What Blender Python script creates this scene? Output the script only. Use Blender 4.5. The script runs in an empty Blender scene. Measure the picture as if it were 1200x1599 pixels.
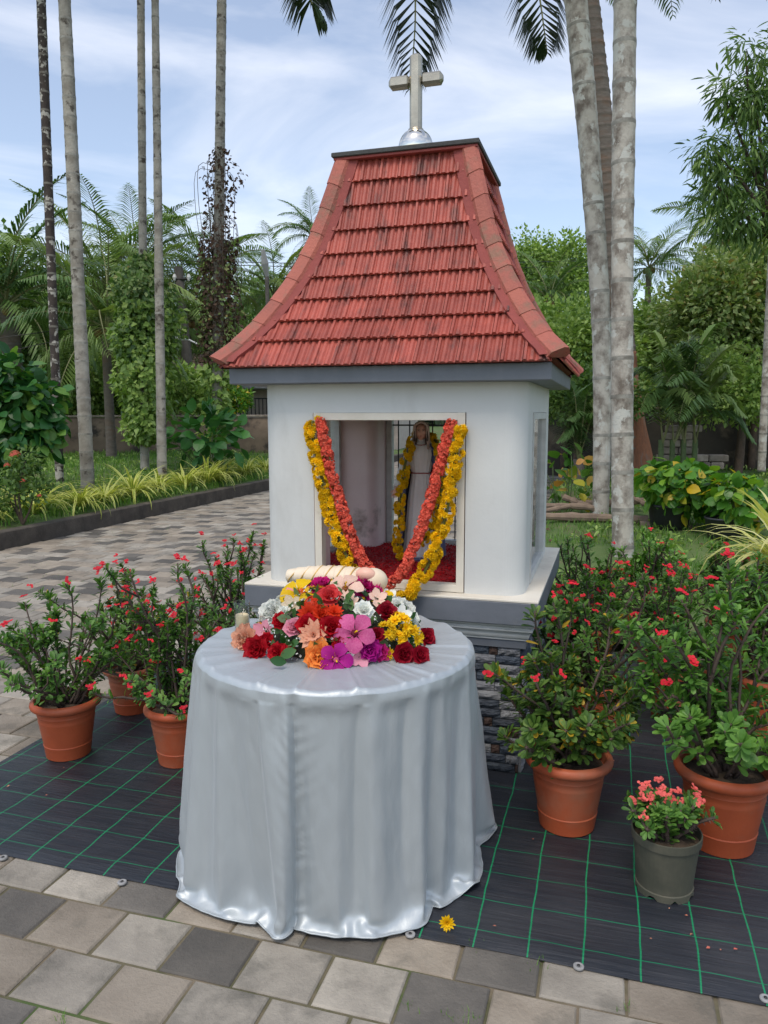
import bpy, math, random
import numpy as np
from mathutils import Matrix, Vector, noise as mnoise

R = math.radians
rng = np.random.default_rng(7)
random.seed(7)
SC = bpy.context.scene
COL = SC.collection

# ------------------------------------------------------------------ camera
F_PX, PITCH, ROLL, EYE = 1193.0, 0.1284, -0.0023, 1.5
cp, sp = math.cos(PITCH), math.sin(PITCH)
FW = np.array([0, cp, -sp]); UPV = np.array([0, sp, cp]); RT = np.array([1.0, 0, 0])
cr, sr = math.cos(ROLL), math.sin(ROLL)
R2 = RT * cr + UPV * sr; U2 = -RT * sr + UPV * cr
cam_d = bpy.data.cameras.new('camera'); cam = bpy.data.objects.new('camera', cam_d); COL.objects.link(cam)
cam.matrix_world = Matrix(((R2[0], U2[0], -FW[0], 0), (R2[1], U2[1], -FW[1], 0), (R2[2], U2[2], -FW[2], EYE), (0, 0, 0, 1)))
cam_d.sensor_fit = 'VERTICAL'; cam_d.sensor_height = 36; cam_d.lens = F_PX / 1599 * 36
cam_d.clip_end = 600; cam_d.clip_start = 0.05
SC.camera = cam
CAM = np.array([0, 0, EYE])

# ------------------------------------------------------------------ sky, sun, exposure
SUN_EL, SUN_AZ = R(60), R(-158)     # azimuth measured from +Y towards +X
w = bpy.data.worlds.new('World'); SC.world = w; w.use_nodes = True
nt = w.node_tree; nt.nodes.clear()
out = nt.nodes.new('ShaderNodeOutputWorld'); bg = nt.nodes.new('ShaderNodeBackground')
sky = nt.nodes.new('ShaderNodeTexSky'); sky.sky_type = 'NISHITA'; sky.sun_disc = False
sky.sun_elevation = SUN_EL; sky.sun_rotation = SUN_AZ; sky.dust_density = 1.2; sky.air_density = 1.0; sky.ozone_density = 1.0
tc = nt.nodes.new('ShaderNodeTexCoord'); mp = nt.nodes.new('ShaderNodeMapping'); mp.inputs['Scale'].default_value = (1.0, 1.0, 3.6)
mp.inputs['Rotation'].default_value = (R(6), R(-9), R(20)); mp.inputs['Location'].default_value = (0.9, 0.4, 0.05)
nz = nt.nodes.new('ShaderNodeTexNoise'); nz.inputs['Scale'].default_value = 1.9; nz.inputs['Detail'].default_value = 9
nz.inputs['Roughness'].default_value = 0.55; nz.inputs['Distortion'].default_value = 0.5
rp = nt.nodes.new('ShaderNodeValToRGB'); rp.color_ramp.elements[0].position = 0.44; rp.color_ramp.elements[1].position = 0.75
rp.color_ramp.elements[0].color = (0.13, 0.13, 0.13, 1); rp.color_ramp.elements[1].color = (0.58, 0.58, 0.58, 1)
cl = nt.nodes.new('ShaderNodeRGB'); cl.outputs[0].default_value = (7.9, 7.8, 7.9, 1)
mx = nt.nodes.new('ShaderNodeMix'); mx.data_type = 'RGBA'
L = nt.links
L.new(tc.outputs['Generated'], mp.inputs['Vector']); L.new(mp.outputs[0], nz.inputs['Vector']); L.new(nz.outputs['Fac'], rp.inputs['Fac'])
L.new(rp.outputs['Color'], mx.inputs['Factor']); L.new(sky.outputs[0], mx.inputs['A']); L.new(cl.outputs[0], mx.inputs['B'])
L.new(mx.outputs['Result'], bg.inputs['Color']); L.new(bg.outputs[0], out.inputs['Surface'])
bg.inputs['Strength'].default_value = 0.145
sd = bpy.data.lights.new('sun', 'SUN'); sd.energy = 1.35; sd.angle = R(22); sd.color = (1.0, 0.89, 0.76)
so = bpy.data.objects.new('sun', sd); COL.objects.link(so)
sdir = Vector((math.sin(SUN_AZ) * math.cos(SUN_EL), math.cos(SUN_AZ) * math.cos(SUN_EL), math.sin(SUN_EL)))
so.rotation_euler = sdir.to_track_quat('Z', 'Y').to_euler(); so.location = (0, 0, 30)
SC.view_settings.view_transform = 'Standard'; SC.view_settings.look = 'None'; SC.view_settings.gamma = 1.0
SC.view_settings.exposure = 0.42
SC.view_settings.use_curve_mapping = False
SC.render.engine = 'CYCLES'
SC.cycles.max_bounces = 8; SC.cycles.transparent_max_bounces = 12

# ------------------------------------------------------------------ pixel -> place helpers
def ray(x, y): return FW + R2 * (x - 600) / F_PX - U2 * (y - 799.5) / F_PX
def gnd(x, y, z=0.0):
    d = ray(x, y); t = (z - EYE) / d[2]; return d * t + CAM
def at(x, y, Y):
    d = ray(x, y); return d * (Y / d[1]) + CAM
def topx(P):
    P = np.atleast_2d(P) - CAM; d = P @ FW; d = np.where(d < 0.05, 0.05, d)
    return 600 + F_PX * (P @ R2) / d, 799.5 - F_PX * (P @ U2) / d, d
TH = -0.2886
AX = np.array([math.cos(TH), math.sin(TH), 0]); AY = np.array([-math.sin(TH), math.cos(TH), 0]); CEN = np.array([0.1775, 3.7375, 0])
def loc2w(P):
    P = np.asarray(P, float); return CEN + P[..., 0:1] * AX + P[..., 1:2] * AY + P[..., 2:3] * np.array([0, 0, 1])
def w2loc(P):
    d = np.asarray(P, float) - CEN; return np.stack([d @ AX, d @ AY, d[..., 2]], -1)
def on_plane_y(x, y, ly):      # the point seen at pixel x,y on the plane local-y = ly of the shrine
    d = ray(x, y); t = (ly - (CAM - CEN) @ AY) / (d @ AY); return CAM + d * t

# ------------------------------------------------------------------ mesh helpers
class Geo:
    def __init__(s): s.V = []; s.F = []; s.M = []; s.n = 0
    def add(s, V, F, m=0):
        V = np.asarray(V, float).reshape(-1, 3); s.V.append(V); s.F += [tuple(int(i) + s.n for i in f) for f in F]
        s.M += [m] * len(F); s.n += len(V); return s
    def merge(s, g, mat4=None, m=None):
        V = g.verts()
        if mat4 is not None: V = V @ mat4[:3, :3].T + mat4[:3, 3]
        s.V.append(V); s.F += [tuple(i + s.n for i in f) for f in g.F]; s.M += (g.M if m is None else [m] * len(g.F)); s.n += len(V); return s
    def verts(s): return np.concatenate(s.V) if s.V else np.zeros((0, 3))
    def box(s, x0, x1, y0, y1, z0, z1, m=0, bev=0.0, jit=0.0):
        if bev <= 0:
            V = [(x, y, z) for z in (z0, z1) for x, y in ((x0, y0), (x1, y0), (x1, y1), (x0, y1))]
            F = [(3, 2, 1, 0), (4, 5, 6, 7), (0, 1, 5, 4), (1, 2, 6, 5), (2, 3, 7, 6), (3, 0, 4, 7)]
            return s.add(V, F, m)
        b = bev; V = []
        for z, i in ((z0, b), (z0 + b, 0), (z1 - b, 0), (z1, b)):
            V += [(x0 + i, y0 + i, z), (x1 - i, y0 + i, z), (x1 - i, y1 - i, z), (x0 + i, y1 - i, z)]
        F = [(3, 2, 1, 0), (12, 13, 14, 15)]
        for k in range(3):
            for j in range(4): F.append((k * 4 + j, k * 4 + (j + 1) % 4, k * 4 + 4 + (j + 1) % 4, k * 4 + 4 + j))
        return s.add(V, F, m)
    def prism(s, pts, z0, z1, m=0, mtop=None):
        n = len(pts); V = [(x, y, z0) for x, y in pts] + [(x, y, z1) for x, y in pts]
        s.add(V, [tuple(range(n))[::-1]] + [(i, (i + 1) % n, n + (i + 1) % n, n + i) for i in range(n)], m)
        s.add([(x, y, z1) for x, y in pts], [tuple(range(n))], m if mtop is None else mtop); return s
    def lathe(s, prof, n=24, m=0, c=(0, 0, 0)):
        a = np.linspace(0, 2 * math.pi, n, endpoint=False); V = []
        for r, z in prof: V += [(c[0] + r * math.cos(t), c[1] + r * math.sin(t), c[2] + z) for t in a]
        F = [(k * n + i, k * n + (i + 1) % n, (k + 1) * n + (i + 1) % n, (k + 1) * n + i) for k in range(len(prof) - 1) for i in range(n)]
        return s.add(V, F, m)
    def tube(s, P, r, n=8, m=0, cap=True):
        P = np.asarray(P, float); k = len(P); r = np.full(k, r) if np.isscalar(r) else np.asarray(r)
        T = np.gradient(P, axis=0); T /= np.linalg.norm(T, axis=1)[:, None] + 1e-9
        ref = np.array([0, 0, 1.0]) if abs(T[0][2]) < 0.9 else np.array([1.0, 0, 0])
        a = np.linspace(0, 2 * math.pi, n, endpoint=False); V = []
        u = np.cross(T[0], ref); u /= np.linalg.norm(u)
        for i in range(k):
            u = u - T[i] * (u @ T[i]); u /= np.linalg.norm(u) + 1e-9; v = np.cross(T[i], u)
            V.append(P[i] + r[i] * (np.cos(a)[:, None] * u + np.sin(a)[:, None] * v))
        F = [(j * n + i, j * n + (i + 1) % n, (j + 1) * n + (i + 1) % n, (j + 1) * n + i) for j in range(k - 1) for i in range(n)]
        if cap: F += [tuple(range(n))[::-1], tuple(range((k - 1) * n, k * n))]
        return s.add(np.concatenate(V), F, m)
    def grid(s, P, m=0, closed_u=False):
        P = np.asarray(P, float); a, b = P.shape[:2]; F = []
        for i in range(a - 1):
            for j in range(b if closed_u else b - 1):
                F.append((i * b + j, i * b + (j + 1) % b, (i + 1) * b + (j + 1) % b, (i + 1) * b + j))
        return s.add(P.reshape(-1, 3), F, m)
    def arrays(s):
        lt = np.array([len(f) for f in s.F], np.int32); li = np.concatenate([np.array(f, np.int32) for f in s.F])
        return s.verts(), li, lt, np.array(s.M, np.int32)

def raw_mesh(name, V, li, lt, mi, mats, smooth, tint=None):
    me = bpy.data.meshes.new(name)
    me.vertices.add(len(V)); me.vertices.foreach_set('co', np.asarray(V, np.float32).ravel())
    me.loops.add(len(li)); me.loops.foreach_set('vertex_index', li.astype(np.int32))
    me.polygons.add(len(lt)); ls = np.zeros(len(lt), np.int32); ls[1:] = np.cumsum(lt)[:-1]
    me.polygons.foreach_set('loop_start', ls); me.polygons.foreach_set('loop_total', lt.astype(np.int32))
    me.polygons.foreach_set('material_index', mi.astype(np.int32))
    me.polygons.foreach_set('use_smooth', np.full(len(lt), bool(smooth)))
    if tint is not None:
        at_ = me.attributes.new('tint', 'FLOAT', 'POINT'); at_.data.foreach_set('value', tint.astype(np.float32))
    for m in (mats if isinstance(mats, (list, tuple)) else [mats]): me.materials.append(m)
    me.update(calc_edges=True); me.validate()
    if smooth == 'auto': me.set_sharp_from_angle(angle=R(35))
    return me
def mesh(name, g, mats, smooth=False):
    V, li, lt, mi = g.arrays(); return raw_mesh(name, V, li, lt, mi, mats, smooth)
def link(name, data, parent=None, M=None):
    o = bpy.data.objects.new(name, data); COL.objects.link(o)
    if parent is not None: o.parent = parent
    if M is not None: o.matrix_local = Matrix(M.tolist() if hasattr(M, 'tolist') else M)
    return o
def tag(o, label=None, cat=None, group=None, kind=None):
    if label: o['label'] = label
    if cat: o['category'] = cat
    if group: o['group'] = group
    if kind: o['kind'] = kind
    return o
def part(name, g, mats, parent=None, smooth=False, label=None, kind=None):
    o = link(name, mesh(name, g, mats, smooth), parent)
    return tag(o, label=label, kind=kind)
def thing(name, label, cat, loc=(0, 0, 0), rz=0, group=None):
    o = bpy.data.objects.new(name, None); COL.objects.link(o); o.empty_display_size = 0.1
    o.location = tuple(loc); o.rotation_euler = (0, 0, rz); return tag(o, label, cat, group)
def struct(name, g, mats, smooth=False, parent=None):
    o = part(name, g, mats, parent, smooth); o['kind'] = 'structure'; return o
def bake(name, geos, idx, MS, mats, parent, smooth=False, kind='stuff'):
    Vs, LI, LT, MI, TI = [], [], [], [], []; off = 0; idx = np.asarray(idx)
    for k, g in enumerate(geos):
        sel = np.where(idx == k)[0]
        if len(sel) == 0: continue
        V, li, lt, mi = g.arrays(); A = MS[sel]
        W = np.einsum('nij,vj->nvi', A[:, :3, :3], V) + A[:, None, :3, 3]
        n = len(sel); Vs.append(W.reshape(-1, 3)); LI.append((li[None] + (np.arange(n) * len(V))[:, None] + off).ravel())
        LT.append(np.tile(lt, n)); MI.append(np.tile(mi, n)); TI.append(np.repeat(rng.random(n), len(V))); off += n * len(V)
    if not Vs: return None
    me = raw_mesh(name, np.concatenate(Vs), np.concatenate(LI), np.concatenate(LT), np.concatenate(MI), mats, smooth, np.concatenate(TI))
    o = link(name, me, parent)
    if kind: o['kind'] = kind
    return o
def scatter(name, geos, MS, mats, parent, keep=0, many='leaves', smooth=False, idx=None, world=None):
    MS = np.asarray(MS, float); N = len(MS)
    if N == 0: return
    idx = rng.integers(0, len(geos), N) if idx is None else np.asarray(idx)
    P = MS[:, :3, 3]
    Wm = np.eye(4) if world is None else world
    P = P @ Wm[:3, :3].T + Wm[:3, 3]
    x, y, d = topx(P); vis = (x > 0) & (x < 1200) & (y > 0) & (y < 1599)
    order = np.argsort(d + np.where(vis, 0, 1000))
    k = min(keep, int(vis.sum()), N)
    if k:
        mm = [mesh(name, g, mats, smooth) for g in geos]
        for i in order[:k]: link(name, mm[idx[i]], parent, MS[i])
    rest = order[k:]
    if len(rest): bake(many, geos, idx[rest], MS[rest], mats, parent, smooth)
def frames(P, D, N, S):
    """matrices whose Y is D, Z is as near N as can be, scale S (number or n x 3)"""
    D = D / (np.linalg.norm(D, axis=1)[:, None] + 1e-9); X = np.cross(D, N); X /= np.linalg.norm(X, axis=1)[:, None] + 1e-9
    Z = np.cross(X, D); M = np.zeros((len(P), 4, 4)); S = np.asarray(S, float)
    if S.ndim < 2: S = np.repeat(np.broadcast_to(S, (len(P),))[:, None], 3, 1)
    M[:, :3, 0] = X * S[:, 0:1]; M[:, :3, 1] = D * S[:, 1:2]; M[:, :3, 2] = Z * S[:, 2:3]; M[:, :3, 3] = P; M[:, 3, 3] = 1
    return M
def unit(n, up=0.0):
    v = rng.normal(size=(n, 3)); v /= np.linalg.norm(v, axis=1)[:, None]; v[:, 2] += up; return v / np.linalg.norm(v, axis=1)[:, None]
def curve(pts, n=24):
    """Catmull-Rom through pts"""
    P = np.asarray(pts, float); P = np.vstack([2 * P[0] - P[1], P, 2 * P[-1] - P[-2]]); k = len(P) - 3; o = []
    for t in np.linspace(0, k - 1e-6, n):
        i = int(t); u = t - i; a, b, c, d = P[i:i + 4]
        o.append(0.5 * ((2 * b) + (c - a) * u + (2 * a - 5 * b + 4 * c - d) * u * u + (3 * b - a - 3 * c + d) * u ** 3))
    return np.array(o)

# ------------------------------------------------------------------ materials
def _mat(name):
    m = bpy.data.materials.new(name); m.use_nodes = True; t = m.node_tree; b = t.nodes['Principled BSDF']
    return m, t, b
def c4(c): return (c[0], c[1], c[2], 1)
def mat(name, ca, cb=None, scale=8.0, rough=0.7, metal=0.0, bump=0.0, bscale=None, stretch=(1, 1, 1), lo=0.35, hi=0.65, cc=None, cscale=3.0, clo=0.5, chi=0.62,
        objrand=0.0, coords='Object', detail=6, spec=0.5, sheen=0.0, cstretch=None, distort=0.0, rand_add=True, bdist=0.01):
    """base colour noise-mixed from ca to cb, with patches of cc on top; bump from fine noise"""
    m, t, b = _mat(name); n = t.nodes; l = t.links
    b.inputs['Roughness'].default_value = rough; b.inputs['Metallic'].default_value = metal; b.inputs['Specular IOR Level'].default_value = spec
    if sheen: b.inputs['Sheen Weight'].default_value = sheen
    tc = n.new('ShaderNodeTexCoord'); src = tc.outputs[coords]
    oi = n.new('ShaderNodeObjectInfo')
    if rand_add:
        ad = n.new('ShaderNodeVectorMath'); ad.operation = 'ADD'; mu = n.new('ShaderNodeMath'); mu.operation = 'MULTIPLY'; mu.inputs[1].default_value = 37.0
        l.new(oi.outputs['Random'], mu.inputs[0]); l.new(src, ad.inputs[0]); l.new(mu.outputs[0], ad.inputs[1]); src = ad.outputs[0]
    def noisefac(sc, st, lo, hi, det=detail):
        mp = n.new('ShaderNodeMapping'); mp.inputs['Scale'].default_value = st; l.new(src, mp.inputs[0])
        z = n.new('ShaderNodeTexNoise'); z.inputs['Scale'].default_value = sc; z.inputs['Detail'].default_value = det; z.inputs['Roughness'].default_value = 0.62
        z.inputs['Distortion'].default_value = distort; l.new(mp.outputs[0], z.inputs['Vector'])
        r = n.new('ShaderNodeMapRange'); r.inputs['From Min'].default_value = lo; r.inputs['From Max'].default_value = hi
        l.new(z.outputs['Fac'], r.inputs['Value']); return r.outputs[0], z.outputs['Fac']
    cb = cb or ca
    f, _ = noisefac(scale, stretch, lo, hi)
    mx = n.new('ShaderNodeMix'); mx.data_type = 'RGBA'; mx.inputs['A'].default_value = c4(ca); mx.inputs['B'].default_value = c4(cb); l.new(f, mx.inputs['Factor'])
    col = mx.outputs['Result']
    if cc:
        f2, _ = noisefac(cscale, cstretch or stretch, clo, chi)
        m2 = n.new('ShaderNodeMix'); m2.data_type = 'RGBA'; m2.inputs['B'].default_value = c4(cc); l.new(col, m2.inputs['A']); l.new(f2, m2.inputs['Factor']); col = m2.outputs['Result']
    if objrand:
        r = n.new('ShaderNodeMapRange'); r.inputs['To Min'].default_value = 1 - objrand; r.inputs['To Max'].default_value = 1 + objrand
        a = n.new('ShaderNodeAttribute'); a.attribute_name = 'tint'; s = n.new('ShaderNodeMath'); s.operation = 'ADD'; fr = n.new('ShaderNodeMath'); fr.operation = 'FRACT'
        l.new(a.outputs['Fac'], s.inputs[0]); l.new(oi.outputs['Random'], s.inputs[1]); l.new(s.outputs[0], fr.inputs[0]); l.new(fr.outputs[0], r.inputs['Value'])
        h = n.new('ShaderNodeVectorMath'); h.operation = 'SCALE'; l.new(col, h.inputs[0]); l.new(r.outputs[0], h.inputs['Scale']); col = h.outputs[0]
    l.new(col, b.inputs['Base Color'])
    if bump:
        _, z = noisefac(bscale or scale * 4, stretch, 0, 1)
        bp = n.new('ShaderNodeBump'); bp.inputs['Strength'].default_value = bump; bp.inputs['Distance'].default_value = bdist; l.new(z, bp.inputs['Height']); l.new(bp.outputs[0], b.inputs['Normal'])
    return m
def leafmat(name, cols, rough=0.45, trans=0.3, spec=0.4):
    """per-leaf colour picked along cols by the leaf's own random value"""
    m, t, b = _mat(name); n = t.nodes; l = t.links
    oi = n.new('ShaderNodeObjectInfo'); a = n.new('ShaderNodeAttribute'); a.attribute_name = 'tint'
    s = n.new('ShaderNodeMath'); s.operation = 'ADD'; fr = n.new('ShaderNodeMath'); fr.operation = 'FRACT'
    l.new(a.outputs['Fac'], s.inputs[0]); l.new(oi.outputs['Random'], s.inputs[1]); l.new(s.outputs[0], fr.inputs[0])
    r = n.new('ShaderNodeValToRGB'); e = r.color_ramp.elements
    while len(e) < len(cols): e.new(0.5)
    for i, c in enumerate(cols):
        e[i].position = c[1] if isinstance(c[0], tuple) else i / max(1, len(cols) - 1); e[i].color = c4(c[0] if isinstance(c[0], tuple) else c)
    l.new(fr.outputs[0], r.inputs[0])
    l.new(r.outputs[0], b.inputs['Base Color']); b.inputs['Roughness'].default_value = rough; b.inputs['Specular IOR Level'].default_value = spec
    tr = n.new('ShaderNodeBsdfTranslucent'); mxs = n.new('ShaderNodeMixShader'); mxs.inputs[0].default_value = trans
    g = n.new('ShaderNodeVectorMath'); g.operation = 'MULTIPLY'; g.inputs[1].default_value = (1.25, 1.35, 0.6); l.new(r.outputs[0], g.inputs[0]); l.new(g.outputs[0], tr.inputs['Color'])
    l.new(b.outputs[0], mxs.inputs[1]); l.new(tr.outputs[0], mxs.inputs[2]); l.new(mxs.outputs[0], n['Material Output'].inputs['Surface'])
    return m
def petalmat(name, ca, cb=None, rough=0.6, trans=0.2, scale=60):
    m = mat(name, ca, cb, scale=scale, rough=rough, objrand=0.18, spec=0.25); t = m.node_tree; n = t.nodes; l = t.links; b = n['Principled BSDF']
    tr = n.new('ShaderNodeBsdfTranslucent'); tr.inputs['Color'].default_value = c4(ca); mxs = n.new('ShaderNodeMixShader'); mxs.inputs[0].default_value = trans
    l.new(b.outputs[0], mxs.inputs[1]); l.new(tr.outputs[0], mxs.inputs[2]); l.new(mxs.outputs[0], n['Material Output'].inputs['Surface'])
    return m
#@@MATS
M_paver = [mat('paver_light', (0.38, 0.345, 0.285), (0.26, 0.235, 0.195), scale=5, rough=0.85, bump=0.5, bscale=90, cc=(0.15, 0.14, 0.115), cscale=6, clo=0.50, chi=0.72, objrand=0.2, coords='Object'),
           mat('paver_tan', (0.33, 0.285, 0.225), (0.23, 0.195, 0.15), scale=5, rough=0.85, bump=0.5, bscale=90, cc=(0.13, 0.12, 0.095), cscale=6, clo=0.52, chi=0.75, objrand=0.2),
           mat('paver_dark', (0.145, 0.132, 0.112), (0.092, 0.085, 0.074), scale=5, rough=0.8, bump=0.5, bscale=90, cc=(0.16, 0.15, 0.125), cscale=5, clo=0.6, chi=0.8, objrand=0.25)]
M_joint = mat('joint_sand', (0.20, 0.16, 0.11), (0.09, 0.09, 0.045), scale=6, rough=0.95, bump=0.6, cc=(0.07, 0.11, 0.03), cscale=1.6, clo=0.55, chi=0.62)
M_soil = mat('soil', (0.10, 0.07, 0.045), (0.05, 0.035, 0.025), scale=30, rough=0.95, bump=0.8, bscale=60)
M_lawn = mat('lawn_soil', (0.11, 0.16, 0.045), (0.065, 0.12, 0.028), scale=2.5, rough=0.95, bump=0.8, bscale=25, cc=(0.16, 0.12, 0.07), cscale=0.9, clo=0.56, chi=0.66)
M_kerb = mat('kerb_concrete', (0.10, 0.085, 0.068), (0.05, 0.042, 0.035), scale=4, rough=0.9, bump=0.6, bscale=50, cc=(0.17, 0.145, 0.115), cscale=2, clo=0.6, chi=0.75)
M_white = mat('white_paint', (0.63, 0.64, 0.615), (0.57, 0.58, 0.56), scale=2.2, rough=0.55, bump=0.08, bscale=60, cc=(0.45, 0.45, 0.42), cscale=1.9, cstretch=(1.4, 1.4, .5), clo=0.6, chi=0.85, rand_add=False)
M_inner = mat('inner_wall_paint', (0.74, 0.58, 0.56), (0.66, 0.50, 0.48), scale=3, rough=0.7, cc=(0.20, 0.14, 0.11), cscale=5, clo=0.58, chi=0.75, rand_add=False)
M_cream = mat('cream_paint', (0.74, 0.70, 0.60), (0.64, 0.59, 0.49), scale=5, rough=0.6, cc=(0.40, 0.34, 0.25), cscale=7, clo=0.64, chi=0.8, rand_add=False)
M_grey = mat('grey_paint', (0.16, 0.175, 0.20), (0.125, 0.14, 0.16), scale=4, rough=0.5, bump=0.15, bscale=30, cc=(0.25, 0.25, 0.25), cscale=6, clo=0.62, chi=0.8, rand_add=False)
M_mould = mat('moulding_paint', (0.60, 0.61, 0.58), (0.48, 0.49, 0.46), scale=6, rough=0.55, stretch=(1, 1, 3))
M_tile = mat('red_roof_paint', (0.41, 0.088, 0.060), (0.32, 0.066, 0.047), scale=14, rough=0.5, bump=0.35, bscale=120, cc=(0.065, 0.032, 0.028), cscale=4.6, clo=0.51, chi=0.72, objrand=0.2, stretch=(1, 1, 1), cstretch=(3.2, 1.0, 1.0), rand_add=False)
M_flash = mat('red_cement', (0.30, 0.062, 0.050), (0.24, 0.05, 0.042), scale=10, rough=0.75, bump=0.5, bscale=40, rand_add=False)
M_ridge = mat('ridge_tile_paint', (0.42, 0.125, 0.085), (0.34, 0.10, 0.075), scale=6, rough=0.7, bump=0.5, bscale=70, cc=(0.26, 0.13, 0.085), cscale=12, clo=0.5, chi=0.66, objrand=0.12)
M_cap = mat('roof_cap_grey', (0.06, 0.065, 0.06), (0.04, 0.04, 0.04), scale=9, rough=0.7, bump=0.4)
M_steel = mat('stainless_steel', (0.50, 0.46, 0.36), (0.34, 0.31, 0.25), scale=7, rough=0.36, metal=.85, bump=0.12, bscale=60, rand_add=False)
M_ball = mat('mirror_steel', (0.80, 0.77, 0.70), (0.72, 0.69, 0.62), scale=5, rough=0.06, metal=1.0, rand_add=False)
M_stone = [mat('stone_slate', (0.055, 0.075, 0.10), (0.035, 0.045, 0.065), scale=18, rough=0.55, bump=1.0, bscale=60, stretch=(0.6, 1, 1.4), objrand=0.3),
           mat('stone_grey', (0.26, 0.27, 0.28), (0.16, 0.17, 0.19), scale=16, rough=0.6, bump=1.0, bscale=60, stretch=(0.6, 1, 1.4), objrand=0.2),
           mat('stone_brown', (0.085, 0.05, 0.038), (0.05, 0.03, 0.025), scale=16, rough=0.7, bump=1.0, bscale=60, objrand=0.2)]
M_grout = mat('grout', (0.03, 0.032, 0.035), rough=0.9)
M_petals = mat('red_petals', (0.42, 0.012, 0.015), (0.22, 0.006, 0.01), scale=80, rough=0.7, bump=0.6, bscale=160)
M_pot = mat('terracotta_plastic', (0.43, 0.092, 0.034), (0.36, 0.074, 0.028), scale=5, rough=0.5, bump=0.1, bscale=60, cc=(0.30, 0.14, 0.085), cscale=3.2, clo=0.5, chi=0.78, spec=0.35, objrand=.10)
M_potd = mat('grey_green_plastic', (0.085, 0.085, 0.06), (0.06, 0.062, 0.045), scale=5, rough=0.65, cc=(0.13, 0.12, 0.085), cscale=4, clo=0.55, chi=0.8)
M_tub = mat('dark_tub_plastic', (0.05, 0.052, 0.06), (0.035, 0.036, 0.04), scale=5, rough=0.6)
M_stem = mat('thorny_stem', (0.10, 0.065, 0.05), (0.06, 0.045, 0.035), scale=30, rough=0.8)
M_gstem = mat('green_stem', (0.10, 0.15, 0.05), (0.07, 0.10, 0.035), scale=20, rough=0.7)
M_euph = leafmat('euphorbia_leaf', [(0.045, 0.12, 0.022), (0.075, 0.185, 0.032), (0.12, 0.26, 0.045), (0.19, 0.35, 0.065)], rough=0.5)
M_euph2 = leafmat('euphorbia_leaf_yellowing', [((0.04, 0.10, 0.018), 0), ((0.09, 0.18, 0.03), .55), ((0.15, 0.25, 0.045), .92), ((0.55, 0.36, 0.03), .95)], rough=0.5)
M_euph3 = leafmat('euphorbia_leaf_bright', [(0.06, 0.16, 0.025), (0.11, 0.25, 0.04), (0.18, 0.36, 0.06)], rough=0.45)
M_redfl = petalmat('red_bracts', (0.72, 0.025, 0.05), (0.60, 0.015, 0.03))
M_pinkfl = petalmat('coral_pink_bracts', (0.80, 0.10, 0.12), (0.85, 0.20, 0.14))
M_grassb = leafmat('grass_blade', [(0.06, 0.15, 0.02), (0.11, 0.25, 0.035), (0.18, 0.33, 0.05)], rough=0.6)
M_varg = leafmat('variegated_green', [(0.14, 0.26, 0.03), (0.30, 0.42, 0.05)], rough=0.5)
M_vary = leafmat('variegated_yellow', [(0.60, 0.60, 0.12), (0.72, 0.70, 0.28)], rough=0.5)
M_bark = mat('palm_bark_pale', (0.37, 0.35, 0.30), (0.21, 0.19, 0.155), scale=5, rough=0.9, bump=0.8, bscale=40, cc=(0.07, 0.058, 0.045), cscale=5.5, clo=0.55, chi=0.64, coords='Object')
M_barkring = mat('palm_scar_ring', (0.34, 0.33, 0.29), (0.16, 0.15, 0.125), scale=9, rough=0.9, bump=0.5)
M_barkringd = mat('dark_scar_ring', (0.10, 0.085, 0.07), (0.20, 0.19, 0.16), scale=9, rough=0.9, bump=0.5)
M_lichen = mat('lichen_bark', (0.46, 0.43, 0.37), (0.15, 0.125, 0.10), scale=7, lo=.42, hi=.66, rough=0.9, bump=0.9, bscale=45, cc=(0.50, 0.50, 0.45), cscale=6, clo=0.55, chi=0.59, stretch=(1, 1, 0.8))
M_barkdk = mat('dark_mossy_bark', (0.035, 0.028, 0.026), (0.07, 0.055, 0.045), scale=6, rough=0.95, bump=0.9, bscale=50, cc=(0.42, 0.40, 0.35), cscale=7, clo=0.54, chi=0.58)
M_bark2 = mat('coconut_bark', (0.17, 0.145, 0.12), (0.115, 0.10, 0.085), scale=8, rough=0.95, bump=0.9, bscale=30, stretch=(1, 1, 2.5), cc=(0.17, 0.11, 0.075), cscale=2, clo=0.5, chi=0.7)
M_foot = mat('red_brown_root_bark', (0.30, 0.13, 0.07), (0.20, 0.09, 0.055), scale=9, rough=.95, bump=.8, stretch=(3, 3, .6), cc=(0.2, 0.17, 0.14), cscale=3, clo=.56, chi=.7)
M_bark3 = mat('brown_bark', (0.10, 0.07, 0.05), (0.06, 0.045, 0.035), scale=10, rough=0.95, bump=0.8)
M_frond = leafmat('coconut_frond', [(0.075, 0.15, 0.05), (0.15, 0.25, 0.07), (0.26, 0.35, 0.11)], rough=0.4, trans=0.25)
M_frondy = leafmat('young_frond', [(0.10, 0.20, 0.05), (0.22, 0.30, 0.09)], rough=0.4, trans=0.3)
M_rachis = mat('frond_rachis', (0.22, 0.22, 0.10), (0.16, 0.17, 0.07), scale=8, rough=0.6)
M_tree = [leafmat('dark_tree_leaf', [(0.055, 0.115, 0.035), (0.11, 0.20, 0.05), (0.20, 0.31, 0.08)], trans=0.35),
          leafmat('mid_tree_leaf', [(0.12, 0.21, 0.05), (0.23, 0.36, 0.08), (0.38, 0.50, 0.14)]),
          leafmat('olive_tree_leaf', [((0.12, 0.20, 0.06), 0), ((0.23, 0.32, 0.10), .4), ((0.36, 0.43, 0.18), .9), ((0.34, 0.26, 0.09), .985)]),
          leafmat('bright_leaf', [((0.05, 0.15, 0.02), 0), ((0.10, 0.27, 0.03), .5), ((0.25, 0.42, 0.04), .85), ((0.60, 0.42, 0.03), .97)], rough=0.35)]
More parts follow.
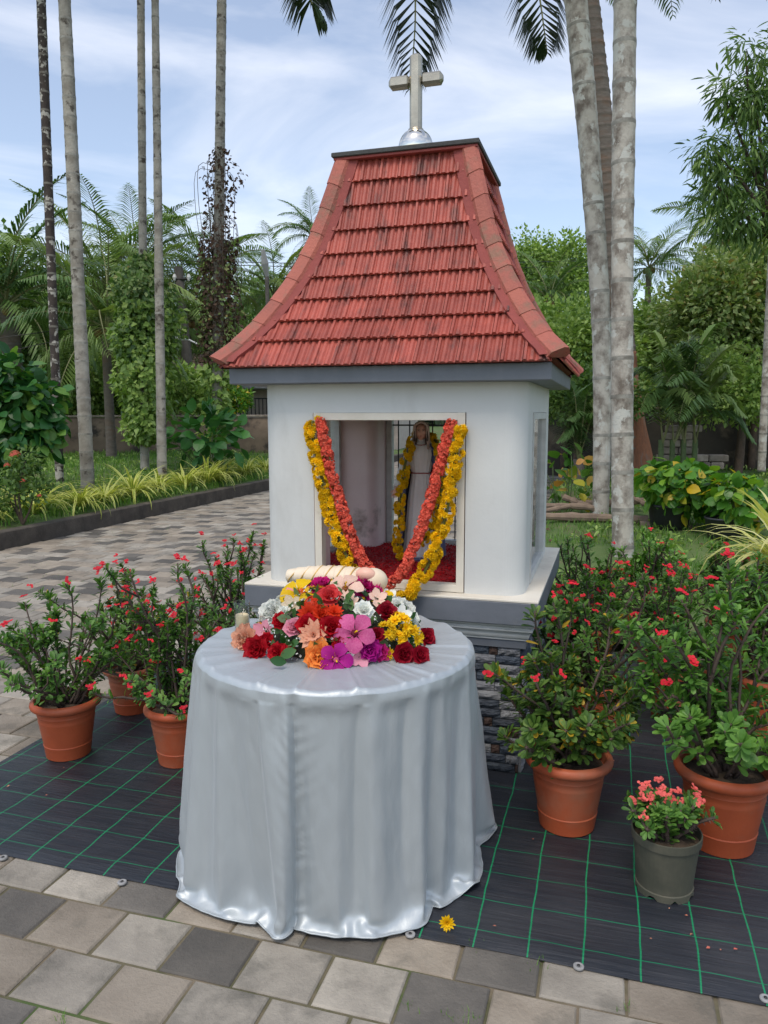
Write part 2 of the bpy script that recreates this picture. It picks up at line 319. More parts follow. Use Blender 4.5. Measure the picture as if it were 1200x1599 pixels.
M_dry = leafmat('dry_vine_leaf', [(0.05, 0.03, 0.02), (0.11, 0.06, 0.035), (0.06, 0.05, 0.03)], rough=0.8, trans=0.1)
M_wallc = mat('old_plaster_wall', (0.22, 0.17, 0.12), (0.12, 0.09, 0.065), scale=1.4, rough=0.95, bump=0.8, bscale=14, cc=(0.04, 0.035, 0.03), cscale=1.8, clo=0.50, chi=0.62)
M_wood = mat('weathered_wood', (0.27, 0.20, 0.14), (0.16, 0.115, 0.085), scale=6, rough=0.9, bump=0.6, stretch=(1, 1, 1))
M_block = mat('old_concrete_block', (0.30, 0.26, 0.21), (0.19, 0.155, 0.12), scale=8, rough=0.95, bump=0.6, objrand=0.3)
M_black = mat('black_iron', (0.02, 0.02, 0.022), rough=0.5)
M_pole = mat('pole_concrete', (0.14, 0.12, 0.105), (0.09, 0.08, 0.07), scale=6, rough=0.9)
def glassmat():
    m, t, b = _mat('window_glass'); n = t.nodes; l = t.links
    tr = n.new('ShaderNodeBsdfTransparent'); tr.inputs[0].default_value = (0.93, 0.95, 0.94, 1); gl = n.new('ShaderNodeBsdfGlossy'); gl.inputs['Roughness'].default_value = 0.02
    lw = n.new('ShaderNodeLayerWeight'); lw.inputs['Blend'].default_value = .5; pw = n.new('ShaderNodeMath'); pw.operation = 'POWER'; pw.inputs[1].default_value = 4.0; l.new(lw.outputs['Facing'], pw.inputs[0]); fr = n.new('ShaderNodeMath'); fr.operation = 'MULTIPLY_ADD'; fr.inputs[1].default_value = .9; fr.inputs[2].default_value = .03; l.new(pw.outputs[0], fr.inputs[0]); mxs = n.new('ShaderNodeMixShader')
    l.new(fr.outputs[0], mxs.inputs[0]); l.new(tr.outputs[0], mxs.inputs[1]); l.new(gl.outputs[0], mxs.inputs[2]); l.new(mxs.outputs[0], n['Material Output'].inputs['Surface']); return m
M_glass = glassmat()

# ================================================================== GROUND
g = Geo(); nG = 60
xs = np.concatenate([np.linspace(-160, -12, 12), np.linspace(-10, 12, 34), np.linspace(14, 160, 12)])
ys = np.concatenate([np.linspace(-40, -2, 6), np.linspace(0, 30, 44), np.linspace(33, 260, 16)])
def ground_h(x, y, coarse=False):
    lx, ly, _ = w2loc(np.array([x, y, 0.0]))
    if coarse and -20 < lx < 10.5 and -3 < ly < 22: return -0.08
    h = 0.0
    if lx < -5.7: h = 0.17 + min(0.28, (-5.7 - lx) * 0.09)
    elif lx > 0.05 and ly > 1.3: h = min(0.34, 0.02 + 0.055 * max(0, ly - 2.0)) - 0.02
    return h - (0.035 if (-5.75 < lx < 5 and ly < 1.4) or (-5.75 < lx < 0.2) else 0.0)
P = np.array([[(x, y, ground_h(x, y, True)) for x in xs] for y in ys]); g.grid(P)
struct('ground', g, M_lawn, smooth=True)
# finer lawn sheets, in the shrine's axes
def sheet(name, lx0, lx1, ly0, ly1, nx, ny, m, amp=0.02, z=0.0):
    g = Geo(); X = np.linspace(lx0, lx1, nx); Yv = np.linspace(ly0, ly1, ny); A = np.zeros((ny, nx, 3))
    for j, yy in enumerate(Yv):
        for i, xx in enumerate(X):
            wp = loc2w(np.array([xx, yy, 0.0])); A[j, i] = (wp[0], wp[1], max(ground_h(wp[0], wp[1]), -0.002) + z + amp * mnoise.noise(Vector((xx * 1.3, yy * 1.3, 0))))
    g.grid(A); return struct(name, g, m, smooth=True)
sheet('lawn', 0.06, 12, 1.42, 24, 50, 80, M_lawn, z=0.012)
sheet('garden_bed', -22, -5.74, -4, 26, 70, 110, M_lawn, z=0.03)

# pavement: base sheet and single pavers
g = Geo(); q = [(-5.72, -6.5), (6.5, -6.5), (6.5, 1.30), (0.05, 1.30), (0.05, 21), (-5.72, 21)]
W = [loc2w(np.array([a, b, -0.009])) for a, b in q]
g.add(W, [(0, 1, 2, 3), (3, 4, 5, 0)])
pavement = struct('pavement', g, M_joint)
PX, PY = 0.2215, 0.1935
def paver_geo(seed):
    r = random.Random(seed); g = Geo(); hx, hy, b = PX / 2 - 0.0042, PY / 2 - 0.0042, 0.0050
    j = lambda s=0.0016: r.uniform(-s, s)
    c = [(-hx + j(), -hy + j()), (hx + j(), -hy + j()), (hx + j(), hy + j()), (-hx + j(), hy + j())]
    V = [(x, y, -0.03) for x, y in c] + [(x, y, -b) for x, y in c] + [(x - math.copysign(b, x), y - math.copysign(b, y), j(0.0006)) for x, y in c]
    F = [(8, 9, 10, 11)] + [(k * 4 + i, k * 4 + (i + 1) % 4, k * 4 + 4 + (i + 1) % 4, k * 4 + 4 + i) for k in (0, 1) for i in range(4)]
    return g.add(V, F)
pg = [paver_geo(i) for i in range(5)]
cells = []
for k in range(-22, 118):
    ly = -1.789 + (k + 0.5) * PY
    if ly > 20.9: break
    off = -0.467 if k % 2 == 1 else -0.349      # k=-1 is the first full row below the mat
    for i in range(-30, 34):
        lx = off + (i + 0.5) * PX
        if lx < -5.60 or lx > 6.4: continue
        if ly > 1.2 and lx > -0.04: continue
        if -1.52 < lx and -1.54 < ly < 1.1 and lx < 3.2: continue     # under the mat
        cells.append((lx, ly, (k % 2) + 2, i, k))
MSp, kind_m = [], []
rr = random.Random(3)
for lx, ly, _, i, k in cells:
    p = loc2w(np.array([lx, ly, 0.0])); a = TH + rr.uniform(-.007, .007)
    tx, ty = rr.uniform(-.006, .006), rr.uniform(-.006, .006); z = rr.uniform(-.003, .0)
    m = np.array(Matrix.Translation((p[0], p[1], z - 0.001)) @ Matrix.Rotation(a, 4, 'Z') @ Matrix.Rotation(tx, 4, 'X') @ Matrix.Rotation(ty, 4, 'Y'))
    MSp.append(m)
    if ly > -1.7: t = 2 if ((i + 2 * k + (k // 2) % 3) % 4 == 0 and rr.random() < .72) or rr.random() < 0.08 else (0 if rr.random() < 0.6 else 1)
    else:
        t = 2 if (i + (k % 4) // 2 + 1) % 3 == 0 and rr.random() < .85 else (0 if rr.random() < 0.55 else 1)
    kind_m.append(t)
MSp = np.array(MSp); kind_m = np.array(kind_m)
x, y, d = topx(MSp[:, :3, 3]); vis = (x > -40) & (x < 1240) & (y > 300) & (y < 1650) & (d > 0.5)
order = np.argsort(np.where(vis, d, 1e3 + d)); keepn = min(298, int(vis.sum()))
pm = {(a, b): mesh('paver', pg[a], M_paver[b]) for a in range(5) for b in range(3)}
for i in order[:keepn]: link('paver', pm[(rr.randrange(5), int(kind_m[i]))], pavement, MSp[i])
rest = order[keepn:]
V, LI, LT, MI = [], [], [], []
big = []
for b in range(3):
    sel = rest[kind_m[rest] == b]
# one joined mesh, material index by paver kind
gg = []
for b in range(3):
    h = Geo(); h.add(pg[b].verts(), pg[b].F, b); gg.append(h)
bake('far_pavers', gg, kind_m[rest], MSp[rest], M_paver, pavement)

# moss and small weeds in the joints
def blade_geo(h=1.0, wd=0.06, bend=0.35):
    g = Geo(); g.add([(-wd, 0, 0), (wd, 0, 0), (wd * .7, bend * .35, h * .55), (-wd * .7, bend * .35, h * .55), (0, bend, h)], [(0, 1, 2, 3), (3, 2, 4)]); return g
blades = [blade_geo(1, .05, .25), blade_geo(1, .06, .5), blade_geo(.9, .05, .8)]
def grass_at(points, hmin, hmax):
    n = len(points); a = rng.uniform(0, 6.283, n); s = rng.uniform(hmin, hmax, n)
    M = np.zeros((n, 4, 4)); c, s_ = np.cos(a), np.sin(a)
    M[:, 0, 0] = c * s; M[:, 0, 1] = -s_ * s; M[:, 1, 0] = s_ * s; M[:, 1, 1] = c * s; M[:, 2, 2] = s; M[:, :3, 3] = points; M[:, 3, 3] = 1
    return M
def patch(n, fn):
    o = []
    while len(o) < n:
        p = fn()
        if p is not None: o.append(p)
    return np.array(o)
tufts = []
for (px, py, n_, r_) in [(735, 1592, 26, .02), (840, 1500, 20, .015), (95, 1590, 14, .012), (640, 1455, 14, .01), (980, 1575, 10, .01), (500, 990, 30, .05),
                         (235, 828, 60, .3), (255, 815, 60, .4), (205, 838, 50, .3), (330, 800, 50, .5), (90, 900, 40, .2), (60, 880, 50, .2), (40, 985, 30, .1), (105, 1170, 14, .02), (700, 1585, 10, .01), (745, 1475, 14, .015), (640, 1568, 10, .012)]:
    c = gnd(px, py)
    for _ in range(n_): tufts.append((c[0] + random.gauss(0, r_), c[1] + random.gauss(0, r_), -0.006))
tg = bake('joint_weeds', blades, rng.integers(0, 3, len(tufts)), grass_at(np.array(tufts), .008, .026), M_grassb, None)
tag(tg, 'small grass weeds sprouting in the paver joints', 'weeds', kind='stuff')

# lawn blades
def lawn_pt():
    lx = random.uniform(0.1, 9); ly = 1.45 + (random.random() ** 1.6) * 15
    wp = loc2w(np.array([lx, ly, 0.0]))
    if mnoise.noise(Vector((lx * .9, ly * .9, 3))) < -0.28: return None
    return (wp[0], wp[1], ground_h(wp[0], wp[1]) + 0.01)
pts = patch(42000, lawn_pt)
o = bake('lawn_grass', blades, rng.integers(0, 3, len(pts)), grass_at(pts, .03, .11), M_grassb, None); tag(o, 'low green grass and weeds behind the potted shrubs', 'grass')
def gard_pt():
    lx = -5.8 - (random.random() ** 1.3) * 9; ly = random.uniform(0, 20); wp = loc2w(np.array([lx, ly, 0.0]))
    return (wp[0], wp[1], ground_h(wp[0], wp[1]) + 0.02)
pts = patch(42000, gard_pt)
o = bake('garden_grass', blades, rng.integers(0, 3, len(pts)), grass_at(pts, .05, .15), M_grassb, None); tag(o, 'green grass under the tall thin palms', 'grass')

# kerb
g = Geo(); n = 60
prof = [(-5.585, -0.02), (-5.585, 0.185), (-5.597, 0.197), (-5.715, 0.20), (-5.73, 0.19), (-5.73, -0.02)]
A = np.array([[loc2w(np.array([px_ + 0.004 * mnoise.noise(Vector((v * 2, pz, 1))), v, pz + (0.006 * mnoise.noise(Vector((v * 1.5, 2, 0))) if pz > .1 else 0)])) for px_, pz in prof] for v in np.linspace(-6.5, 21, n)])
g.grid(A); struct('kerb', g, M_kerb)

# ground cover mat
def mat_fabric():
    m, t, b = _mat('woven_mat'); n = t.nodes; l = t.links
    tc = n.new('ShaderNodeTexCoord'); dn = n.new('ShaderNodeTexNoise'); dn.inputs['Scale'].default_value = 2.2; dn.inputs['Detail'].default_value = 3; l.new(tc.outputs['Object'], dn.inputs['Vector'])
    sb = n.new('ShaderNodeVectorMath'); sb.operation = 'MULTIPLY_ADD'; sb.inputs[1].default_value = (.030, .022, 0); l.new(dn.outputs['Color'], sb.inputs[0]); l.new(tc.outputs['Object'], sb.inputs[2])
    sx = n.new('ShaderNodeSeparateXYZ'); l.new(sb.outputs[0], sx.inputs[0])
    def line(sock, per, off, half):
        a = n.new('ShaderNodeMath'); a.operation = 'ADD'; a.inputs[1].default_value = off + 50 * per; l.new(sock, a.inputs[0])
        mo = n.new('ShaderNodeMath'); mo.operation = 'PINGPONG'; mo.inputs[1].default_value = per / 2; l.new(a.outputs[0], mo.inputs[0])
        lt = n.new('ShaderNodeMapRange'); lt.inputs['From Min'].default_value = half; lt.inputs['From Max'].default_value = half * 1.5; lt.inputs['To Min'].default_value = 1; lt.inputs['To Max'].default_value = 0
        l.new(mo.outputs[0], lt.inputs['Value']); return lt.outputs[0]
    a = line(sx.outputs['X'], 0.152, 0.030, 0.0018); c = line(sx.outputs['Y'], 0.146, 0.118, 0.0013)
    fn = n.new('ShaderNodeTexNoise'); fn.inputs['Scale'].default_value = 14; l.new(tc.outputs['Object'], fn.inputs['Vector'])
    base = n.new('ShaderNodeMix'); base.data_type = 'RGBA'; base.inputs['A'].default_value = (0.018, 0.022, 0.030, 1); base.inputs['B'].default_value = (0.034, 0.037, 0.044, 1)
    st = n.new('ShaderNodeTexNoise'); st.inputs['Scale'].default_value = 3; st.inputs['Detail'].default_value = 8; mpp = n.new('ShaderNodeMapping'); mpp.inputs['Scale'].default_value = (1, 14, 1)
    l.new(tc.outputs['Object'], mpp.inputs[0]); l.new(mpp.outputs[0], st.inputs['Vector']); mr = n.new('ShaderNodeMapRange'); mr.inputs['From Min'].default_value = .4; mr.inputs['From Max'].default_value = .75; l.new(st.outputs['Fac'], mr.inputs['Value']); l.new(mr.outputs[0], base.inputs['Factor'])
    dust = n.new('ShaderNodeTexNoise'); dust.inputs['Scale'].default_value = 1.7; dust.inputs['Detail'].default_value = 8; l.new(tc.outputs['Object'], dust.inputs['Vector'])
    dr = n.new('ShaderNodeMapRange'); dr.inputs['From Min'].default_value = .52; dr.inputs['From Max'].default_value = .78; dr.inputs['To Max'].default_value = .45; l.new(dust.outputs['Fac'], dr.inputs['Value'])
    b2 = n.new('ShaderNodeMix'); b2.data_type = 'RGBA'; b2.inputs['B'].default_value = (0.085, 0.085, 0.088, 1); l.new(dr.outputs[0], b2.inputs['Factor']); l.new(base.outputs['Result'], b2.inputs['A'])
    m1 = n.new('ShaderNodeMix'); m1.data_type = 'RGBA'; m1.inputs['B'].default_value = (0.008, 0.20, 0.09, 1); l.new(b2.outputs['Result'], m1.inputs['A']); l.new(c, m1.inputs['Factor'])
    m2 = n.new('ShaderNodeMix'); m2.data_type = 'RGBA'; m2.inputs['B'].default_value = (0.008, 0.26, 0.10, 1); l.new(m1.outputs['Result'], m2.inputs['A']); l.new(a, m2.inputs['Factor'])
    l.new(m2.outputs['Result'], b.inputs['Base Color'])
    wv = n.new('ShaderNodeTexWave'); wv.inputs['Scale'].default_value = 120; wv.bands_direction = 'X'; wv2 = n.new('ShaderNodeTexWave'); wv2.inputs['Scale'].default_value = 90; wv2.bands_direction = 'Y'
    l.new(tc.outputs['Object'], wv.inputs[0]); l.new(tc.outputs['Object'], wv2.inputs[0]); mu = n.new('ShaderNodeMath'); mu.operation = 'MULTIPLY'; l.new(wv.outputs['Fac'], mu.inputs[0]); l.new(wv2.outputs['Fac'], mu.inputs[1])
    bp = n.new('ShaderNodeBump'); bp.inputs['Strength'].default_value = .35; bp.inputs['Distance'].default_value = .003; l.new(mu.outputs[0], bp.inputs['Height'])
    wr = n.new('ShaderNodeTexNoise'); wr.inputs['Scale'].default_value = 5; wr.inputs['Detail'].default_value = 5; l.new(mpp.outputs[0], wr.inputs['Vector'])
    bp2 = n.new('ShaderNodeBump'); bp2.inputs['Strength'].default_value = .5; bp2.inputs['Distance'].default_value = .006; l.new(wr.outputs['Fac'], bp2.inputs['Height']); l.new(bp.outputs[0], bp2.inputs['Normal'])
    l.new(bp2.outputs[0], b.inputs['Normal'])
    b.inputs['Roughness'].default_value = .36; b.inputs['Specular IOR Level'].default_value = .5
    return m
M_mat = mat_fabric()
mat_root = thing('weed_mat', 'black woven ground cover mat with green grid lines under the potted plants', 'ground mat', CEN, TH)
g = Geo(); nx, ny = 150, 100; A = np.zeros((ny, nx, 3))
def mat_z(X, Yv):
    z = 0.007 + 0.0035 * mnoise.noise(Vector((X * 3, Yv * 7, 0))) + 0.002 * mnoise.noise(Vector((X * 9, Yv * 14, 5)))
    z += 0.010 * max(0, mnoise.noise(Vector((X * 1.2, Yv * 5, 9))) - .25)
    z += 0.014 * max(0, 1 - abs(Yv + 1.0 - .5 * (X - 1.9)) / .09) * max(0, min(1, (X - 1.35) * 3))     # a raised crease
    return z
for j in range(ny):
    for i in range(nx):
        u, v = i / (nx - 1), j / (ny - 1)
        X = -1.60 + u * (3.4 + 1.60) - 0.03 * v; Yv = -1.662 + v * (1.22 + 1.662)
        if j == 0: Yv += 0.008 * mnoise.noise(Vector((X * 2.2, 0, 4)))
        if i == 0: X += 0.01 * mnoise.noise(Vector((Yv * 2.5, 3, 4)))
        e = min(1, min(u * nx, v * ny) / 1.2); A[j, i] = (X, Yv, (0.0015 + (mat_z(X, Yv) - 0.0015) * e))
g.grid(A); part('mat_sheet', g, M_mat, mat_root, smooth=True)
M_pin = mat('pin_metal', (0.34, 0.34, 0.34), (0.24, 0.24, 0.23), rough=0.45)
for (px, py, lab) in [(5, 1337, 'round washer pinning the mat edge at the far left of the mat'), (191, 1375, 'round washer pinning the mat edge left of the draped table'), (641, 1456, 'round washer pinning the mat edge by the yellow flower'),
                      (904, 1506, 'round washer pinning the mat edge in front of the terracotta pot'), (1196, 1556, 'round washer pinning the mat edge at its right end')]:
    c = gnd(px, py, .012); t = thing('mat_pin', lab, 'ground pin', c, 0, 'washers pinning the mat edge')
    g = Geo(); g.lathe([(0.0145, -.008), (0.0148, -.0035), (0.0125, -.002), (0.006, -.0018), (0.006, -.003), (0, -.003)], 18); part('washer', g, M_pin, t, True)
    g = Geo(); g.lathe([(0.0045, -.003), (0.0042, -.001), (0, -.0004)], 10); part('pin_head', g, M_black, t, True)

# ================================================================== SHRINE
shrine = thing('prayer_shrine', 'small white prayer shrine with steep red tiled roof and slate stone base', 'shrine', CEN, TH)
S_, W_, F_, Z0, Z1, Z2, Z3 = 0.639, 0.572, 0.669, 0.657, 0.760, 1.623, 1.690
# stone base
B_ = 0.566
g = Geo(); g.box(-B_, B_, -B_, B_, 0.003, 0.548); base = part('stone_base', g, M_grout, shrine)
def stone_geo(wd, hh, seed):
    r = np.random.default_rng(seed); g = Geo(); nx, ny = max(3, int(wd / .022)), 3
    X = np.linspace(-wd / 2, wd / 2, nx); Zv = np.linspace(-hh / 2, hh / 2, ny + 1)
    A = np.zeros((ny + 1, nx, 3))
    for j in range(ny + 1):
        for i in range(nx):
            e = 0 if i in (0, nx - 1) or j in (0, ny) else 1
            A[j, i] = (X[i], -(0.010 + (0.006 + r.uniform(-.0035, .0045)) * e + r.uniform(0, .002)), Zv[j])
    g.grid(A)
    V = [(-wd / 2, .004, -hh / 2), (wd / 2, .004, -hh / 2), (wd / 2, .004, hh / 2), (-wd / 2, .004, hh / 2), (-wd / 2, -.011, -hh / 2), (wd / 2, -.011, -hh / 2), (wd / 2, -.011, hh / 2), (-wd / 2, -.011, hh / 2)]
    g.add(V, [(0, 1, 5, 4), (1, 2, 6, 5), (2, 3, 7, 6), (3, 0, 4, 7)]); return g
sizes = [0.036, 0.115, 0.14, 0.165]; HC = 0.0388
sg = [[stone_geo(wd - .003, HC - .003, 10 * i + j) for j in range(2)] for i, wd in enumerate(sizes)]
sm = {(i, j, k): mesh('cladding_stone', sg[i][j], M_stone[k], False) for i in range(4) for j in range(2) for k in range(3)}
rs = random.Random(11); joined = ([], [])
for side in range(4):
    Rz = Matrix.Rotation(side * math.pi / 2, 4, 'Z')
    for row in range(14):
        xx = -B_ - rs.uniform(0, .08); zc = 0.006 + HC * (row + .5)
        while xx < B_ - .01:
            k = rs.choice([0, 1, 1, 2, 2, 3]); wd = sizes[k]; x0, x1 = max(xx, -B_), min(xx + wd, B_)
            if x1 - x0 > .012:
                sc = (x1 - x0) / wd
                Mx = Rz @ Matrix.Translation(((x0 + x1) / 2, -B_, zc)) @ Matrix.Scale(sc, 4, (1, 0, 0))
                mk = 2 if k == 0 else (0 if rs.random() < .48 else 1)
                if side in (0, 1): link('cladding_stone', sm[(k, rs.randrange(2), mk)], base, Mx)
                else: joined[0].append((k, mk)); joined[1].append(np.array(Mx))
            xx += wd
gs = []
for k in range(4):
    for mk in range(3): h = Geo(); h.add(sg[k][0].verts(), sg[k][0].F, mk); gs.append(h)
bake('rear_cladding', gs, [a * 3 + b for a, b in joined[0]], np.array(joined[1]), M_stone, base)
# band, moulding, slab
def ring_profile(prof, m=0):
    g = Geo(); A = [[(sx * r, sy * r, z) for sx, sy in ((-1, -1), (1, -1), (1, 1), (-1, 1))] for r, z in prof]; g.grid(np.array(A), m, closed_u=True); return g
g = ring_profile([(0.50, .5485), (.588, .5485), (.588, .583), (0.50, .583)]); part('grey_band', g, M_grey, shrine)
g = ring_profile([(0.5, .5835), (.594, .5835), (.594, .590), (.600, .595), (.603, .603), (.604, .612), (.609, .620), (.617, .626), (.617, .632), (.610, .634), (.612, .640), (.622, .647), (.625, .6565), (.5, .6565)])
part('cornice_moulding', g, M_mould, shrine)
g = Geo(); g.box(-S_, S_, -S_, S_, Z0, Z1 - .010, bev=.003); part('slab', g, M_grey, shrine)
g = Geo(); g.box(-S_, S_, -S_, S_, Z1 - .0098, Z1, bev=.002); part('ledge', g, M_cream, shrine)
# walls: four round-cornered piers, lintel, thin sill
O_, RC, IN_ = 0.327, 0.085, 0.44
def arc(cx, cy, r, a0, a1, n): return [(cx + r * math.cos(R(a0 + (a1 - a0) * i / n)), cy + r * math.sin(R(a0 + (a1 - a0) * i / n))) for i in range(n + 1)]
g = Geo()
pier = [(O_ + .004, -W_)] + arc(W_ - RC, -W_ + RC, RC, -90, 0, 12) + [(W_, -O_ - .004)] + arc(O_ + .064, -O_ - .064, .06, 90, 180, 8)
for s in range(4):
    a = s * math.pi / 2; c, s_ = math.cos(a), math.sin(a); pts = [(x * c - y * s_, x * s_ + y * c) for x, y in pier]
    gp = Geo(); gp.prism(pts, Z1, 1.503)
    g2 = Geo()
    nP = len(pts)
    # faces that look inwards take the inner paint
    V = gp.verts(); 
    for f in gp.F:
        ctr = V[list(f)].mean(0); nn = np.cross(V[f[1]] - V[f[0]], V[f[2]] - V[f[0]]); inward = nn[:2] @ ctr[:2] < -1e-6 and np.hypot(*ctr[:2]) < 0.74 and abs(nn[2]) < 1e-6
        g2.add(V[list(f)], [tuple(range(len(f)))], 1 if inward else 0)
    part('wall_pier', g2, [M_white, M_inner], shrine, 'auto')
outer = []
for s, a0 in enumerate((-90, 0, 90, 180)):
    cx, cy = [(1, -1), (1, 1), (-1, 1), (-1, -1)][s]; outer += arc(cx * (W_ - RC), cy * (W_ - RC), RC, a0, a0 + 90, 12)
inner = [(x * .74 if abs(x) < 9 else x, y * .74) for x, y in outer]
g = Geo(); n = len(outer)
V = [(x, y, z) for z in (1.5031, Z2) for x, y in outer] + [(x, y, z) for z in (1.5031, Z2) for x, y in inner]
F = []
for i in range(n):
    j = (i + 1) % n; F += [(i, j, n + j, n + i), (2 * n + j, 2 * n + i, 3 * n + i, 3 * n + j), (i, 2 * n + i, 2 * n + j, j), (n + i, n + j, 3 * n + j, 3 * n + i)]
g.add(V, F); part('lintel', g, M_white, shrine, 'auto')
# window frames and panes on the four sides
def frame_geo(x0, x1, z0, z1, t, d0, d1):
    g = Geo(); g.box(x0, x0 + t, d0, d1, z0, z1, bev=.0015); g.box(x1 - t, x1, d0, d1, z0, z1, bev=.0015)
    g.box(x0 + t + .0003, x1 - t - .0003, d0 + .0006, d1, z1 - t, z1 - .0004, bev=.0015); g.box(x0 + t + .0003, x1 - t - .0003, d0 + .0006, d1, z0 + .0004, z0 + t, bev=.0015); return g
for s in range(4):
    Rz = Matrix.Rotation(s * math.pi / 2, 4, 'Z')
    g = frame_geo(-O_, O_, Z1 + .002, 1.5025, .031, -W_ - .004, -W_ + .045)
    fo = part('window_frame', g, M_cream if s == 0 else M_mould, shrine); fo.matrix_local = Rz
    if s in (1, 3):
        g = Geo(); g.box(-O_ + .028, O_ - .028, -W_ + .016, -W_ + .020, Z1 + .03, 1.475); p = part('pane', g, M_glass, fo)
    if s == 2:
        g = Geo()
        for k in range(9): xx = -O_ + .03 + (2 * O_ - .06) * (k + .5) / 9; g.box(xx - .003, xx + .003, -W_ + .012, -W_ + .018, Z1 + .03, 1.474)
        for zz in (.95, 1.43): g.box(-O_ + .03, O_ - .03, -W_ + .019, -W_ + .024, zz, zz + .008)
        part('grille', g, M_black, fo)
# inside: floor with petals, ceiling
g = Geo(); g.box(-.50, .50, -.50, .50, Z1 + .001, Z1 + .006); fl = part('shrine_floor', g, M_petals, shrine)
pet = Geo(); pet.add([(-.5, 0, 0), (0, -.15, .25), (.5, 0, .05), (.35, .6, .3), (0, .9, .1), (-.35, .6, .25)], [(0, 1, 2, 3), (0, 3, 4, 5)])
n = 7000; PP = np.stack([rng.uniform(-.50, .50, n), rng.uniform(-.545, .50, n), Z1 + .006 + rng.random(n) * .012], 1)
keep_ = ~((np.abs(PP[:, 0]) > .32) & (np.abs(PP[:, 1]) > .32)) & ~((PP[:, 1] < -.50) & (np.abs(PP[:, 0]) > .29)); PP = PP[keep_]; n = len(PP)
bake('petals', [pet], np.zeros(n, int), frames(PP, unit(n) * [1, 1, .3], unit(n, 1.6), rng.uniform(.006, .013, n)), petalmat('petal_red', (0.50, 0.01, 0.02), (0.35, 0.01, 0.015)), fl)
# fascia
g = Geo(); g.box(-F_, F_, -F_, F_, Z2 + .0005, Z3, bev=.003); part('fascia', g, M_grey, shrine)
# roof body: swept pyramid, courses of tiles
PW = np.array([0.695, 0.624, 0.556, 0.494, 0.432, 0.378, 0.336, 0.300, 0.273]); PZ = np.array([1.712, 1.785, 1.875, 1.975, 2.095, 2.225, 2.365, 2.505, 2.612])
def wz(z): return float(np.interp(z, PZ, PW))
g = Geo(); A = [[(sx * (a - .016), sy * (a - .016), b) for sx, sy in ((-1, -1), (1, -1), (1, 1), (-1, 1))] for a, b in [(0.655, 1.6905)] + list(zip(PW - .004, PZ))]; g.grid(np.array(A), 0, True)
roof = part('roof', g, M_flash, shrine)
NROW = 9
zz = np.linspace(PZ[0], PZ[-1], 400); ww = np.interp(zz, PZ, PW); ss = np.concatenate([[0], np.cumsum(np.hypot(np.diff(zz), np.diff(ww)))])
cuts = [np.interp(t * ss[-1], ss, zz) for t in np.linspace(0, 1, NROW + 1)]
cuts[0] -= 0.027
TW = 0.0845
def tile_profile(u):      # u in 0..1 across one tile: raised lap edge and two flutes
    if u < .13: return .0105 * math.sin(math.pi * min(1, u / .13 * .5 + .5)) + .002
    return .0045 * (0.5 - 0.5 * math.cos((u - .13) / .87 * 2 * math.pi * 3)) + .0005
UU = [0, .04, .15, .19, .25, .34, .46, .55, .59, .63, .72, .84, .93, .97, 1]
PV_ = [.002, .0110, .0110, .003, .0005, .0075, .0075, .001, .0002, .001, .0075, .0075, .001, .0005, .0005]
def tile(x0, z_lo, z_hi, jit, m=0):
    """one flat interlocking roof tile from z_lo up to z_hi, lower end raised over the course below, cut along the hips"""
    wl, wh = wz(z_lo + .0), wz(z_hi); t = np.array([-(wh - wl), z_hi - z_lo]); ln = np.hypot(*t); nrm = np.array([-(z_hi - z_lo), -(wl - wh)]) / ln
    nrm = np.array([-(z_hi - z_lo), (wl - wh)]) / ln       # (y, z): outwards and up on the front side
    V = []
    for (v, lift) in ((-.03, .019), (.5, .009), (1.04, .0005)):
        for top in (1, 0):
            for u, pr in zip(UU, PV_):
                yy = -wl + (wl - wh) * v; z = z_lo + (z_hi - z_lo) * v; h = lift + (pr if top else -.005) + jit
                lim = wz(z) - .022
                V.append((max(-lim, min(lim, x0 + u * (TW - .002))), yy + nrm[0] * h, z + nrm[1] * h))
    k = len(UU); g = Geo(); F = []
    for r_ in (0, 1):
        a, b = r_ * 2 * k, (r_ + 1) * 2 * k
        F += [(a + i, a + i + 1, b + i + 1, b + i) for i in range(k - 1)]
    F += [(k + i, k + i + 1, i + 1, i) for i in range(k - 1)]                   # lower end
    for r_ in (0, 1):
        a, b = r_ * 2 * k, (r_ + 1) * 2 * k; F += [(a + k, a, b, b + k), (a + k - 1, a + 2 * k - 1, b + 2 * k - 1, b + k - 1)]
    g.add(V, F, m); return g
rt = random.Random(5)
for side in range(4):
    Rz = Matrix.Rotation(side * math.pi / 2, 4, 'Z'); J = Geo()
    for row in range(NROW):
        zl, zh = cuts[row], cuts[row + 1]; lim = wz(zl) - .022; off = (row % 2) * TW / 2; x0 = -math.ceil((lim + off) / TW) * TW + off - TW * .3
        while x0 < lim:
            if x0 + TW > -lim + .008 and x0 < lim - .008:
                gt = tile(x0, zl, zh, rt.uniform(-.0004, .0008))
                if side in (0, 1): o = part('roof_tile', gt, M_tile, roof); o.matrix_local = Rz
                else: J.merge(gt)
            x0 += TW
    if side > 1: o = part('rear_tiles', J, M_tile, roof, kind='stuff'); o.matrix_local = Rz
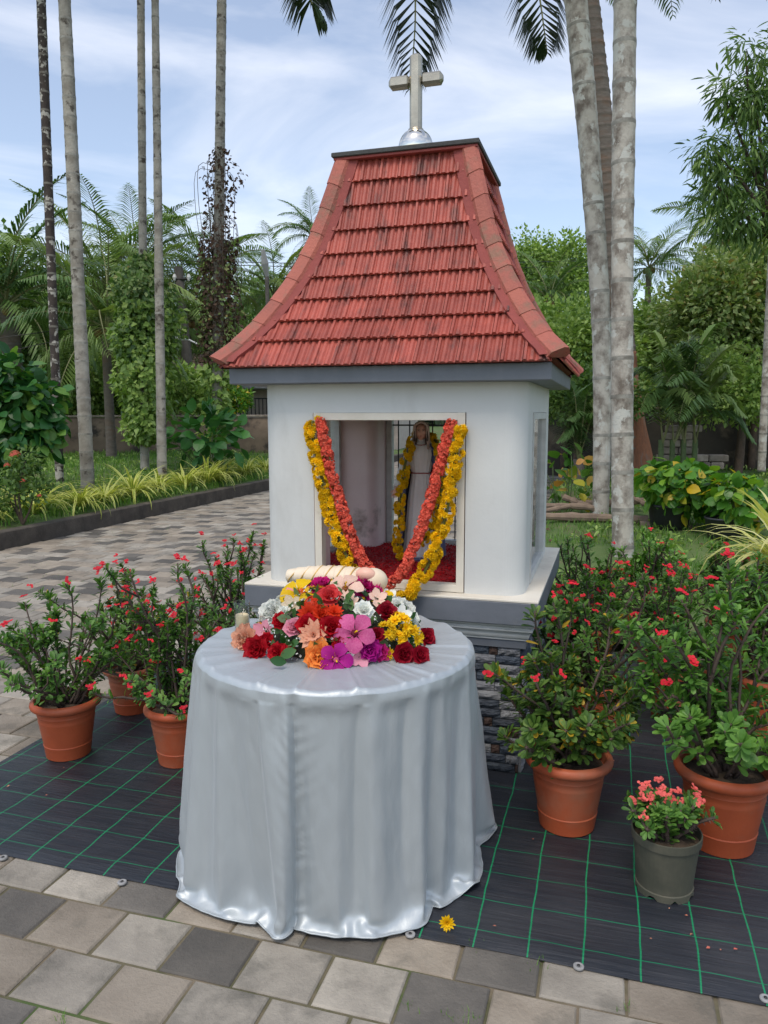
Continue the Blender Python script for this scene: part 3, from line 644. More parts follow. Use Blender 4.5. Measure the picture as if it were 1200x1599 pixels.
# hips: cement flashing bands and lapped ridge tiles
def hip_pt(z, out=0.0): a = wz(z) + out; return np.array([a, -a, z])
for s in range(4):
    Rz = Matrix.Rotation(s * math.pi / 2, 4, 'Z'); g = Geo()
    for sgn in (0, 1):
        A = []
        for z in np.linspace(PZ[0] - .008, PZ[-1], 40):
            a = wz(z); bw = .068 + .004 * mnoise.noise(Vector((z * 14, s, sgn))); row_ = []
            for e, h in ((0, .030), (bw * .55, .024), (bw, .020), (bw + .002, .002)):
                p = (a - e, -(a + h), z + h * .5) if sgn == 0 else (a + h, -(a - e), z + h * .5); row_.append(p)
            A.append(row_)
        A = np.array(A); g.grid(A if sgn == 1 else A[:, ::-1])
    o = part('hip_flashing', g, M_flash, roof, smooth=False); o.matrix_local = Rz
    zc = np.interp(np.linspace(0, ss[-1] * .985, 10), ss, zz)
    for k in range(9):
        zl, zh = zc[k] - (.012 if k else .0), zc[k + 1]
        A = []
        for v in np.linspace(0, 1, 4):
            z = zl + (zh - zl) * v; c = hip_pt(z, .0); lift = .027 * (1 - v) + .023 * v; hw = (.039 + .003 * (1 - v)) if k else (.044 - .003 * v)
            cc = []
            for a_, e_ in ((-1.0, -.02), (-1.0, .012), (-.62, .022), (-.25, .030), (.25, .030), (.62, .022), (1.0, .012), (1.0, -.02)):
                # across the hip: along (1,1)/sqrt2 ; outwards along (1,-1)/sqrt2 and up
                q = c + np.array([1, 1, 0]) / 1.4142 * a_ * hw + np.array([1, -1, .8]) / 1.62 * (lift + e_ - abs(a_) * hw * .52)
                cc.append(q)
            A.append(cc)
        g = Geo(); A = np.array(A); g.grid(A[:, ::-1]); n_ = 8
        for f_, fl_ in ((A[0], 0), (A[-1], 1)): g.add(f_, [tuple(range(8)) if not fl_ else tuple(range(8))[::-1]])
        if s < 4: o = part('ridge_tile', g, M_ridge, roof); o.matrix_local = Rz
# cap
g = Geo(); g.box(-.318, .318, -.318, .318, 2.600, 2.6115, m=1, bev=.002); g.box(-.326, .326, -.326, .326, 2.612, 2.632, m=0, bev=.003); part('roof_cap', g, [M_cap, M_flash], roof)
# cross on a steel ball
cr_x, cr_y = w2loc(at(651, 215, 3.76))[:2]
cr_x, cr_y = 0.0 if abs(cr_x) > .2 else cr_x, 0.0
g = Geo(); hb = .026; z_ = 2.632
ballc = at(651, 201, 3.74)[2] - .081; ctop = at(651, 84, 3.74)[2] - ballc; carm = at(651, 126, 3.74)[2] - ballc
g.tube([(0, 0, ballc + .05), (0, 0, ballc + .385)], hb * 1.2, 4, cap=False)
def bar(g, a, b, h, tip):
    a, b = np.array(a, float), np.array(b, float); d = (b - a) / np.linalg.norm(b - a)
    o1 = np.array([0, 1.0, 0]); o2 = np.cross(d, o1); ch = h * .62; rings = []
    prof8 = [(h, ch), (ch, h), (-ch, h), (-h, ch), (-h, -ch), (-ch, -h), (ch, -h), (h, -ch)]
    for p, s in ((a + d * tip, 1), (b - d * tip, 1)): rings.append([p + o1 * u + o2 * v for u, v in prof8])
    rings = [[a + (q_ - (a + d * tip)) * .45 for q_ in rings[0]]] + rings + [[b + (q_ - (b - d * tip)) * .45 for q_ in rings[1]]]
    A = np.array(rings); g.grid(A, 0, True); g.add(A[0], [tuple(range(8))]); g.add(A[-1], [tuple(range(8))[::-1]])
g = Geo(); bar(g, (0, 0, ballc + .04), (0, 0, ballc + ctop), hb, .012)
cross = part('cross', g, M_steel, shrine, label='stainless steel cross with chamfered ends on the roof top'); cross.location = (cr_x, cr_y, 0)
g = Geo(); bar(g, (-.128, 0, ballc + carm), (-.0262, 0, ballc + carm), hb * .98, .012); bar(g, (.0262, 0, ballc + carm), (.128, 0, ballc + carm), hb * .98, .012); part('cross_arm', g, M_steel, cross)
g = Geo(); g.lathe([(.081 * math.cos(a), ballc + .0 + .081 * math.sin(a)) for a in np.linspace(-.9, math.pi / 2, 22)], 40); part('ball', g, M_ball, cross, True)
g = Geo(); g.lathe([(.036, ballc + .068), (.036, ballc + .078), (.03, ballc + .082)], 20); part('collar', g, M_steel, cross, True)
#@@PART2
# ================================================================== DRAPED TABLE
TC = np.array([-0.158, 2.450]); TR, TZ = 0.452, 0.745
HEM = [(-180, .55), (-165, .515), (-154, .495), (-139, .485), (-125, .455), (-110, .44), (-101, .415), (-93, .425), (-86, .425), (-68, .425), (-52, .445), (-42, .475), (-30, .455), (-15, .445), (-3, .455), (3, .50), (10, .575), (18, .57), (26, .52), (40, .5), (70, .53), (90, .49), (110, .54), (130, .50), (150, .55), (166, .585), (180, .55)]
ha, hr = np.array([h[0] for h in HEM]), np.array([h[1] for h in HEM])
MID = [(-180, .595), (-165, .57), (-150, .535), (-130, .50), (-110, .475), (-100, .462), (-80, .468), (-60, .475), (-40, .50), (-20, .515), (0, .518), (14, .53), (40, .50), (90, .50), (140, .54), (165, .60), (180, .595)]
ma, mr = np.array([h[0] for h in MID]), np.array([h[1] for h in MID])
# pleats: angle, width in degrees, depth, where they start (0 top .. 1 hem)
FOLDS = [(-101.5, 1.6, -.013, .0), (-98.5, 2.2, .006, .1), (-117, 1.7, -.017, .0), (-114.3, 2.0, .010, 0), (-121, 3.2, .006, 0), (-110, 3.5, .005, .3), (-79, 1.7, -.015, .0), (-76, 2.4, .008, 0), (-85, 3, .005, .15), (-60, 1.8, -.010, .05), (-56, 3, .006, .1), (-51.5, 1.6, -.009, 0), (-46, 2, -.014, .0), (-42, 3, .009, .1),
         (-132, 3, -.009, .25), (-127, 3, .006, .2), (-145, 2.6, -.014, .0), (-149, 4, .009, .1), (-158, 3, -.015, .0), (-163, 4, .010, 0), (-172, 3, -.010, .1), (-34, 2.2, -.012, .0), (-28, 3.5, .010, .1), (-20, 2.4, -.014, 0), (-14, 5, .010, .1), (-5, 2.6, -.016, 0), (3, 5, .010, .3), (14, 4, -.012, .2), (30, 6, .015, .1), (48, 5, -.015, 0), (70, 7, .015, 0), (95, 6, -.015, 0), (120, 7, .015, .1), (140, 5, -.015, 0), (160, 6, .014, .1), (175, 5, -.012, 0)]
def crease(x): x = abs(x); return .5 * math.exp(-(x * .9) ** 2) + .5 * math.exp(-x * 2.2)
def adiff(a, b): return (a - b + 180) % 360 - 180
NA, ND = 720, 80
angs = np.linspace(-180, 180, NA, endpoint=False)
hemr, midr = np.interp(angs, ha, hr), np.interp(angs, ma, mr)
rows = []
def nz3(x, y, z): return mnoise.noise(Vector((x, y, z)))
for i, r in enumerate(np.concatenate([np.linspace(0.01, .40, 26), np.linspace(.41, TR - .016, 5)])):
    row = []
    for j, a in enumerate(angs):
        X, Yv = r * math.cos(R(a)), r * math.sin(R(a))
        # gathers run from the back of the table to its front edge, fanning
        s = math.sin(R(a)); f = max(0, r - .12) / .33
        cr_ = 0
        for fa, fw, fd, fs in FOLDS: cr_ += abs(fd) * 0.60 * math.exp(-(adiff(a, fa) / (fw * .8)) ** 2)
        fine = .0016 * math.sin(R(a) * 44 + 2.5 * nz3(X * 5, Yv * 5, 3)) * (0.4 + 0.6 * max(0, nz3(a * .03, 0, 7) + .4))
        z = TZ + f * cr_ + f * fine * (1 if r < .40 else 0.3) + .0012 * nz3(X * 9, Yv * 9, 1); row.append((TC[0] + X, TC[1] + Yv, z))
    rows.append(row)
# hanging part of the cloth, row by row from the table edge to the hem, 115 steps round: radius in mm, sideways drift in milliradians, height in mm
CLOTH_RADIUS = [[452,452,452,452,451,451,452,452,453,453,453,452,452,452,452,451,451,451,452,452,452,453,453,452,452,453,452,451,451,451,451,451,451,453,453,451,451,451,451,451,451,450,451,451,452,452,451,451,452,452,453,453,451,451,451,452,451,451,451,452,452,450,450,450,451,452,452,452,452,452,453,451,451,452,452,452,452,452,453,450,451,451,452,452,452,452,452,452,454,451,451,451,451,452,452,452,452,451,451,451,452,452,452,452,453,453,451,451,452,452,453,453,450,450,450],
 [455,456,457,457,455,453,454,457,454,454,458,454,454,453,456,454,452,451,453,455,456,455,456,455,457,450,456,455,454,454,454,454,453,453,453,455,454,454,454,455,456,457,453,454,455,452,454,453,454,456,458,451,454,453,454,456,453,454,455,453,452,457,457,454,454,454,456,456,455,452,455,453,453,455,457,456,455,455,456,456,453,454,455,456,456,455,454,450,460,455,453,453,454,455,453,453,453,457,454,453,453,455,453,454,457,455,454,453,455,457,456,451,459,454,454],
 [447,451,459,457,448,443,445,455,460,460,461,451,446,449,457,446,443,444,446,448,455,459,458,453,459,448,445,448,447,448,448,447,446,450,456,453,447,446,445,452,458,457,445,446,453,450,448,444,446,453,461,453,446,445,448,452,447,442,447,456,452,457,456,447,444,451,457,458,457,456,452,443,443,450,458,458,456,452,456,448,442,444,450,455,458,456,451,450,460,445,443,444,448,454,456,454,457,459,447,443,444,452,456,458,457,450,443,444,451,458,457,455,461,445,443],
 [446,454,460,459,450,441,442,456,466,467,464,452,447,452,459,447,440,443,446,447,454,462,459,458,464,446,443,449,449,448,449,448,443,451,461,456,449,447,444,453,461,458,443,443,453,451,450,443,444,455,464,459,447,443,448,454,447,438,443,457,454,463,462,448,442,452,459,461,460,461,452,439,440,450,459,460,457,454,460,448,437,442,452,457,459,457,451,455,463,444,439,442,447,455,458,457,461,462,448,439,440,452,461,463,461,453,441,442,452,460,459,461,462,442,438],
 [443,455,462,461,452,440,440,456,470,473,468,453,448,456,461,448,438,441,446,446,453,464,464,466,467,444,440,449,450,450,451,447,442,452,463,459,452,448,444,454,464,459,442,440,452,454,452,443,444,457,468,464,449,443,449,455,446,433,439,457,458,469,466,449,441,452,462,464,464,464,452,436,436,449,459,462,459,460,463,447,432,438,452,459,460,457,453,462,465,444,433,438,445,456,460,460,464,464,449,436,437,451,463,467,465,455,441,440,452,463,465,468,463,441,433],
 [439,454,464,463,453,440,439,456,474,480,472,456,451,460,464,450,436,439,445,446,451,465,471,474,468,442,437,448,452,452,452,447,441,452,466,464,456,449,445,456,467,460,442,437,450,456,453,443,443,458,472,468,451,443,450,455,444,429,435,456,465,476,470,451,441,451,464,468,469,466,451,433,432,446,460,465,463,465,465,446,428,433,450,460,462,458,459,469,468,445,429,433,443,455,461,463,469,466,450,434,433,449,464,471,470,458,441,439,452,466,471,474,463,439,428],
 [436,453,466,466,455,440,439,457,478,487,477,459,453,464,467,451,435,436,443,444,449,465,476,479,467,439,434,447,453,454,454,447,440,452,468,468,459,451,446,458,471,462,441,434,448,458,454,444,444,461,476,472,453,444,451,455,443,426,431,454,471,481,474,453,441,451,467,473,473,468,450,431,428,443,460,467,468,470,467,445,425,428,447,461,464,461,465,476,470,445,426,428,440,454,462,467,472,468,450,431,431,447,465,474,474,461,442,438,452,468,477,478,463,437,425],
 [433,452,467,468,456,441,439,458,482,493,482,462,457,467,470,453,436,433,441,443,447,465,480,483,466,437,432,445,453,456,455,447,440,453,471,472,463,453,448,460,474,465,442,432,446,458,455,444,444,463,481,476,456,445,452,456,441,423,428,452,474,485,477,455,442,451,469,478,477,469,449,429,424,440,459,469,472,474,468,445,422,424,444,462,466,465,473,482,471,445,424,423,436,452,463,469,475,469,449,429,428,446,465,478,478,464,444,438,452,470,482,482,463,436,421],
 [429,451,469,470,457,442,440,459,485,499,487,466,461,471,473,455,436,430,437,441,445,465,483,486,464,434,430,444,453,457,457,447,439,453,473,476,466,456,451,463,477,467,442,430,445,459,456,445,446,466,485,479,458,446,452,456,440,421,426,451,476,489,480,458,443,450,471,482,480,469,448,428,421,435,457,470,475,478,469,444,420,419,439,461,469,471,481,487,472,445,422,419,432,449,462,471,477,471,448,427,426,444,466,480,482,467,446,439,451,471,486,484,462,434,418],
 [427,450,470,472,458,443,441,460,488,504,492,469,464,474,475,457,438,429,434,439,444,464,485,488,463,433,428,443,453,458,458,448,440,454,476,479,469,459,454,465,479,470,443,429,444,460,458,446,447,469,489,482,460,448,453,456,440,420,424,450,477,493,483,460,445,451,472,486,483,469,448,427,418,432,454,471,478,480,470,444,419,416,435,459,472,477,488,491,472,445,421,416,429,447,462,473,479,471,448,426,424,443,466,482,485,471,448,440,452,473,489,487,462,433,416],
 [426,449,470,473,458,444,442,462,491,508,496,472,468,476,478,459,439,428,430,436,443,464,486,489,462,432,427,442,453,459,460,449,441,456,478,482,471,461,457,466,481,472,444,429,444,460,458,447,449,472,493,484,462,450,455,457,440,420,422,449,478,496,485,462,447,451,473,489,485,469,448,427,417,428,452,471,480,482,471,444,419,414,432,456,475,483,493,493,472,444,420,414,427,446,462,474,481,472,447,425,424,443,468,483,488,474,450,441,452,473,492,489,462,433,415],
 [425,450,468,473,458,444,443,462,492,511,499,475,470,478,480,460,440,429,427,434,442,464,487,490,462,431,427,442,452,459,461,449,442,457,479,484,473,463,460,467,482,473,445,430,443,461,459,447,450,474,496,485,463,451,456,457,440,420,421,448,478,499,486,463,449,451,474,491,487,469,447,428,416,426,450,471,481,483,472,444,418,413,429,453,475,488,497,495,472,444,420,413,426,445,462,475,482,472,446,425,423,443,469,484,490,476,452,442,452,474,493,491,462,433,414],
 [425,449,474,471,459,445,444,463,493,514,502,477,473,479,482,461,442,433,425,431,441,463,487,490,461,431,426,441,452,459,462,448,444,457,481,485,474,466,463,467,482,474,445,431,443,461,460,448,452,475,498,486,464,453,457,457,440,420,420,447,477,502,486,464,452,451,473,494,488,469,447,428,416,423,447,470,482,484,473,444,418,412,426,450,473,491,501,496,472,443,420,412,424,443,462,475,483,472,444,425,422,444,470,485,492,478,454,444,452,474,495,491,462,433,413],
 [431,459,470,465,459,446,445,464,494,517,504,482,476,479,484,461,447,443,429,430,444,462,490,490,460,431,426,440,450,456,463,447,448,457,482,487,478,469,469,474,487,474,445,431,442,462,461,450,455,476,501,486,464,455,457,457,442,421,418,446,476,505,487,471,461,453,472,497,488,469,447,433,431,423,442,469,482,476,475,444,419,411,424,445,470,493,505,498,470,442,422,425,429,442,462,475,482,471,449,446,426,445,471,477,492,479,459,456,455,472,497,486,464,434,411],
 [443,464,458,455,458,451,457,469,493,510,502,494,484,479,485,464,453,449,437,441,450,468,497,491,460,431,435,440,446,451,464,461,459,474,479,483,480,476,481,488,497,470,448,450,450,462,460,461,476,484,502,484,472,466,458,453,442,422,417,444,472,497,507,485,469,463,477,498,482,467,453,448,445,433,441,460,464,464,473,446,437,416,430,447,467,492,499,488,467,445,428,434,447,450,461,471,479,471,470,459,436,447,470,469,482,480,475,476,466,473,495,485,467,438,413],
 [444,470,466,467,469,472,480,486,506,531,520,512,505,497,490,486,472,463,455,461,464,480,497,493,463,440,453,453,456,461,469,480,475,487,497,492,492,494,499,504,501,480,462,453,472,471,474,479,493,504,507,498,492,487,475,464,454,445,432,452,474,496,520,504,488,483,498,499,489,480,472,468,456,452,460,476,471,488,481,463,455,433,447,463,480,500,511,498,477,459,443,431,461,470,476,484,492,495,488,460,454,464,476,489,499,495,496,496,486,491,498,498,476,449,425],
 [444,473,478,479,481,484,492,497,516,535,532,524,517,509,502,495,483,474,466,470,473,488,505,497,468,451,462,464,467,473,479,488,484,493,504,504,504,505,508,510,506,489,472,456,480,483,486,490,501,515,516,509,502,495,486,475,466,456,442,462,483,504,522,511,499,493,509,510,500,491,483,478,465,463,472,464,483,492,487,474,462,442,456,473,490,506,512,506,487,469,453,438,458,482,488,495,502,506,492,461,465,476,487,500,506,507,508,505,497,502,509,501,483,457,433]]
CLOTH_DRIFT = [[-2,-1,0,0,0,1,0,0,0,0,0,0,0,0,0,0,0,0,0,1,1,2,2,2,3,0,-2,-2,-2,0,0,-1,1,1,0,0,0,0,0,1,1,0,-1,-1,-1,-1,-1,-1,-1,0,0,-1,-1,-1,0,0,0,2,1,1,1,0,-1,-1,-1,-1,-1,0,0,0,0,-1,0,0,0,0,1,1,1,-2,-2,-1,-1,0,0,1,2,2,-1,-2,-1,-1,-1,0,0,0,0,0,0,0,0,0,0,0,0,0,0,0,1,1,2,2,1,-1,0],
 [-2,-1,0,-1,-1,0,1,1,0,-1,-1,-1,0,1,-2,-2,-1,0,1,2,3,3,3,4,1,-4,-5,-3,-3,-2,0,1,2,1,-1,-1,-1,0,1,2,2,0,-3,-2,-1,-2,-1,-1,0,1,1,-2,-2,-1,0,1,0,1,2,2,1,0,-1,-3,-2,-1,0,0,0,0,-1,-1,0,0,1,0,1,2,0,-1,-3,-1,-1,0,1,1,1,1,-1,-3,-2,-2,-1,0,0,0,1,0,-2,-1,0,1,0,0,-1,0,0,1,2,2,3,3,2,-5,-3],
 [-3,-1,-2,-1,-2,0,3,0,-1,-1,0,-3,-1,1,0,-4,-2,1,3,5,5,5,5,6,5,-9,-7,-6,-5,-3,-1,1,3,4,-2,-2,-2,0,3,2,2,2,-4,-2,-2,-3,-1,0,3,2,0,-3,-3,-1,1,3,1,3,4,1,2,2,-2,-4,-2,-2,-2,-1,0,1,-2,-3,0,0,-1,0,2,3,3,-4,-3,-1,-1,0,1,2,2,4,1,-8,-6,-3,-1,-1,-1,1,2,2,-3,-1,2,1,-1,0,0,-1,0,3,3,2,4,5,5,-7,-4],
 [-5,-4,-3,0,-1,0,5,0,-2,-1,1,-4,-2,1,1,-4,-3,1,4,8,8,7,8,9,9,-11,-11,-10,-7,-5,-2,1,3,2,-2,-2,-1,1,4,2,1,2,-6,-3,-4,-3,0,1,4,2,0,0,-4,-2,1,3,4,4,5,0,3,2,1,-5,-3,-4,-3,-1,1,3,1,-4,-1,-2,-2,0,2,5,6,-2,-4,-1,-3,-2,0,2,4,6,4,-11,-9,-5,-3,-3,-1,1,3,4,-1,-2,2,0,-1,1,2,2,-1,4,2,2,5,7,8,-9,-6],
 [-6,-7,-5,-1,1,1,7,1,-3,-1,0,-5,-2,0,2,-3,-3,2,6,11,13,10,12,13,13,-15,-14,-14,-10,-7,-3,0,3,1,-3,-1,-1,2,5,3,2,2,-7,-4,-6,-3,1,1,5,2,0,1,-5,-3,1,5,6,5,8,-1,4,1,2,-6,-5,-5,-5,-2,1,5,1,-6,-1,-3,-3,0,4,8,10,1,-5,-1,-5,-4,-1,3,6,7,7,-12,-13,-8,-6,-5,-2,1,4,7,0,-3,3,0,-2,1,4,4,0,5,4,3,6,9,9,-11,-8],
 [-7,-10,-7,-1,1,2,10,4,-4,-3,-1,-7,-3,0,3,-1,-4,3,8,15,20,14,16,17,16,-20,-18,-18,-14,-9,-5,-2,3,1,-3,-1,0,3,7,5,3,3,-8,-5,-6,-3,1,2,7,3,-1,1,-7,-4,1,7,8,6,11,-2,1,1,2,-8,-6,-5,-7,-3,2,6,1,-7,0,-2,-4,0,5,10,15,3,-6,1,-6,-6,-1,3,9,8,10,-12,-17,-10,-8,-8,-3,2,5,9,2,-4,4,1,-2,2,6,6,1,7,6,4,8,12,10,-12,-10],
 [-8,-12,-9,-2,1,3,13,7,-5,-4,-3,-9,-4,-1,4,0,-4,5,11,20,27,20,19,21,15,-26,-23,-21,-17,-12,-7,-3,2,1,-4,-1,0,3,8,7,5,4,-10,-7,-7,-4,1,3,9,3,-2,1,-8,-6,1,9,10,8,16,2,-2,-1,2,-9,-7,-4,-8,-4,2,6,1,-7,0,-1,-4,1,7,13,18,5,-5,3,-5,-8,-2,4,10,10,11,-13,-21,-12,-10,-9,-4,2,6,11,2,-5,4,3,-1,2,7,7,2,9,9,6,10,15,10,-14,-12],
 [-8,-13,-12,-3,1,4,17,11,-6,-5,-4,-11,-5,-1,5,1,-3,6,14,26,35,26,22,25,14,-32,-28,-25,-21,-15,-8,-4,2,1,-6,-2,0,3,10,9,7,7,-11,-9,-8,-5,1,4,11,4,-3,0,-10,-8,1,11,12,11,21,7,-4,-2,1,-9,-8,-3,-8,-4,2,6,0,-8,1,2,-3,2,9,16,21,6,-5,7,-3,-9,-3,5,10,12,11,-14,-24,-14,-11,-10,-5,2,7,12,3,-6,5,5,0,2,9,9,3,11,13,9,12,18,10,-17,-15],
 [-8,-15,-15,-5,0,6,20,15,-6,-7,-5,-13,-6,-1,6,3,-2,8,18,32,44,32,25,28,11,-40,-33,-28,-24,-17,-10,-5,2,1,-7,-2,0,3,11,12,10,10,-12,-11,-8,-6,1,5,13,3,-4,-2,-13,-10,2,13,15,14,26,11,-5,-4,0,-9,-8,-1,-8,-5,1,5,-1,-7,2,5,-1,3,11,19,24,8,-3,10,2,-9,-3,5,10,14,10,-15,-28,-16,-12,-11,-5,2,8,14,2,-8,5,6,1,2,10,11,4,13,17,13,14,20,9,-19,-17],
 [-8,-15,-17,-6,-1,7,23,18,-6,-8,-6,-15,-7,-1,7,5,0,10,22,38,51,38,28,30,7,-45,-37,-31,-26,-19,-11,-6,2,1,-8,-3,-1,4,12,14,13,13,-13,-14,-9,-7,1,5,14,3,-6,-4,-14,-10,2,15,17,17,31,15,-5,-6,-2,-10,-8,1,-7,-6,1,3,-2,-7,4,10,2,4,13,22,27,10,-3,12,8,-6,-4,5,9,14,8,-18,-31,-18,-12,-11,-5,1,9,15,0,-9,6,8,1,2,11,13,5,14,21,16,16,23,7,-22,-19],
 [-8,-16,-18,-7,-1,8,25,22,-5,-9,-7,-17,-8,0,9,6,2,11,26,43,55,43,30,32,3,-49,-40,-33,-28,-20,-12,-7,1,1,-9,-4,-1,4,13,17,16,15,-14,-16,-10,-8,0,6,15,2,-7,-5,-15,-11,3,17,19,20,36,20,-5,-9,-5,-12,-8,3,-6,-7,1,2,-4,-6,5,14,5,6,14,24,30,11,-3,13,14,0,-3,4,8,14,6,-20,-33,-20,-11,-10,-5,1,9,15,-2,-9,7,9,0,2,12,15,5,16,25,20,18,25,5,-24,-21],
 [-8,-18,-14,-10,-2,8,26,25,-4,-10,-7,-19,-9,0,10,7,3,13,29,47,59,46,32,33,-1,-53,-43,-35,-29,-21,-13,-8,1,1,-10,-5,-2,4,13,19,18,17,-16,-17,-10,-9,0,6,16,2,-9,-7,-17,-11,4,18,21,23,40,25,-3,-11,-8,-14,-7,5,-4,-7,0,0,-5,-5,6,19,9,7,15,26,32,11,-3,14,18,6,-1,3,8,14,3,-23,-35,-21,-11,-9,-5,1,10,15,-5,-9,8,9,-1,3,12,16,6,17,27,23,20,28,1,-26,-22],
 [-10,-15,-27,-13,-3,9,27,30,-3,-11,-9,-20,-9,1,11,6,5,17,31,51,63,51,36,33,-6,-56,-45,-37,-30,-22,-14,-10,0,2,-10,-6,-3,4,14,22,22,16,-19,-19,-10,-10,-1,6,17,4,-10,-9,-19,-11,4,19,23,26,45,30,1,-14,-12,-16,-7,7,0,-8,-1,-1,-6,-4,7,23,14,9,17,28,35,11,-3,14,24,14,3,2,7,14,-1,-28,-36,-23,-11,-7,-6,1,10,14,-10,-9,10,9,-2,3,13,16,6,17,30,27,22,29,-4,-26,-24],
 [-23,-39,-35,-19,-3,9,29,33,4,-11,-14,-21,-10,2,12,4,11,25,34,55,63,60,27,32,-12,-60,-47,-38,-31,-22,-14,-12,-2,5,-11,-7,-2,5,14,22,24,10,-24,-20,-9,-11,-1,6,15,7,-11,-13,-21,-11,5,19,27,29,50,34,8,-17,-16,-10,-4,8,6,-8,-2,-4,-6,3,18,25,28,12,19,30,38,5,-2,15,27,26,13,3,7,14,-9,-34,-33,-34,-19,-6,-5,2,12,9,-1,10,1,7,-3,9,14,12,10,22,30,34,25,25,13,-23,-25],
 [-55,-58,-42,-24,-6,10,22,27,21,-7,-27,-17,-9,2,13,7,17,30,41,50,57,52,19,23,-29,-61,-50,-39,-30,-19,-14,-14,-10,-14,-7,-10,-2,6,13,16,16,-10,-21,-27,-17,-11,-1,10,-3,-11,-13,-18,-13,-7,5,16,30,32,53,45,24,12,7,-4,0,12,-5,-10,-9,-7,2,15,23,21,34,36,13,27,37,14,20,9,20,23,21,9,12,-5,-24,-30,-24,-34,-30,-16,-4,3,14,9,13,10,-13,1,-1,14,23,11,22,28,21,35,32,38,10,-13,-20],
 [-18,-60,-45,-27,-10,7,9,3,-1,-17,-16,-7,-1,7,16,24,28,38,50,32,39,38,34,9,-24,-58,-57,-45,-34,-24,-15,-17,-20,-19,-14,-11,-3,4,9,11,12,0,-1,1,-20,-13,-2,6,-1,-4,-13,-9,-1,7,13,25,38,50,25,30,31,26,14,15,11,18,-2,-15,-8,2,14,25,18,14,21,19,31,26,36,38,44,-8,-4,-1,2,-4,-3,-5,-11,-9,-4,5,-35,-27,-15,-3,6,11,10,-28,-28,-15,-3,6,11,20,29,34,15,27,37,41,33,17,12],
 [4,-58,-44,-27,-12,4,3,-9,-16,-19,-11,-3,5,12,20,29,35,44,55,23,28,27,24,22,-4,-61,-59,-47,-37,-29,-21,-17,-24,-21,-16,-10,-4,3,8,12,16,12,11,12,-24,-14,-5,3,1,-6,-3,-2,4,12,22,33,45,55,9,14,14,12,12,18,20,20,-8,-6,0,8,19,29,27,5,17,29,27,26,38,46,55,-10,-16,-13,-11,-10,-3,4,3,4,8,12,-17,-31,-19,-9,-1,5,5,-45,-35,-22,-11,-3,8,19,29,36,12,23,33,42,44,35,30]]
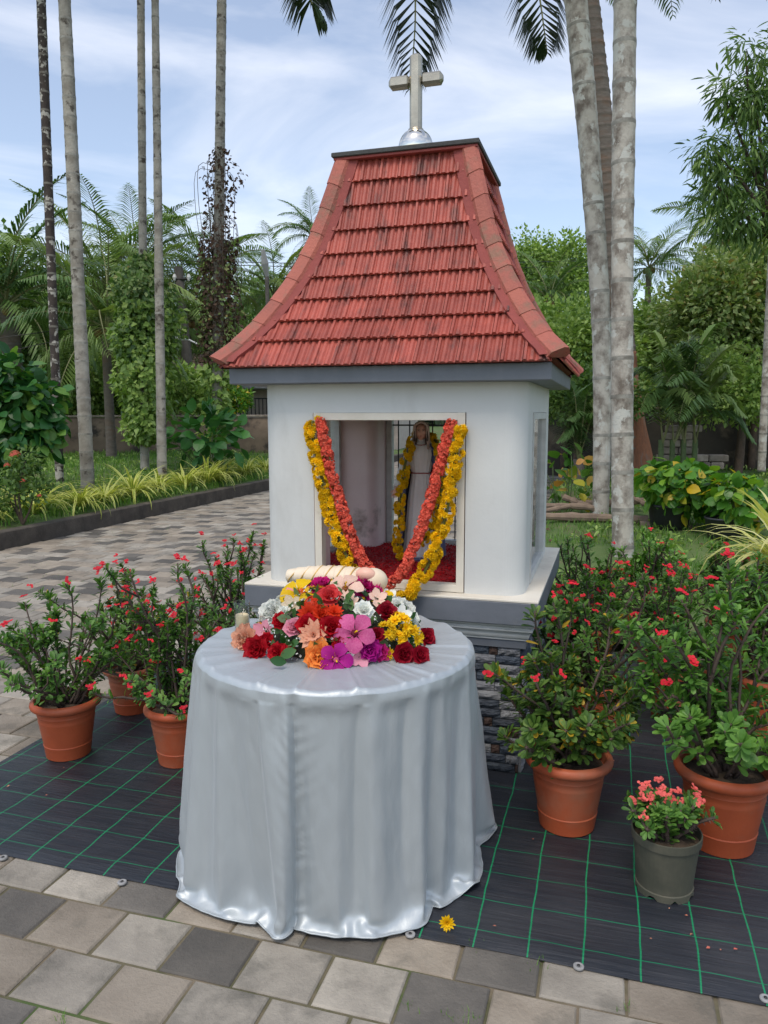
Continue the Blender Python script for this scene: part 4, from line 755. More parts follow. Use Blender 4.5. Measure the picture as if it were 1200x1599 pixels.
CLOTH_HEIGHT = [[728,728,728,728,727,727,727,728,728,728,728,728,727,727,728,728,728,728,728,728,728,729,729,730,731,733,731,729,729,728,728,728,729,730,730,728,728,728,728,728,729,729,729,728,728,728,728,728,728,728,729,728,728,728,728,728,728,728,728,728,729,729,729,728,728,728,728,728,728,728,729,728,728,728,728,728,728,728,728,728,728,728,728,728,728,728,729,730,731,729,728,728,728,728,728,728,728,728,728,728,727,728,728,728,728,728,727,728,728,728,728,729,728,729,729],
 [703,703,704,703,702,701,702,703,703,703,704,703,702,702,704,702,702,702,702,703,704,705,705,706,708,708,706,705,704,704,703,703,704,705,705,704,703,703,703,704,705,705,704,704,704,704,702,702,703,704,705,704,702,702,702,703,702,702,703,704,704,705,705,703,703,703,703,703,703,703,703,702,702,702,703,703,703,703,704,703,703,703,703,704,704,704,704,704,706,704,703,703,703,703,703,703,703,704,702,702,702,703,703,703,703,702,701,702,703,704,704,704,706,704,704],
 [669,668,667,667,667,667,667,667,667,667,667,667,667,666,667,667,667,667,667,668,668,669,669,670,672,672,672,671,670,669,669,669,669,669,668,668,668,668,669,669,669,669,669,669,668,668,668,668,668,668,668,668,668,668,667,667,667,668,668,667,667,668,669,668,668,668,667,667,666,667,667,668,668,667,667,666,666,666,667,668,669,669,668,668,667,667,667,668,670,670,669,668,668,667,666,666,666,667,667,668,667,667,666,666,667,667,668,668,668,667,667,668,669,669,669],
 [620,619,618,618,618,618,619,619,618,618,618,618,618,617,618,618,618,618,619,619,620,621,621,622,623,624,623,622,621,621,621,620,621,620,620,620,620,620,620,620,620,620,621,621,620,619,619,619,620,620,620,619,619,619,618,618,618,620,619,618,618,619,620,620,620,619,618,618,618,618,619,619,619,618,618,617,617,617,619,619,620,620,620,619,618,618,618,619,621,621,621,620,619,618,617,617,617,618,619,619,619,618,617,617,618,618,619,619,619,619,619,619,620,621,621],
 [560,559,558,557,556,557,558,558,557,557,557,557,557,557,557,557,558,558,558,559,560,560,561,562,563,564,563,562,561,560,560,560,560,560,560,559,559,559,560,560,560,560,560,560,559,558,558,559,559,559,559,559,558,558,557,557,557,559,559,558,557,559,559,559,559,558,558,557,557,557,558,559,559,558,557,556,556,556,557,558,560,560,559,558,558,557,557,559,560,560,560,560,558,557,556,556,556,557,558,558,558,557,556,556,557,557,558,558,558,558,558,559,559,560,561],
 [488,486,484,483,483,483,485,485,484,484,484,484,483,483,484,484,485,485,485,486,488,488,489,490,490,492,491,489,488,488,487,487,488,488,487,487,486,486,487,487,487,487,488,488,486,486,486,486,486,486,486,486,485,485,484,483,484,486,486,485,484,485,486,486,486,486,485,484,484,484,485,486,486,485,484,483,483,483,484,485,487,487,486,486,485,484,484,486,487,487,488,487,486,484,483,483,483,484,485,486,485,484,483,483,483,484,485,486,486,485,485,486,487,488,488],
 [415,413,412,410,410,410,411,412,411,411,411,411,410,410,411,411,412,412,412,414,416,416,416,417,418,419,418,416,416,415,415,415,416,415,415,414,414,414,414,415,415,415,415,415,414,413,413,413,414,413,413,413,412,412,411,410,411,412,413,412,411,412,413,413,413,413,412,411,411,411,412,413,413,412,411,410,410,410,411,412,414,414,414,413,412,411,412,413,414,414,415,415,413,412,410,410,410,411,412,413,412,411,410,410,410,411,412,413,413,412,412,413,414,415,416],
 [343,341,339,337,336,337,338,339,338,338,338,337,337,337,338,338,339,339,339,341,344,344,344,345,346,347,346,344,343,343,342,342,343,343,342,342,341,341,342,342,342,342,343,343,341,340,340,341,341,341,340,340,340,339,338,337,337,339,340,339,338,339,340,341,341,340,339,338,338,338,339,340,341,340,338,337,336,337,338,339,341,342,341,340,339,338,339,340,341,341,342,342,341,339,337,337,337,338,339,340,339,338,337,337,337,338,339,340,340,340,340,340,341,343,344],
 [270,268,266,264,263,264,265,266,265,265,265,264,264,264,265,266,266,266,267,269,271,272,272,272,273,275,274,271,271,270,270,270,271,270,270,269,269,269,269,270,270,270,271,271,269,268,267,268,268,268,268,267,267,266,265,264,264,266,267,266,266,267,268,268,268,267,267,266,265,265,266,268,268,267,265,264,263,264,265,266,268,269,269,267,266,266,266,267,268,269,270,270,268,266,264,264,264,265,266,267,267,265,264,264,264,265,266,267,267,267,267,268,269,270,271],
 [210,207,205,203,202,203,204,205,204,205,204,203,203,203,204,205,205,205,206,209,211,211,211,212,213,215,213,211,210,210,209,210,210,210,209,209,208,208,209,209,210,210,210,210,208,207,207,207,208,207,207,206,206,205,204,203,203,205,206,205,205,206,207,207,207,207,206,205,205,204,205,207,207,206,204,203,202,203,204,205,207,208,208,207,206,205,206,207,207,208,209,209,208,205,204,203,203,204,206,206,206,204,203,203,204,205,205,206,207,206,207,207,208,209,210],
 [161,159,156,155,153,154,155,156,156,156,156,155,154,155,155,156,156,157,158,160,163,163,163,163,165,167,165,163,162,162,161,161,162,162,161,160,160,160,161,161,161,162,162,162,160,159,158,159,159,159,159,158,157,156,155,154,154,156,157,156,156,157,158,158,158,158,157,157,156,156,157,158,158,158,155,154,154,154,155,156,158,160,159,158,157,157,158,158,158,159,160,160,159,157,155,154,155,156,157,157,157,155,154,154,155,156,156,157,158,158,158,159,159,161,162],
 [124,122,120,118,117,117,118,119,119,120,119,118,118,118,119,120,120,121,122,124,127,127,127,127,129,131,129,127,126,125,125,125,126,126,125,124,124,124,124,125,125,125,126,125,124,122,122,122,123,123,123,121,121,120,118,117,118,119,121,120,119,121,121,122,122,121,121,120,119,119,120,121,122,121,119,117,117,118,119,120,122,123,123,122,121,121,121,122,122,123,124,124,122,120,118,118,118,119,120,120,120,118,118,117,118,119,120,121,121,121,122,122,123,124,125],
 [88,87,85,82,80,81,82,83,82,83,83,81,81,81,83,83,84,85,86,88,91,91,91,91,92,94,93,90,89,89,89,89,89,89,89,88,87,87,88,89,89,89,89,89,87,86,86,86,86,86,86,85,84,83,82,81,81,83,84,83,83,85,85,85,85,85,84,84,83,83,84,85,85,85,83,81,81,81,82,83,85,86,86,85,84,85,85,85,85,86,87,87,86,84,82,81,82,82,83,84,83,82,81,81,82,83,83,84,84,85,85,86,87,88,88],
 [52,54,49,46,44,44,45,46,46,47,46,45,44,45,46,47,48,50,50,52,54,56,61,55,56,58,56,54,53,53,53,53,53,53,53,52,51,51,52,53,57,53,53,53,51,50,50,50,50,50,50,49,48,46,45,44,45,46,47,47,47,48,48,49,50,48,48,48,47,46,47,49,55,48,47,44,44,48,46,47,48,50,50,49,48,48,49,49,49,50,51,55,50,47,46,45,45,46,48,59,48,45,44,46,45,46,47,55,48,48,49,51,52,51,52],
 [36,33,28,24,20,21,30,22,24,24,23,27,22,21,22,23,24,27,27,38,31,33,38,34,34,34,37,30,30,29,29,36,33,38,29,28,27,28,32,34,36,32,30,38,31,26,25,28,43,30,26,25,26,27,21,20,20,21,23,23,24,31,42,30,27,28,26,24,24,22,24,31,35,26,23,30,33,28,22,24,38,27,27,26,24,24,25,32,26,26,27,32,34,25,21,21,21,22,38,39,26,21,20,23,24,22,30,42,27,24,25,31,30,27,28],
 [24,19,10,7,7,9,25,15,8,19,8,11,11,8,8,17,11,10,13,27,14,15,15,17,13,13,21,13,11,10,11,22,16,18,19,10,10,12,17,18,19,13,14,18,21,10,10,13,26,37,15,9,13,17,8,7,9,16,9,7,8,14,22,17,18,14,31,9,7,7,10,17,15,11,10,11,13,22,19,10,26,11,14,12,9,17,19,15,9,10,11,16,16,14,8,7,10,22,29,23,12,8,7,10,17,7,18,27,12,10,11,19,16,12,12],
 [16,7,7,8,10,7,21,16,8,8,7,7,8,7,7,9,7,7,9,21,7,8,8,7,8,7,13,8,7,7,7,13,7,7,9,7,7,7,9,7,8,7,9,7,11,7,7,7,18,31,21,8,7,8,8,11,11,19,7,8,7,8,11,7,18,7,26,13,8,9,7,11,7,10,8,10,11,11,9,10,17,19,7,7,7,7,7,7,7,7,7,7,8,9,7,10,15,26,17,14,9,8,9,7,8,8,14,19,7,7,7,7,7,8,7]]
Q = np.array([CLOTH_RADIUS, CLOTH_DRIFT, CLOTH_HEIGHT], float)
def cat_up(Mx, n, periodic):
    """Catmull-Rom resampling of axis 0 to n samples"""
    m = len(Mx); x = np.linspace(0, m if periodic else m - 1, n, endpoint=not periodic); i0 = np.minimum(np.floor(x).astype(int), m - 1); u = (x - i0)[:, None]
    ix = (lambda k: k % m) if periodic else (lambda k: np.clip(k, 0, m - 1))
    a, b, c, d = Mx[ix(i0 - 1)], Mx[ix(i0)], Mx[ix(i0 + 1)], Mx[ix(i0 + 2)]
    return .5 * (2 * b + (c - a) * u + (2 * a - 5 * b + 4 * c - d) * u * u + (3 * b - a - 3 * c + d) * u ** 3)
NS = 100
Q = np.stack([cat_up(cat_up(q, NS, False).T, NA, True).T for q in Q]); qr, qa, qz = Q[0] / 1000, Q[1] / 1000, Q[2] / 1000
ga = np.interp(angs, [-180, -165, -150, -135, -120, -100, -70, -50, -35, -20, -8, 6, 16, 30, 90, 140, 180], [1.16, 1.11, 1.01, .965, .94, .915, .91, .935, .94, .965, 1.02, 1.10, 1.12, 1.06, 1.05, 1.12, 1.16])
ridge = np.array([sum(abs(fd) * .60 * math.exp(-(adiff(a, fa) / (fw * .8)) ** 2) for fa, fw, fd, fs in FOLDS) for a in angs])
ridge = np.convolve(np.r_[ridge[-2:], ridge, ridge[:2]], [.15, .2, .3, .2, .15], 'valid')
rows.append([(TC[0] + .441 * math.cos(R(a)), TC[1] + .441 * math.sin(R(a)), TZ - .003 + ridge[j] * .55) for j, a in enumerate(angs)])
for i in range(NS):
    t = 1 - (qz[i].mean() - .01) / .73; row = []
    for j, a in enumerate(angs):
        rr_ = qr[i, j] * (1 + (ga[j] - 1) * max(0, t) ** .8); aa = adiff(a, -101.5)
        if t > .06:
            rr_ += .0030 * math.exp(-(abs(aa) / 4.5) ** 1.2) * math.sin(t * 95 + abs(aa) * 1.0 + 7 * nz3(t * 6, 1 + aa * .05, 2)) * min(1, (t - .06) * 5)
            rr_ -= .0045 * math.exp(-(aa / .55) ** 2) * min(1, (t - .06) * 8)
            for fa, fw, fd, fs in FOLDS[:10]: rr_ += fd * .42 * crease(adiff(a, fa + 1.2 * math.sin(t * 4 + fa)) / (fw * (.8 + .8 * t))) * max(0, 1 - t * .9)
            rr_ += .0018 * nz3(a * .35 - t * 5, t * 8, 8) * min(1, t * 4)
        an = R(a) + qa[i, j]; z = max(.009, qz[i, j] + .006 + ridge[j] * .35 * max(0, 1 - t * 18)); row.append((TC[0] + rr_ * math.cos(an), TC[1] + rr_ * math.sin(an), z))
    rows.append(row)
A = np.array(rows)
g = Geo(); g.grid(A, 0, True)
M_satin, t_, b_ = _mat('silver_satin')
b_.inputs['Base Color'].default_value = (0.44, 0.485, 0.505, 1); b_.inputs['Roughness'].default_value = .48; b_.inputs['Sheen Weight'].default_value = .15; b_.inputs['Sheen Roughness'].default_value = .4
b_.inputs['Specular IOR Level'].default_value = .75; b_.inputs['Metallic'].default_value = .38
n_ = t_.nodes; tcx = n_.new('ShaderNodeTexCoord'); nn = n_.new('ShaderNodeTexNoise'); nn.inputs['Scale'].default_value = 11; nn.inputs['Detail'].default_value = 6
mpx = n_.new('ShaderNodeMapping'); mpx.inputs['Scale'].default_value = (1, 1, .35); t_.links.new(tcx.outputs['Object'], mpx.inputs[0]); t_.links.new(mpx.outputs[0], nn.inputs['Vector'])
bpx = n_.new('ShaderNodeBump'); bpx.inputs['Strength'].default_value = .6; bpx.inputs['Distance'].default_value = .012; t_.links.new(nn.outputs['Fac'], bpx.inputs['Height'])
nf = n_.new('ShaderNodeTexNoise'); nf.inputs['Scale'].default_value = 900; bpf = n_.new('ShaderNodeBump'); bpf.inputs['Strength'].default_value = .12; bpf.inputs['Distance'].default_value = .001
t_.links.new(tcx.outputs['Object'], nf.inputs['Vector']); t_.links.new(nf.outputs['Fac'], bpf.inputs['Height']); t_.links.new(bpx.outputs[0], bpf.inputs['Normal']); t_.links.new(bpf.outputs[0], b_.inputs['Normal'])
cloth = link('tablecloth', mesh('tablecloth', g, M_satin, True)); tag(cloth, 'silver satin cloth draped to the ground over a round table', 'tablecloth')
# hem edge and seam stitched down the front
g = Geo(); hp = A[-1].copy(); hp = np.vstack([hp, hp[:1]]); g.tube(hp, .0028, 5, cap=False); part('hem', g, M_satin, cloth, True)

# ------------------------------------------------------------------ flower makers (unit diameter 1, facing +Z)
def petal_strip(L0, L1, wd, cup, n=4, tip=.35, ruff=0.0, seed=0, back=0.0):
    """one petal along +Y from L0 to L1, rising along cup"""
    r = np.random.default_rng(seed); A = []
    for i in range(n + 1):
        t = i / n; ww = wd * (math.sin(math.pi * min(1, .12 + t * .72)) ** .8) * (1 if t < 1 else tip / max(.3, 1)); y = L0 + (L1 - L0) * t; z = cup * (t ** .8) - back * t * t
        A.append([(-ww + 0, y - .03 * wd, z + ruff * r.uniform(-1, 1) * t + .12 * wd), (-ww * .5, y, z), (0, y + (.03 if i == n else 0), z - .04 * wd + ruff * r.uniform(-.4, .4) * t), (ww * .5, y, z), (ww, y - .03 * wd, z + ruff * r.uniform(-1, 1) * t + .12 * wd)])
    return np.array(A)
def rotz(P, a): c, s = math.cos(a), math.sin(a); P = np.asarray(P, float).copy(); x = P[..., 0] * c - P[..., 1] * s; y = P[..., 0] * s + P[..., 1] * c; P[..., 0], P[..., 1] = x, y; return P
def tilt(P, a): c, s = math.cos(a), math.sin(a); P = np.asarray(P, float).copy(); y = P[..., 1] * c - P[..., 2] * s; z = P[..., 1] * s + P[..., 2] * c; P[..., 1], P[..., 2] = y, z; return P
def rosette(layers, seed=0, n=4):
    """layers: (count, L, width, tilt angle deg, ruffle)"""
    g = Geo(); r = np.random.default_rng(seed); 
    for li, (k, Ln, wd, ta, rf) in enumerate(layers):
        for i in range(k):
            P = petal_strip(.02, Ln * r.uniform(.9, 1.08), wd, .05, n, ruff=rf, seed=int(r.integers(1e6))); P = tilt(P, R(ta + r.uniform(-7, 7))); P = rotz(P, 2 * math.pi * (i + r.uniform(-.2, .2)) / k + li * .7); g.grid(P + np.array([0, 0, .02 * li]))
    return g
G_mum = rosette([(13, .50, .085, 12, .012), (12, .42, .08, 28, .012), (9, .32, .07, 48, .01), (6, .2, .06, 68, .01)], 1)
G_zin = rosette([(14, .50, .10, 8, .01), (13, .41, .10, 18, .01), (11, .30, .085, 32, .01), (8, .18, .06, 55, .01)], 2)
G_carn = rosette([(9, .50, .20, 12, .06), (9, .44, .19, 30, .07), (8, .36, .17, 48, .07), (7, .28, .15, 64, .07), (4, .2, .12, 80, .06)], 3)
G_rose = rosette([(6, .50, .27, 14, .03), (6, .42, .25, 34, .03), (5, .34, .23, 54, .02), (4, .26, .20, 70, .02), (3, .20, .15, 82, .02)], 4)
G_ball = rosette([(8, .46, .20, 5, .02), (9, .44, .18, 30, .02), (8, .38, .17, 52, .02), (6, .30, .15, 70, .02), (4, .22, .11, 84, .01)], 5)
G_star = rosette([(5, .5, .19, 18, .03)], 6)
def cluster_geo(base, k, s, seed, spread=.38):
    g = Geo(); r = np.random.default_rng(seed)
    for i in range(k):
        d = r.normal(size=3); d[2] = abs(d[2]) + .2; d /= np.linalg.norm(d); M = frames((d * spread)[None], np.cross(d, r.normal(size=3))[None], d[None], s * r.uniform(.8, 1.15))[0]; g.merge(base, M)
    return g
G_flor = Geo()
for i in range(4): G_flor.add(rotz([(0, 0, 0), (-.22, .25, .05), (0, .5, .02), (.22, .25, .05)], i * math.pi / 2), [(0, 3, 2, 1)])
G_ixora = cluster_geo(G_flor, 34, .30, 8)
G_yclus = cluster_geo(rosette([(9, .5, .12, 10, .01), (7, .32, .1, 40, .01)], 9, 2), 9, .42, 9)
G_wclus = cluster_geo(G_star, 8, .5, 10, .3)
PM = {}
def pcol(name, ca, cb=None, tr=.25):
    if name not in PM: PM[name] = petalmat(name, ca, cb, trans=tr, scale=25)
    return PM[name]
C_ = dict(orange=((.85, .20, .02), (.75, .12, .015)), yellow=((.88, .62, .01), (.80, .47, .005)), palepink=((.80, .38, .45), (.78, .30, .42)), magenta=((.62, .02, .22), (.50, .012, .15)), coral=((.80, .09, .09), (.72, .05, .06)), peach=((.88, .50, .34), (.85, .42, .26)),
          red=((.55, .006, .018), (.38, .004, .012)), darkred=((.34, .005, .022), (.22, .003, .014)), white=((.88, .89, .85), (.80, .83, .74)), cream=((.72, .62, .45), (.5, .38, .25)), orangered=((.72, .06, .012), (.60, .03, .01)), mauve=((.68, .15, .34), (.56, .07, .24)), purple=((.48, .01, .28), (.36, .008, .20)),
          lightpeach=((.85, .62, .50), (.82, .52, .40)), tangerine=((.88, .34, .08), (.80, .26, .05)))
def pm_(c): return pcol('petals_' + c, *C_[c])
# the mound of greenery the flowers lie on
MC = np.array([-0.150, 2.475, .742]); MR = np.array([.262, .245, .178])
mound = thing('greenery_mound', 'low mound of green leaf sprigs beneath the flowers on the table', 'greenery', (MC[0], MC[1], TZ + .002))
def mound_hit(px, py, lift=0.0):
    d = ray(px, py); d = d / np.linalg.norm(d); o_ = (CAM - MC) / MR; dd = d / MR
    a, b, c = dd @ dd, 2 * o_ @ dd, o_ @ o_ - 1; D = b * b - 4 * a * c
    if D < 0:
        t = -b / (2 * a); p = CAM + d * t; q = (p - MC) / MR; q /= np.linalg.norm(q); p = MC + q * MR if p[2] > TZ else gnd(px, py, TZ + .02)
    else: p = CAM + d * (-b - math.sqrt(D)) / (2 * a)
    if p[2] < TZ + .018: p = gnd(px, py, TZ + .022)
    nn_ = (p - MC) / MR ** 2; nn_ /= np.linalg.norm(nn_); return p, nn_
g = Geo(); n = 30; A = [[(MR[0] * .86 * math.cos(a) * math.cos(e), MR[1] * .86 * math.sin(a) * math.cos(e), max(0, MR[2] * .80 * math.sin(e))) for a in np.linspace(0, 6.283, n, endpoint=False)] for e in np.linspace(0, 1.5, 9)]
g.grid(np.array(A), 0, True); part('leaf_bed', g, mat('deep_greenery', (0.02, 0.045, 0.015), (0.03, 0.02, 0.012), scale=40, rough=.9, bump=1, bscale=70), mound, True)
def leaf_geo(wd=.28, fold=.08, droop=.12, n=4, tip=.08):
    g = Geo(); A = []
    for i in range(n + 1):
        t = i / n; ww = wd * (math.sin(math.pi * (t * .93 + .05)) ** .75) if 0 < i < n else (wd * .10 if i == 0 else wd * tip); z = -droop * t * t
        A.append([(-ww, t, z + fold * ww / wd), (0, t, z), (ww, t, z + fold * ww / wd)])
    g.grid(np.array(A)); return g
G_leaf = [leaf_geo(.27, .06, .15), leaf_geo(.24, .1, .3), leaf_geo(.30, .04, .0)]
G_ob = []
for wd, dr in ((.22, .10), (.25, .25), (.20, -.05)):     # spoon-shaped leaves
    g = Geo(); A = []
    for t, ww in ((0, .06), (.35, .10 + wd * .25), (.7, wd), (.93, wd * .8), (1.03, wd * .18)): A.append([(-ww, t, -dr * t * t + .05 * ww / wd), (0, t, -dr * t * t), (ww, t, -dr * t * t + .05 * ww / wd)])
    g.grid(np.array(A)); G_ob.append(g)
n = 200; q = unit(n, .25); q[:, 2] = np.abs(q[:, 2]); P = q * MR * .93 * np.array([1, 1, 1.0]); D = unit(n, .2) + q * .8
scatter('leaf', G_leaf, frames(P, D, q + unit(n) * .4, rng.uniform(.03, .055, n)), leafmat('sprig_leaf', [(0.02, .07, .02), (.05, .13, .03), (.10, .20, .06), (.16, .25, .12)]), mound, keep=180, world=np.array(Matrix.Translation(mound.location)))
M_gyp = petalmat('tiny_white_flower', (.80, .80, .76)); n = 420; q = unit(n, .3); q[:, 2] = np.abs(q[:, 2]); a_ = np.arctan2(q[:, 1], q[:, 0]); P = q * MR * 1.03
scatter('sprig_floret', [G_flor], frames(P, unit(n), q, rng.uniform(.006, .011, n)), M_gyp, mound, keep=0, many='tiny_white_florets')
# every flower: crop coordinates, diameter, kind, colour, label
FL = [(165, 305, 84, 'carn', 'white', 'ruffled white flower at the upper left shoulder of the pile'), (205, 440, 78, 'wclus', 'white', 'white florets left of the crimson carnation'), (1015, 325, 92, 'carn', 'white', 'ruffled white flower at the upper right shoulder of the pile'), (1040, 420, 80, 'carn', 'white', 'white petals above the far right dark red petals'), (915, 320, 66, 'star', 'white', 'white petals left of the round bud at right'), (620, 215, 70, 'carn', 'magenta', 'small magenta bloom left of the dark red blossom'), (300, 310, 80, 'star', 'white', 'white petals under the large yellow trumpet flower'),
      (305, 180, 66, 'mum', 'orange', 'small orange marigold at the top left of the flower pile'), (285, 245, 95, 'star', 'palepink', 'pale pink blossom behind the large yellow trumpet flower'),
      (165, 262, 95, 'wclus', 'white', 'white floret cluster at the upper left rim of the flower pile'), (235, 305, 72, 'wclus', 'white', 'white florets right beside the yellow trumpet flower'), (190, 372, 132, 'carn', 'white', 'ruffled white petunia above the candle glass'),
      (140, 350, 85, 'wclus', 'white', 'white florets nearest the candle glass at the pile edge'), (308, 385, 56, 'ball', 'white', 'tiny white bud below the yellow trumpet flower'), (352, 350, 95, 'star', 'cream', 'dried cream seed pod flower under the yellow trumpet flower'), (430, 345, 70, 'wclus', 'white', 'white florets between the seed pod and the coral rose'),
      (505, 205, 120, 'carn', 'magenta', 'magenta bloom leaning against the swaddled figurine centre left'), (430, 200, 75, 'star', 'magenta', 'magenta petals right of the yellow trumpet flower'), (585, 168, 82, 'mum', 'yellow', 'yellow flower directly below the figurine bands'),
      (560, 218, 76, 'mum', 'yellow', 'small yellow flower left of the peach hibiscus'), (510, 258, 55, 'mum', 'yellow', 'smallest yellow blossom above the coral rose'), (640, 190, 74, 'rose', 'darkred', 'dark red blossom behind the peach hibiscus'), (680, 195, 60, 'ball', 'mauve', 'closed mauve bud behind the peach hibiscus'),
      (725, 175, 80, 'star', 'yellow', 'yellow petals left of the magenta carnation'), (800, 212, 150, 'carn', 'magenta', 'large magenta carnation at the head of the figurine'), (925, 190, 70, 'star', 'palepink', 'faded lilac petal at the upper right of the pile'),
      (360, 255, 160, 'trumpet', 'yellow', 'large yellow trumpet flower at the upper left of the pile'), (655, 262, 150, 'trumpet', 'lightpeach', 'pale peach hibiscus with brown throat in the pile centre'), (562, 305, 108, 'rose', 'coral', 'coral pink rose left of the peach hibiscus'), (885, 270, 92, 'trumpet', 'yellow', 'small yellow trumpet flower right of the magenta carnation'),
      (835, 312, 90, 'star', 'lightpeach', 'pale peach petals under the magenta carnation'), (690, 330, 66, 'star', 'lightpeach', 'pale peach petal just above the white ranunculus'), (755, 385, 104, 'ball', 'white', 'round white ranunculus in the middle right of the pile'),
      (940, 255, 95, 'star', 'white', 'white blossom beside the small yellow trumpet flower'), (945, 347, 66, 'ball', 'white', 'round white bud at the right of the pile'), (985, 292, 66, 'wclus', 'white', 'white florets above the round bud at right'), (972, 405, 92, 'star', 'white', 'white petals below the round bud at right'),
      (1060, 352, 105, 'carn', 'white', 'ruffled white flower at the right end of the pile'), (1045, 470, 60, 'wclus', 'white', 'white florets above the dark red petals at the right end'),
      (470, 345, 92, 'ixora', 'orangered', 'orange-brown floret cluster above the marigold'), (450, 402, 110, 'mum', 'orangered', 'orange-red marigold left of the coral rose base'), (520, 400, 92, 'carn', 'orangered', 'orange-red ruffled flower below the coral rose'), (590, 392, 84, 'mum', 'orangered', 'orange-red marigold below the peach hibiscus'),
      (285, 442, 100, 'carn', 'red', 'crimson carnation at the left of the pile'), (362, 480, 96, 'rose', 'palepink', 'soft pink rose at the left centre of the pile'), (440, 468, 128, 'rose', 'red', 'velvety red rose behind the peach zinnia'), (572, 478, 138, 'rose', 'red', 'velvety red rose right of the peach zinnia'),
      (190, 500, 105, 'star', 'palepink', 'light pink petals above the red carnations at left'), (885, 395, 125, 'rose', 'darkred', 'dark red rose above the yellow bunch'), (830, 520, 92, 'rose', 'darkred', 'dark red petals left of the yellow bunch'), (620, 562, 84, 'carn', 'red', 'red ruffled flower under the mauve hibiscus'),
      (705, 510, 168, 'trumpet', 'mauve', 'large mauve hibiscus with dark throat at the pile front'), (478, 518, 136, 'zin', 'peach', 'peach zinnia with layered petals in the front centre'), (950, 470, 130, 'yclus', 'yellow', 'yellow flower bunch at the upper right front'), (880, 505, 105, 'yclus', 'yellow', 'yellow flower bunch touching the dark red petals at its left'),
      (1010, 535, 135, 'yclus', 'yellow', 'yellow flower bunch at the right front edge'), (940, 545, 90, 'yclus', 'yellow', 'yellow flower bunch in the lower middle of the right front'), (1105, 530, 110, 'rose', 'darkred', 'dark red petals at the far right of the pile'),
      (100, 545, 140, 'carn', 'peach', 'peach carnation beside the candle glass'), (75, 480, 80, 'star', 'tangerine', 'dry orange petal resting against the candle glass'), (155, 600, 150, 'carn', 'red', 'bright red carnation at the lower left of the pile'), (215, 545, 92, 'carn', 'red', 'bright red carnation behind the green calyx at left'),
      (272, 618, 118, 'carn', 'red', 'bright red carnation at the lower front left'), (335, 600, 82, 'star', 'red', 'small red petals left of the orange ruffled flower'), (505, 640, 150, 'carn', 'tangerine', 'orange ruffled flower at the very front of the pile'), (600, 655, 138, 'trumpet', 'purple', 'magenta purple petunia at the very front of the pile'),
      (790, 605, 110, 'carn', 'purple', 'magenta purple carnation at the front right of centre'), (855, 612, 84, 'carn', 'magenta', 'small magenta flower left of the small yellow bloom'), (730, 640, 105, 'star', 'palepink', 'pink lily petals at the front right of centre'), (660, 600, 84, 'wclus', 'white', 'tiny white florets between petunia and lily petals'),
      (898, 622, 58, 'mum', 'yellow', 'single small yellow bloom at the front right'), (980, 625, 135, 'rose', 'darkred', 'dark red petals at the lower right front'), (1070, 630, 112, 'rose', 'darkred', 'dark red petals at the right front corner')]
KG = dict(mum=G_mum, zin=G_zin, carn=G_carn, rose=G_rose, ball=G_ball, star=G_star, ixora=G_ixora, yclus=G_yclus, wclus=G_wclus)
KN = dict(mum='marigold', zin='zinnia', carn='carnation', rose='rose', ball='ranunculus', star='open_blossom', ixora='floret_cluster', yclus='yellow_flower_bunch', wclus='white_floret_cluster', trumpet='trumpet_flower')
def trumpet_petal():
    A = []
    for t, ww, z in ((0, .03, -.16), (.25, .06, -.03), (.5, .17, .03), (.8, .22, .03), (1.0, .13, -.03)):
        y = .02 + .5 * t; A.append([(-ww, y - .04, z + .02), (-ww * .5, y, z + .015), (0, y + .01, z - .01), (ww * .5, y, z + .02), (ww, y - .04, z + .05)])
    g = Geo(); g.grid(np.array(A)); return g
G_tp = trumpet_petal()
fm = {}
M_throat = {'yellow': pcol('throat_gold', (.75, .30, .01)), 'lightpeach': pcol('throat_brown', (.28, .10, .03)), 'mauve': pcol('throat_maroon', (.16, .005, .04)), 'purple': pcol('throat_pink', (.5, .08, .2))}
for (X, Yy, dm, kd, co, lab) in FL:
    px, py = 360 + X / 3.636, 850 + Yy / 3.636; p, nn_ = mound_hit(px, py); dist = np.linalg.norm(p - CAM); s = dm / 3.636 / F_PX * dist * (1.12 if co in ('red', 'darkred') else 1.36)
    tocam = (CAM - p) / dist; nrm = nn_ * .7 + tocam * .75 + np.array([0, 0, .15]) + unit(1)[0] * .18; nrm /= np.linalg.norm(nrm)
    a = rng.uniform(0, 6.28); ref = unit(1)[0]; Mx = frames((p + nrm * s * (.02 if kd != 'trumpet' else .14))[None], np.cross(nrm, ref)[None], nrm[None], s)[0]
    nm = KN[kd]
    if kd == 'trumpet':
        t = bpy.data.objects.new(nm, None); COL.objects.link(t); t.empty_display_size = .02; t.matrix_world = Matrix(Mx.tolist())
        tag(t, lab, 'flower', 'flowers heaped on the satin table')
        if ('tp', co) not in fm: fm[('tp', co)] = mesh('petal', G_tp, pm_(co), True)
        for k in range(5): link('petal', fm[('tp', co)], t, Matrix.Rotation(k * 2 * math.pi / 5 + .1, 4, 'Z') @ Matrix.Rotation(rng.uniform(-.12, .12), 4, 'X'))
        g = Geo(); g.lathe([(.0, -.13), (.07, -.12), (.085, -.02), (.05, .0), (0, -.03)], 12); part('throat', g, M_throat[co], t, True)
        g = Geo(); g.tube([(0, 0, -.05), (.02, .01, .12), (.05, .03, .2)], [.02, .018, .025], 6); part('stamen', g, pm_('yellow'), t, True)
    else:
        if (kd, co) not in fm: fm[(kd, co)] = mesh(nm, KG[kd], pm_(co), True)
        o = link(nm, fm[(kd, co)]); o.matrix_world = Matrix(Mx.tolist()); tag(o, lab, 'flower', 'flowers heaped on the satin table')
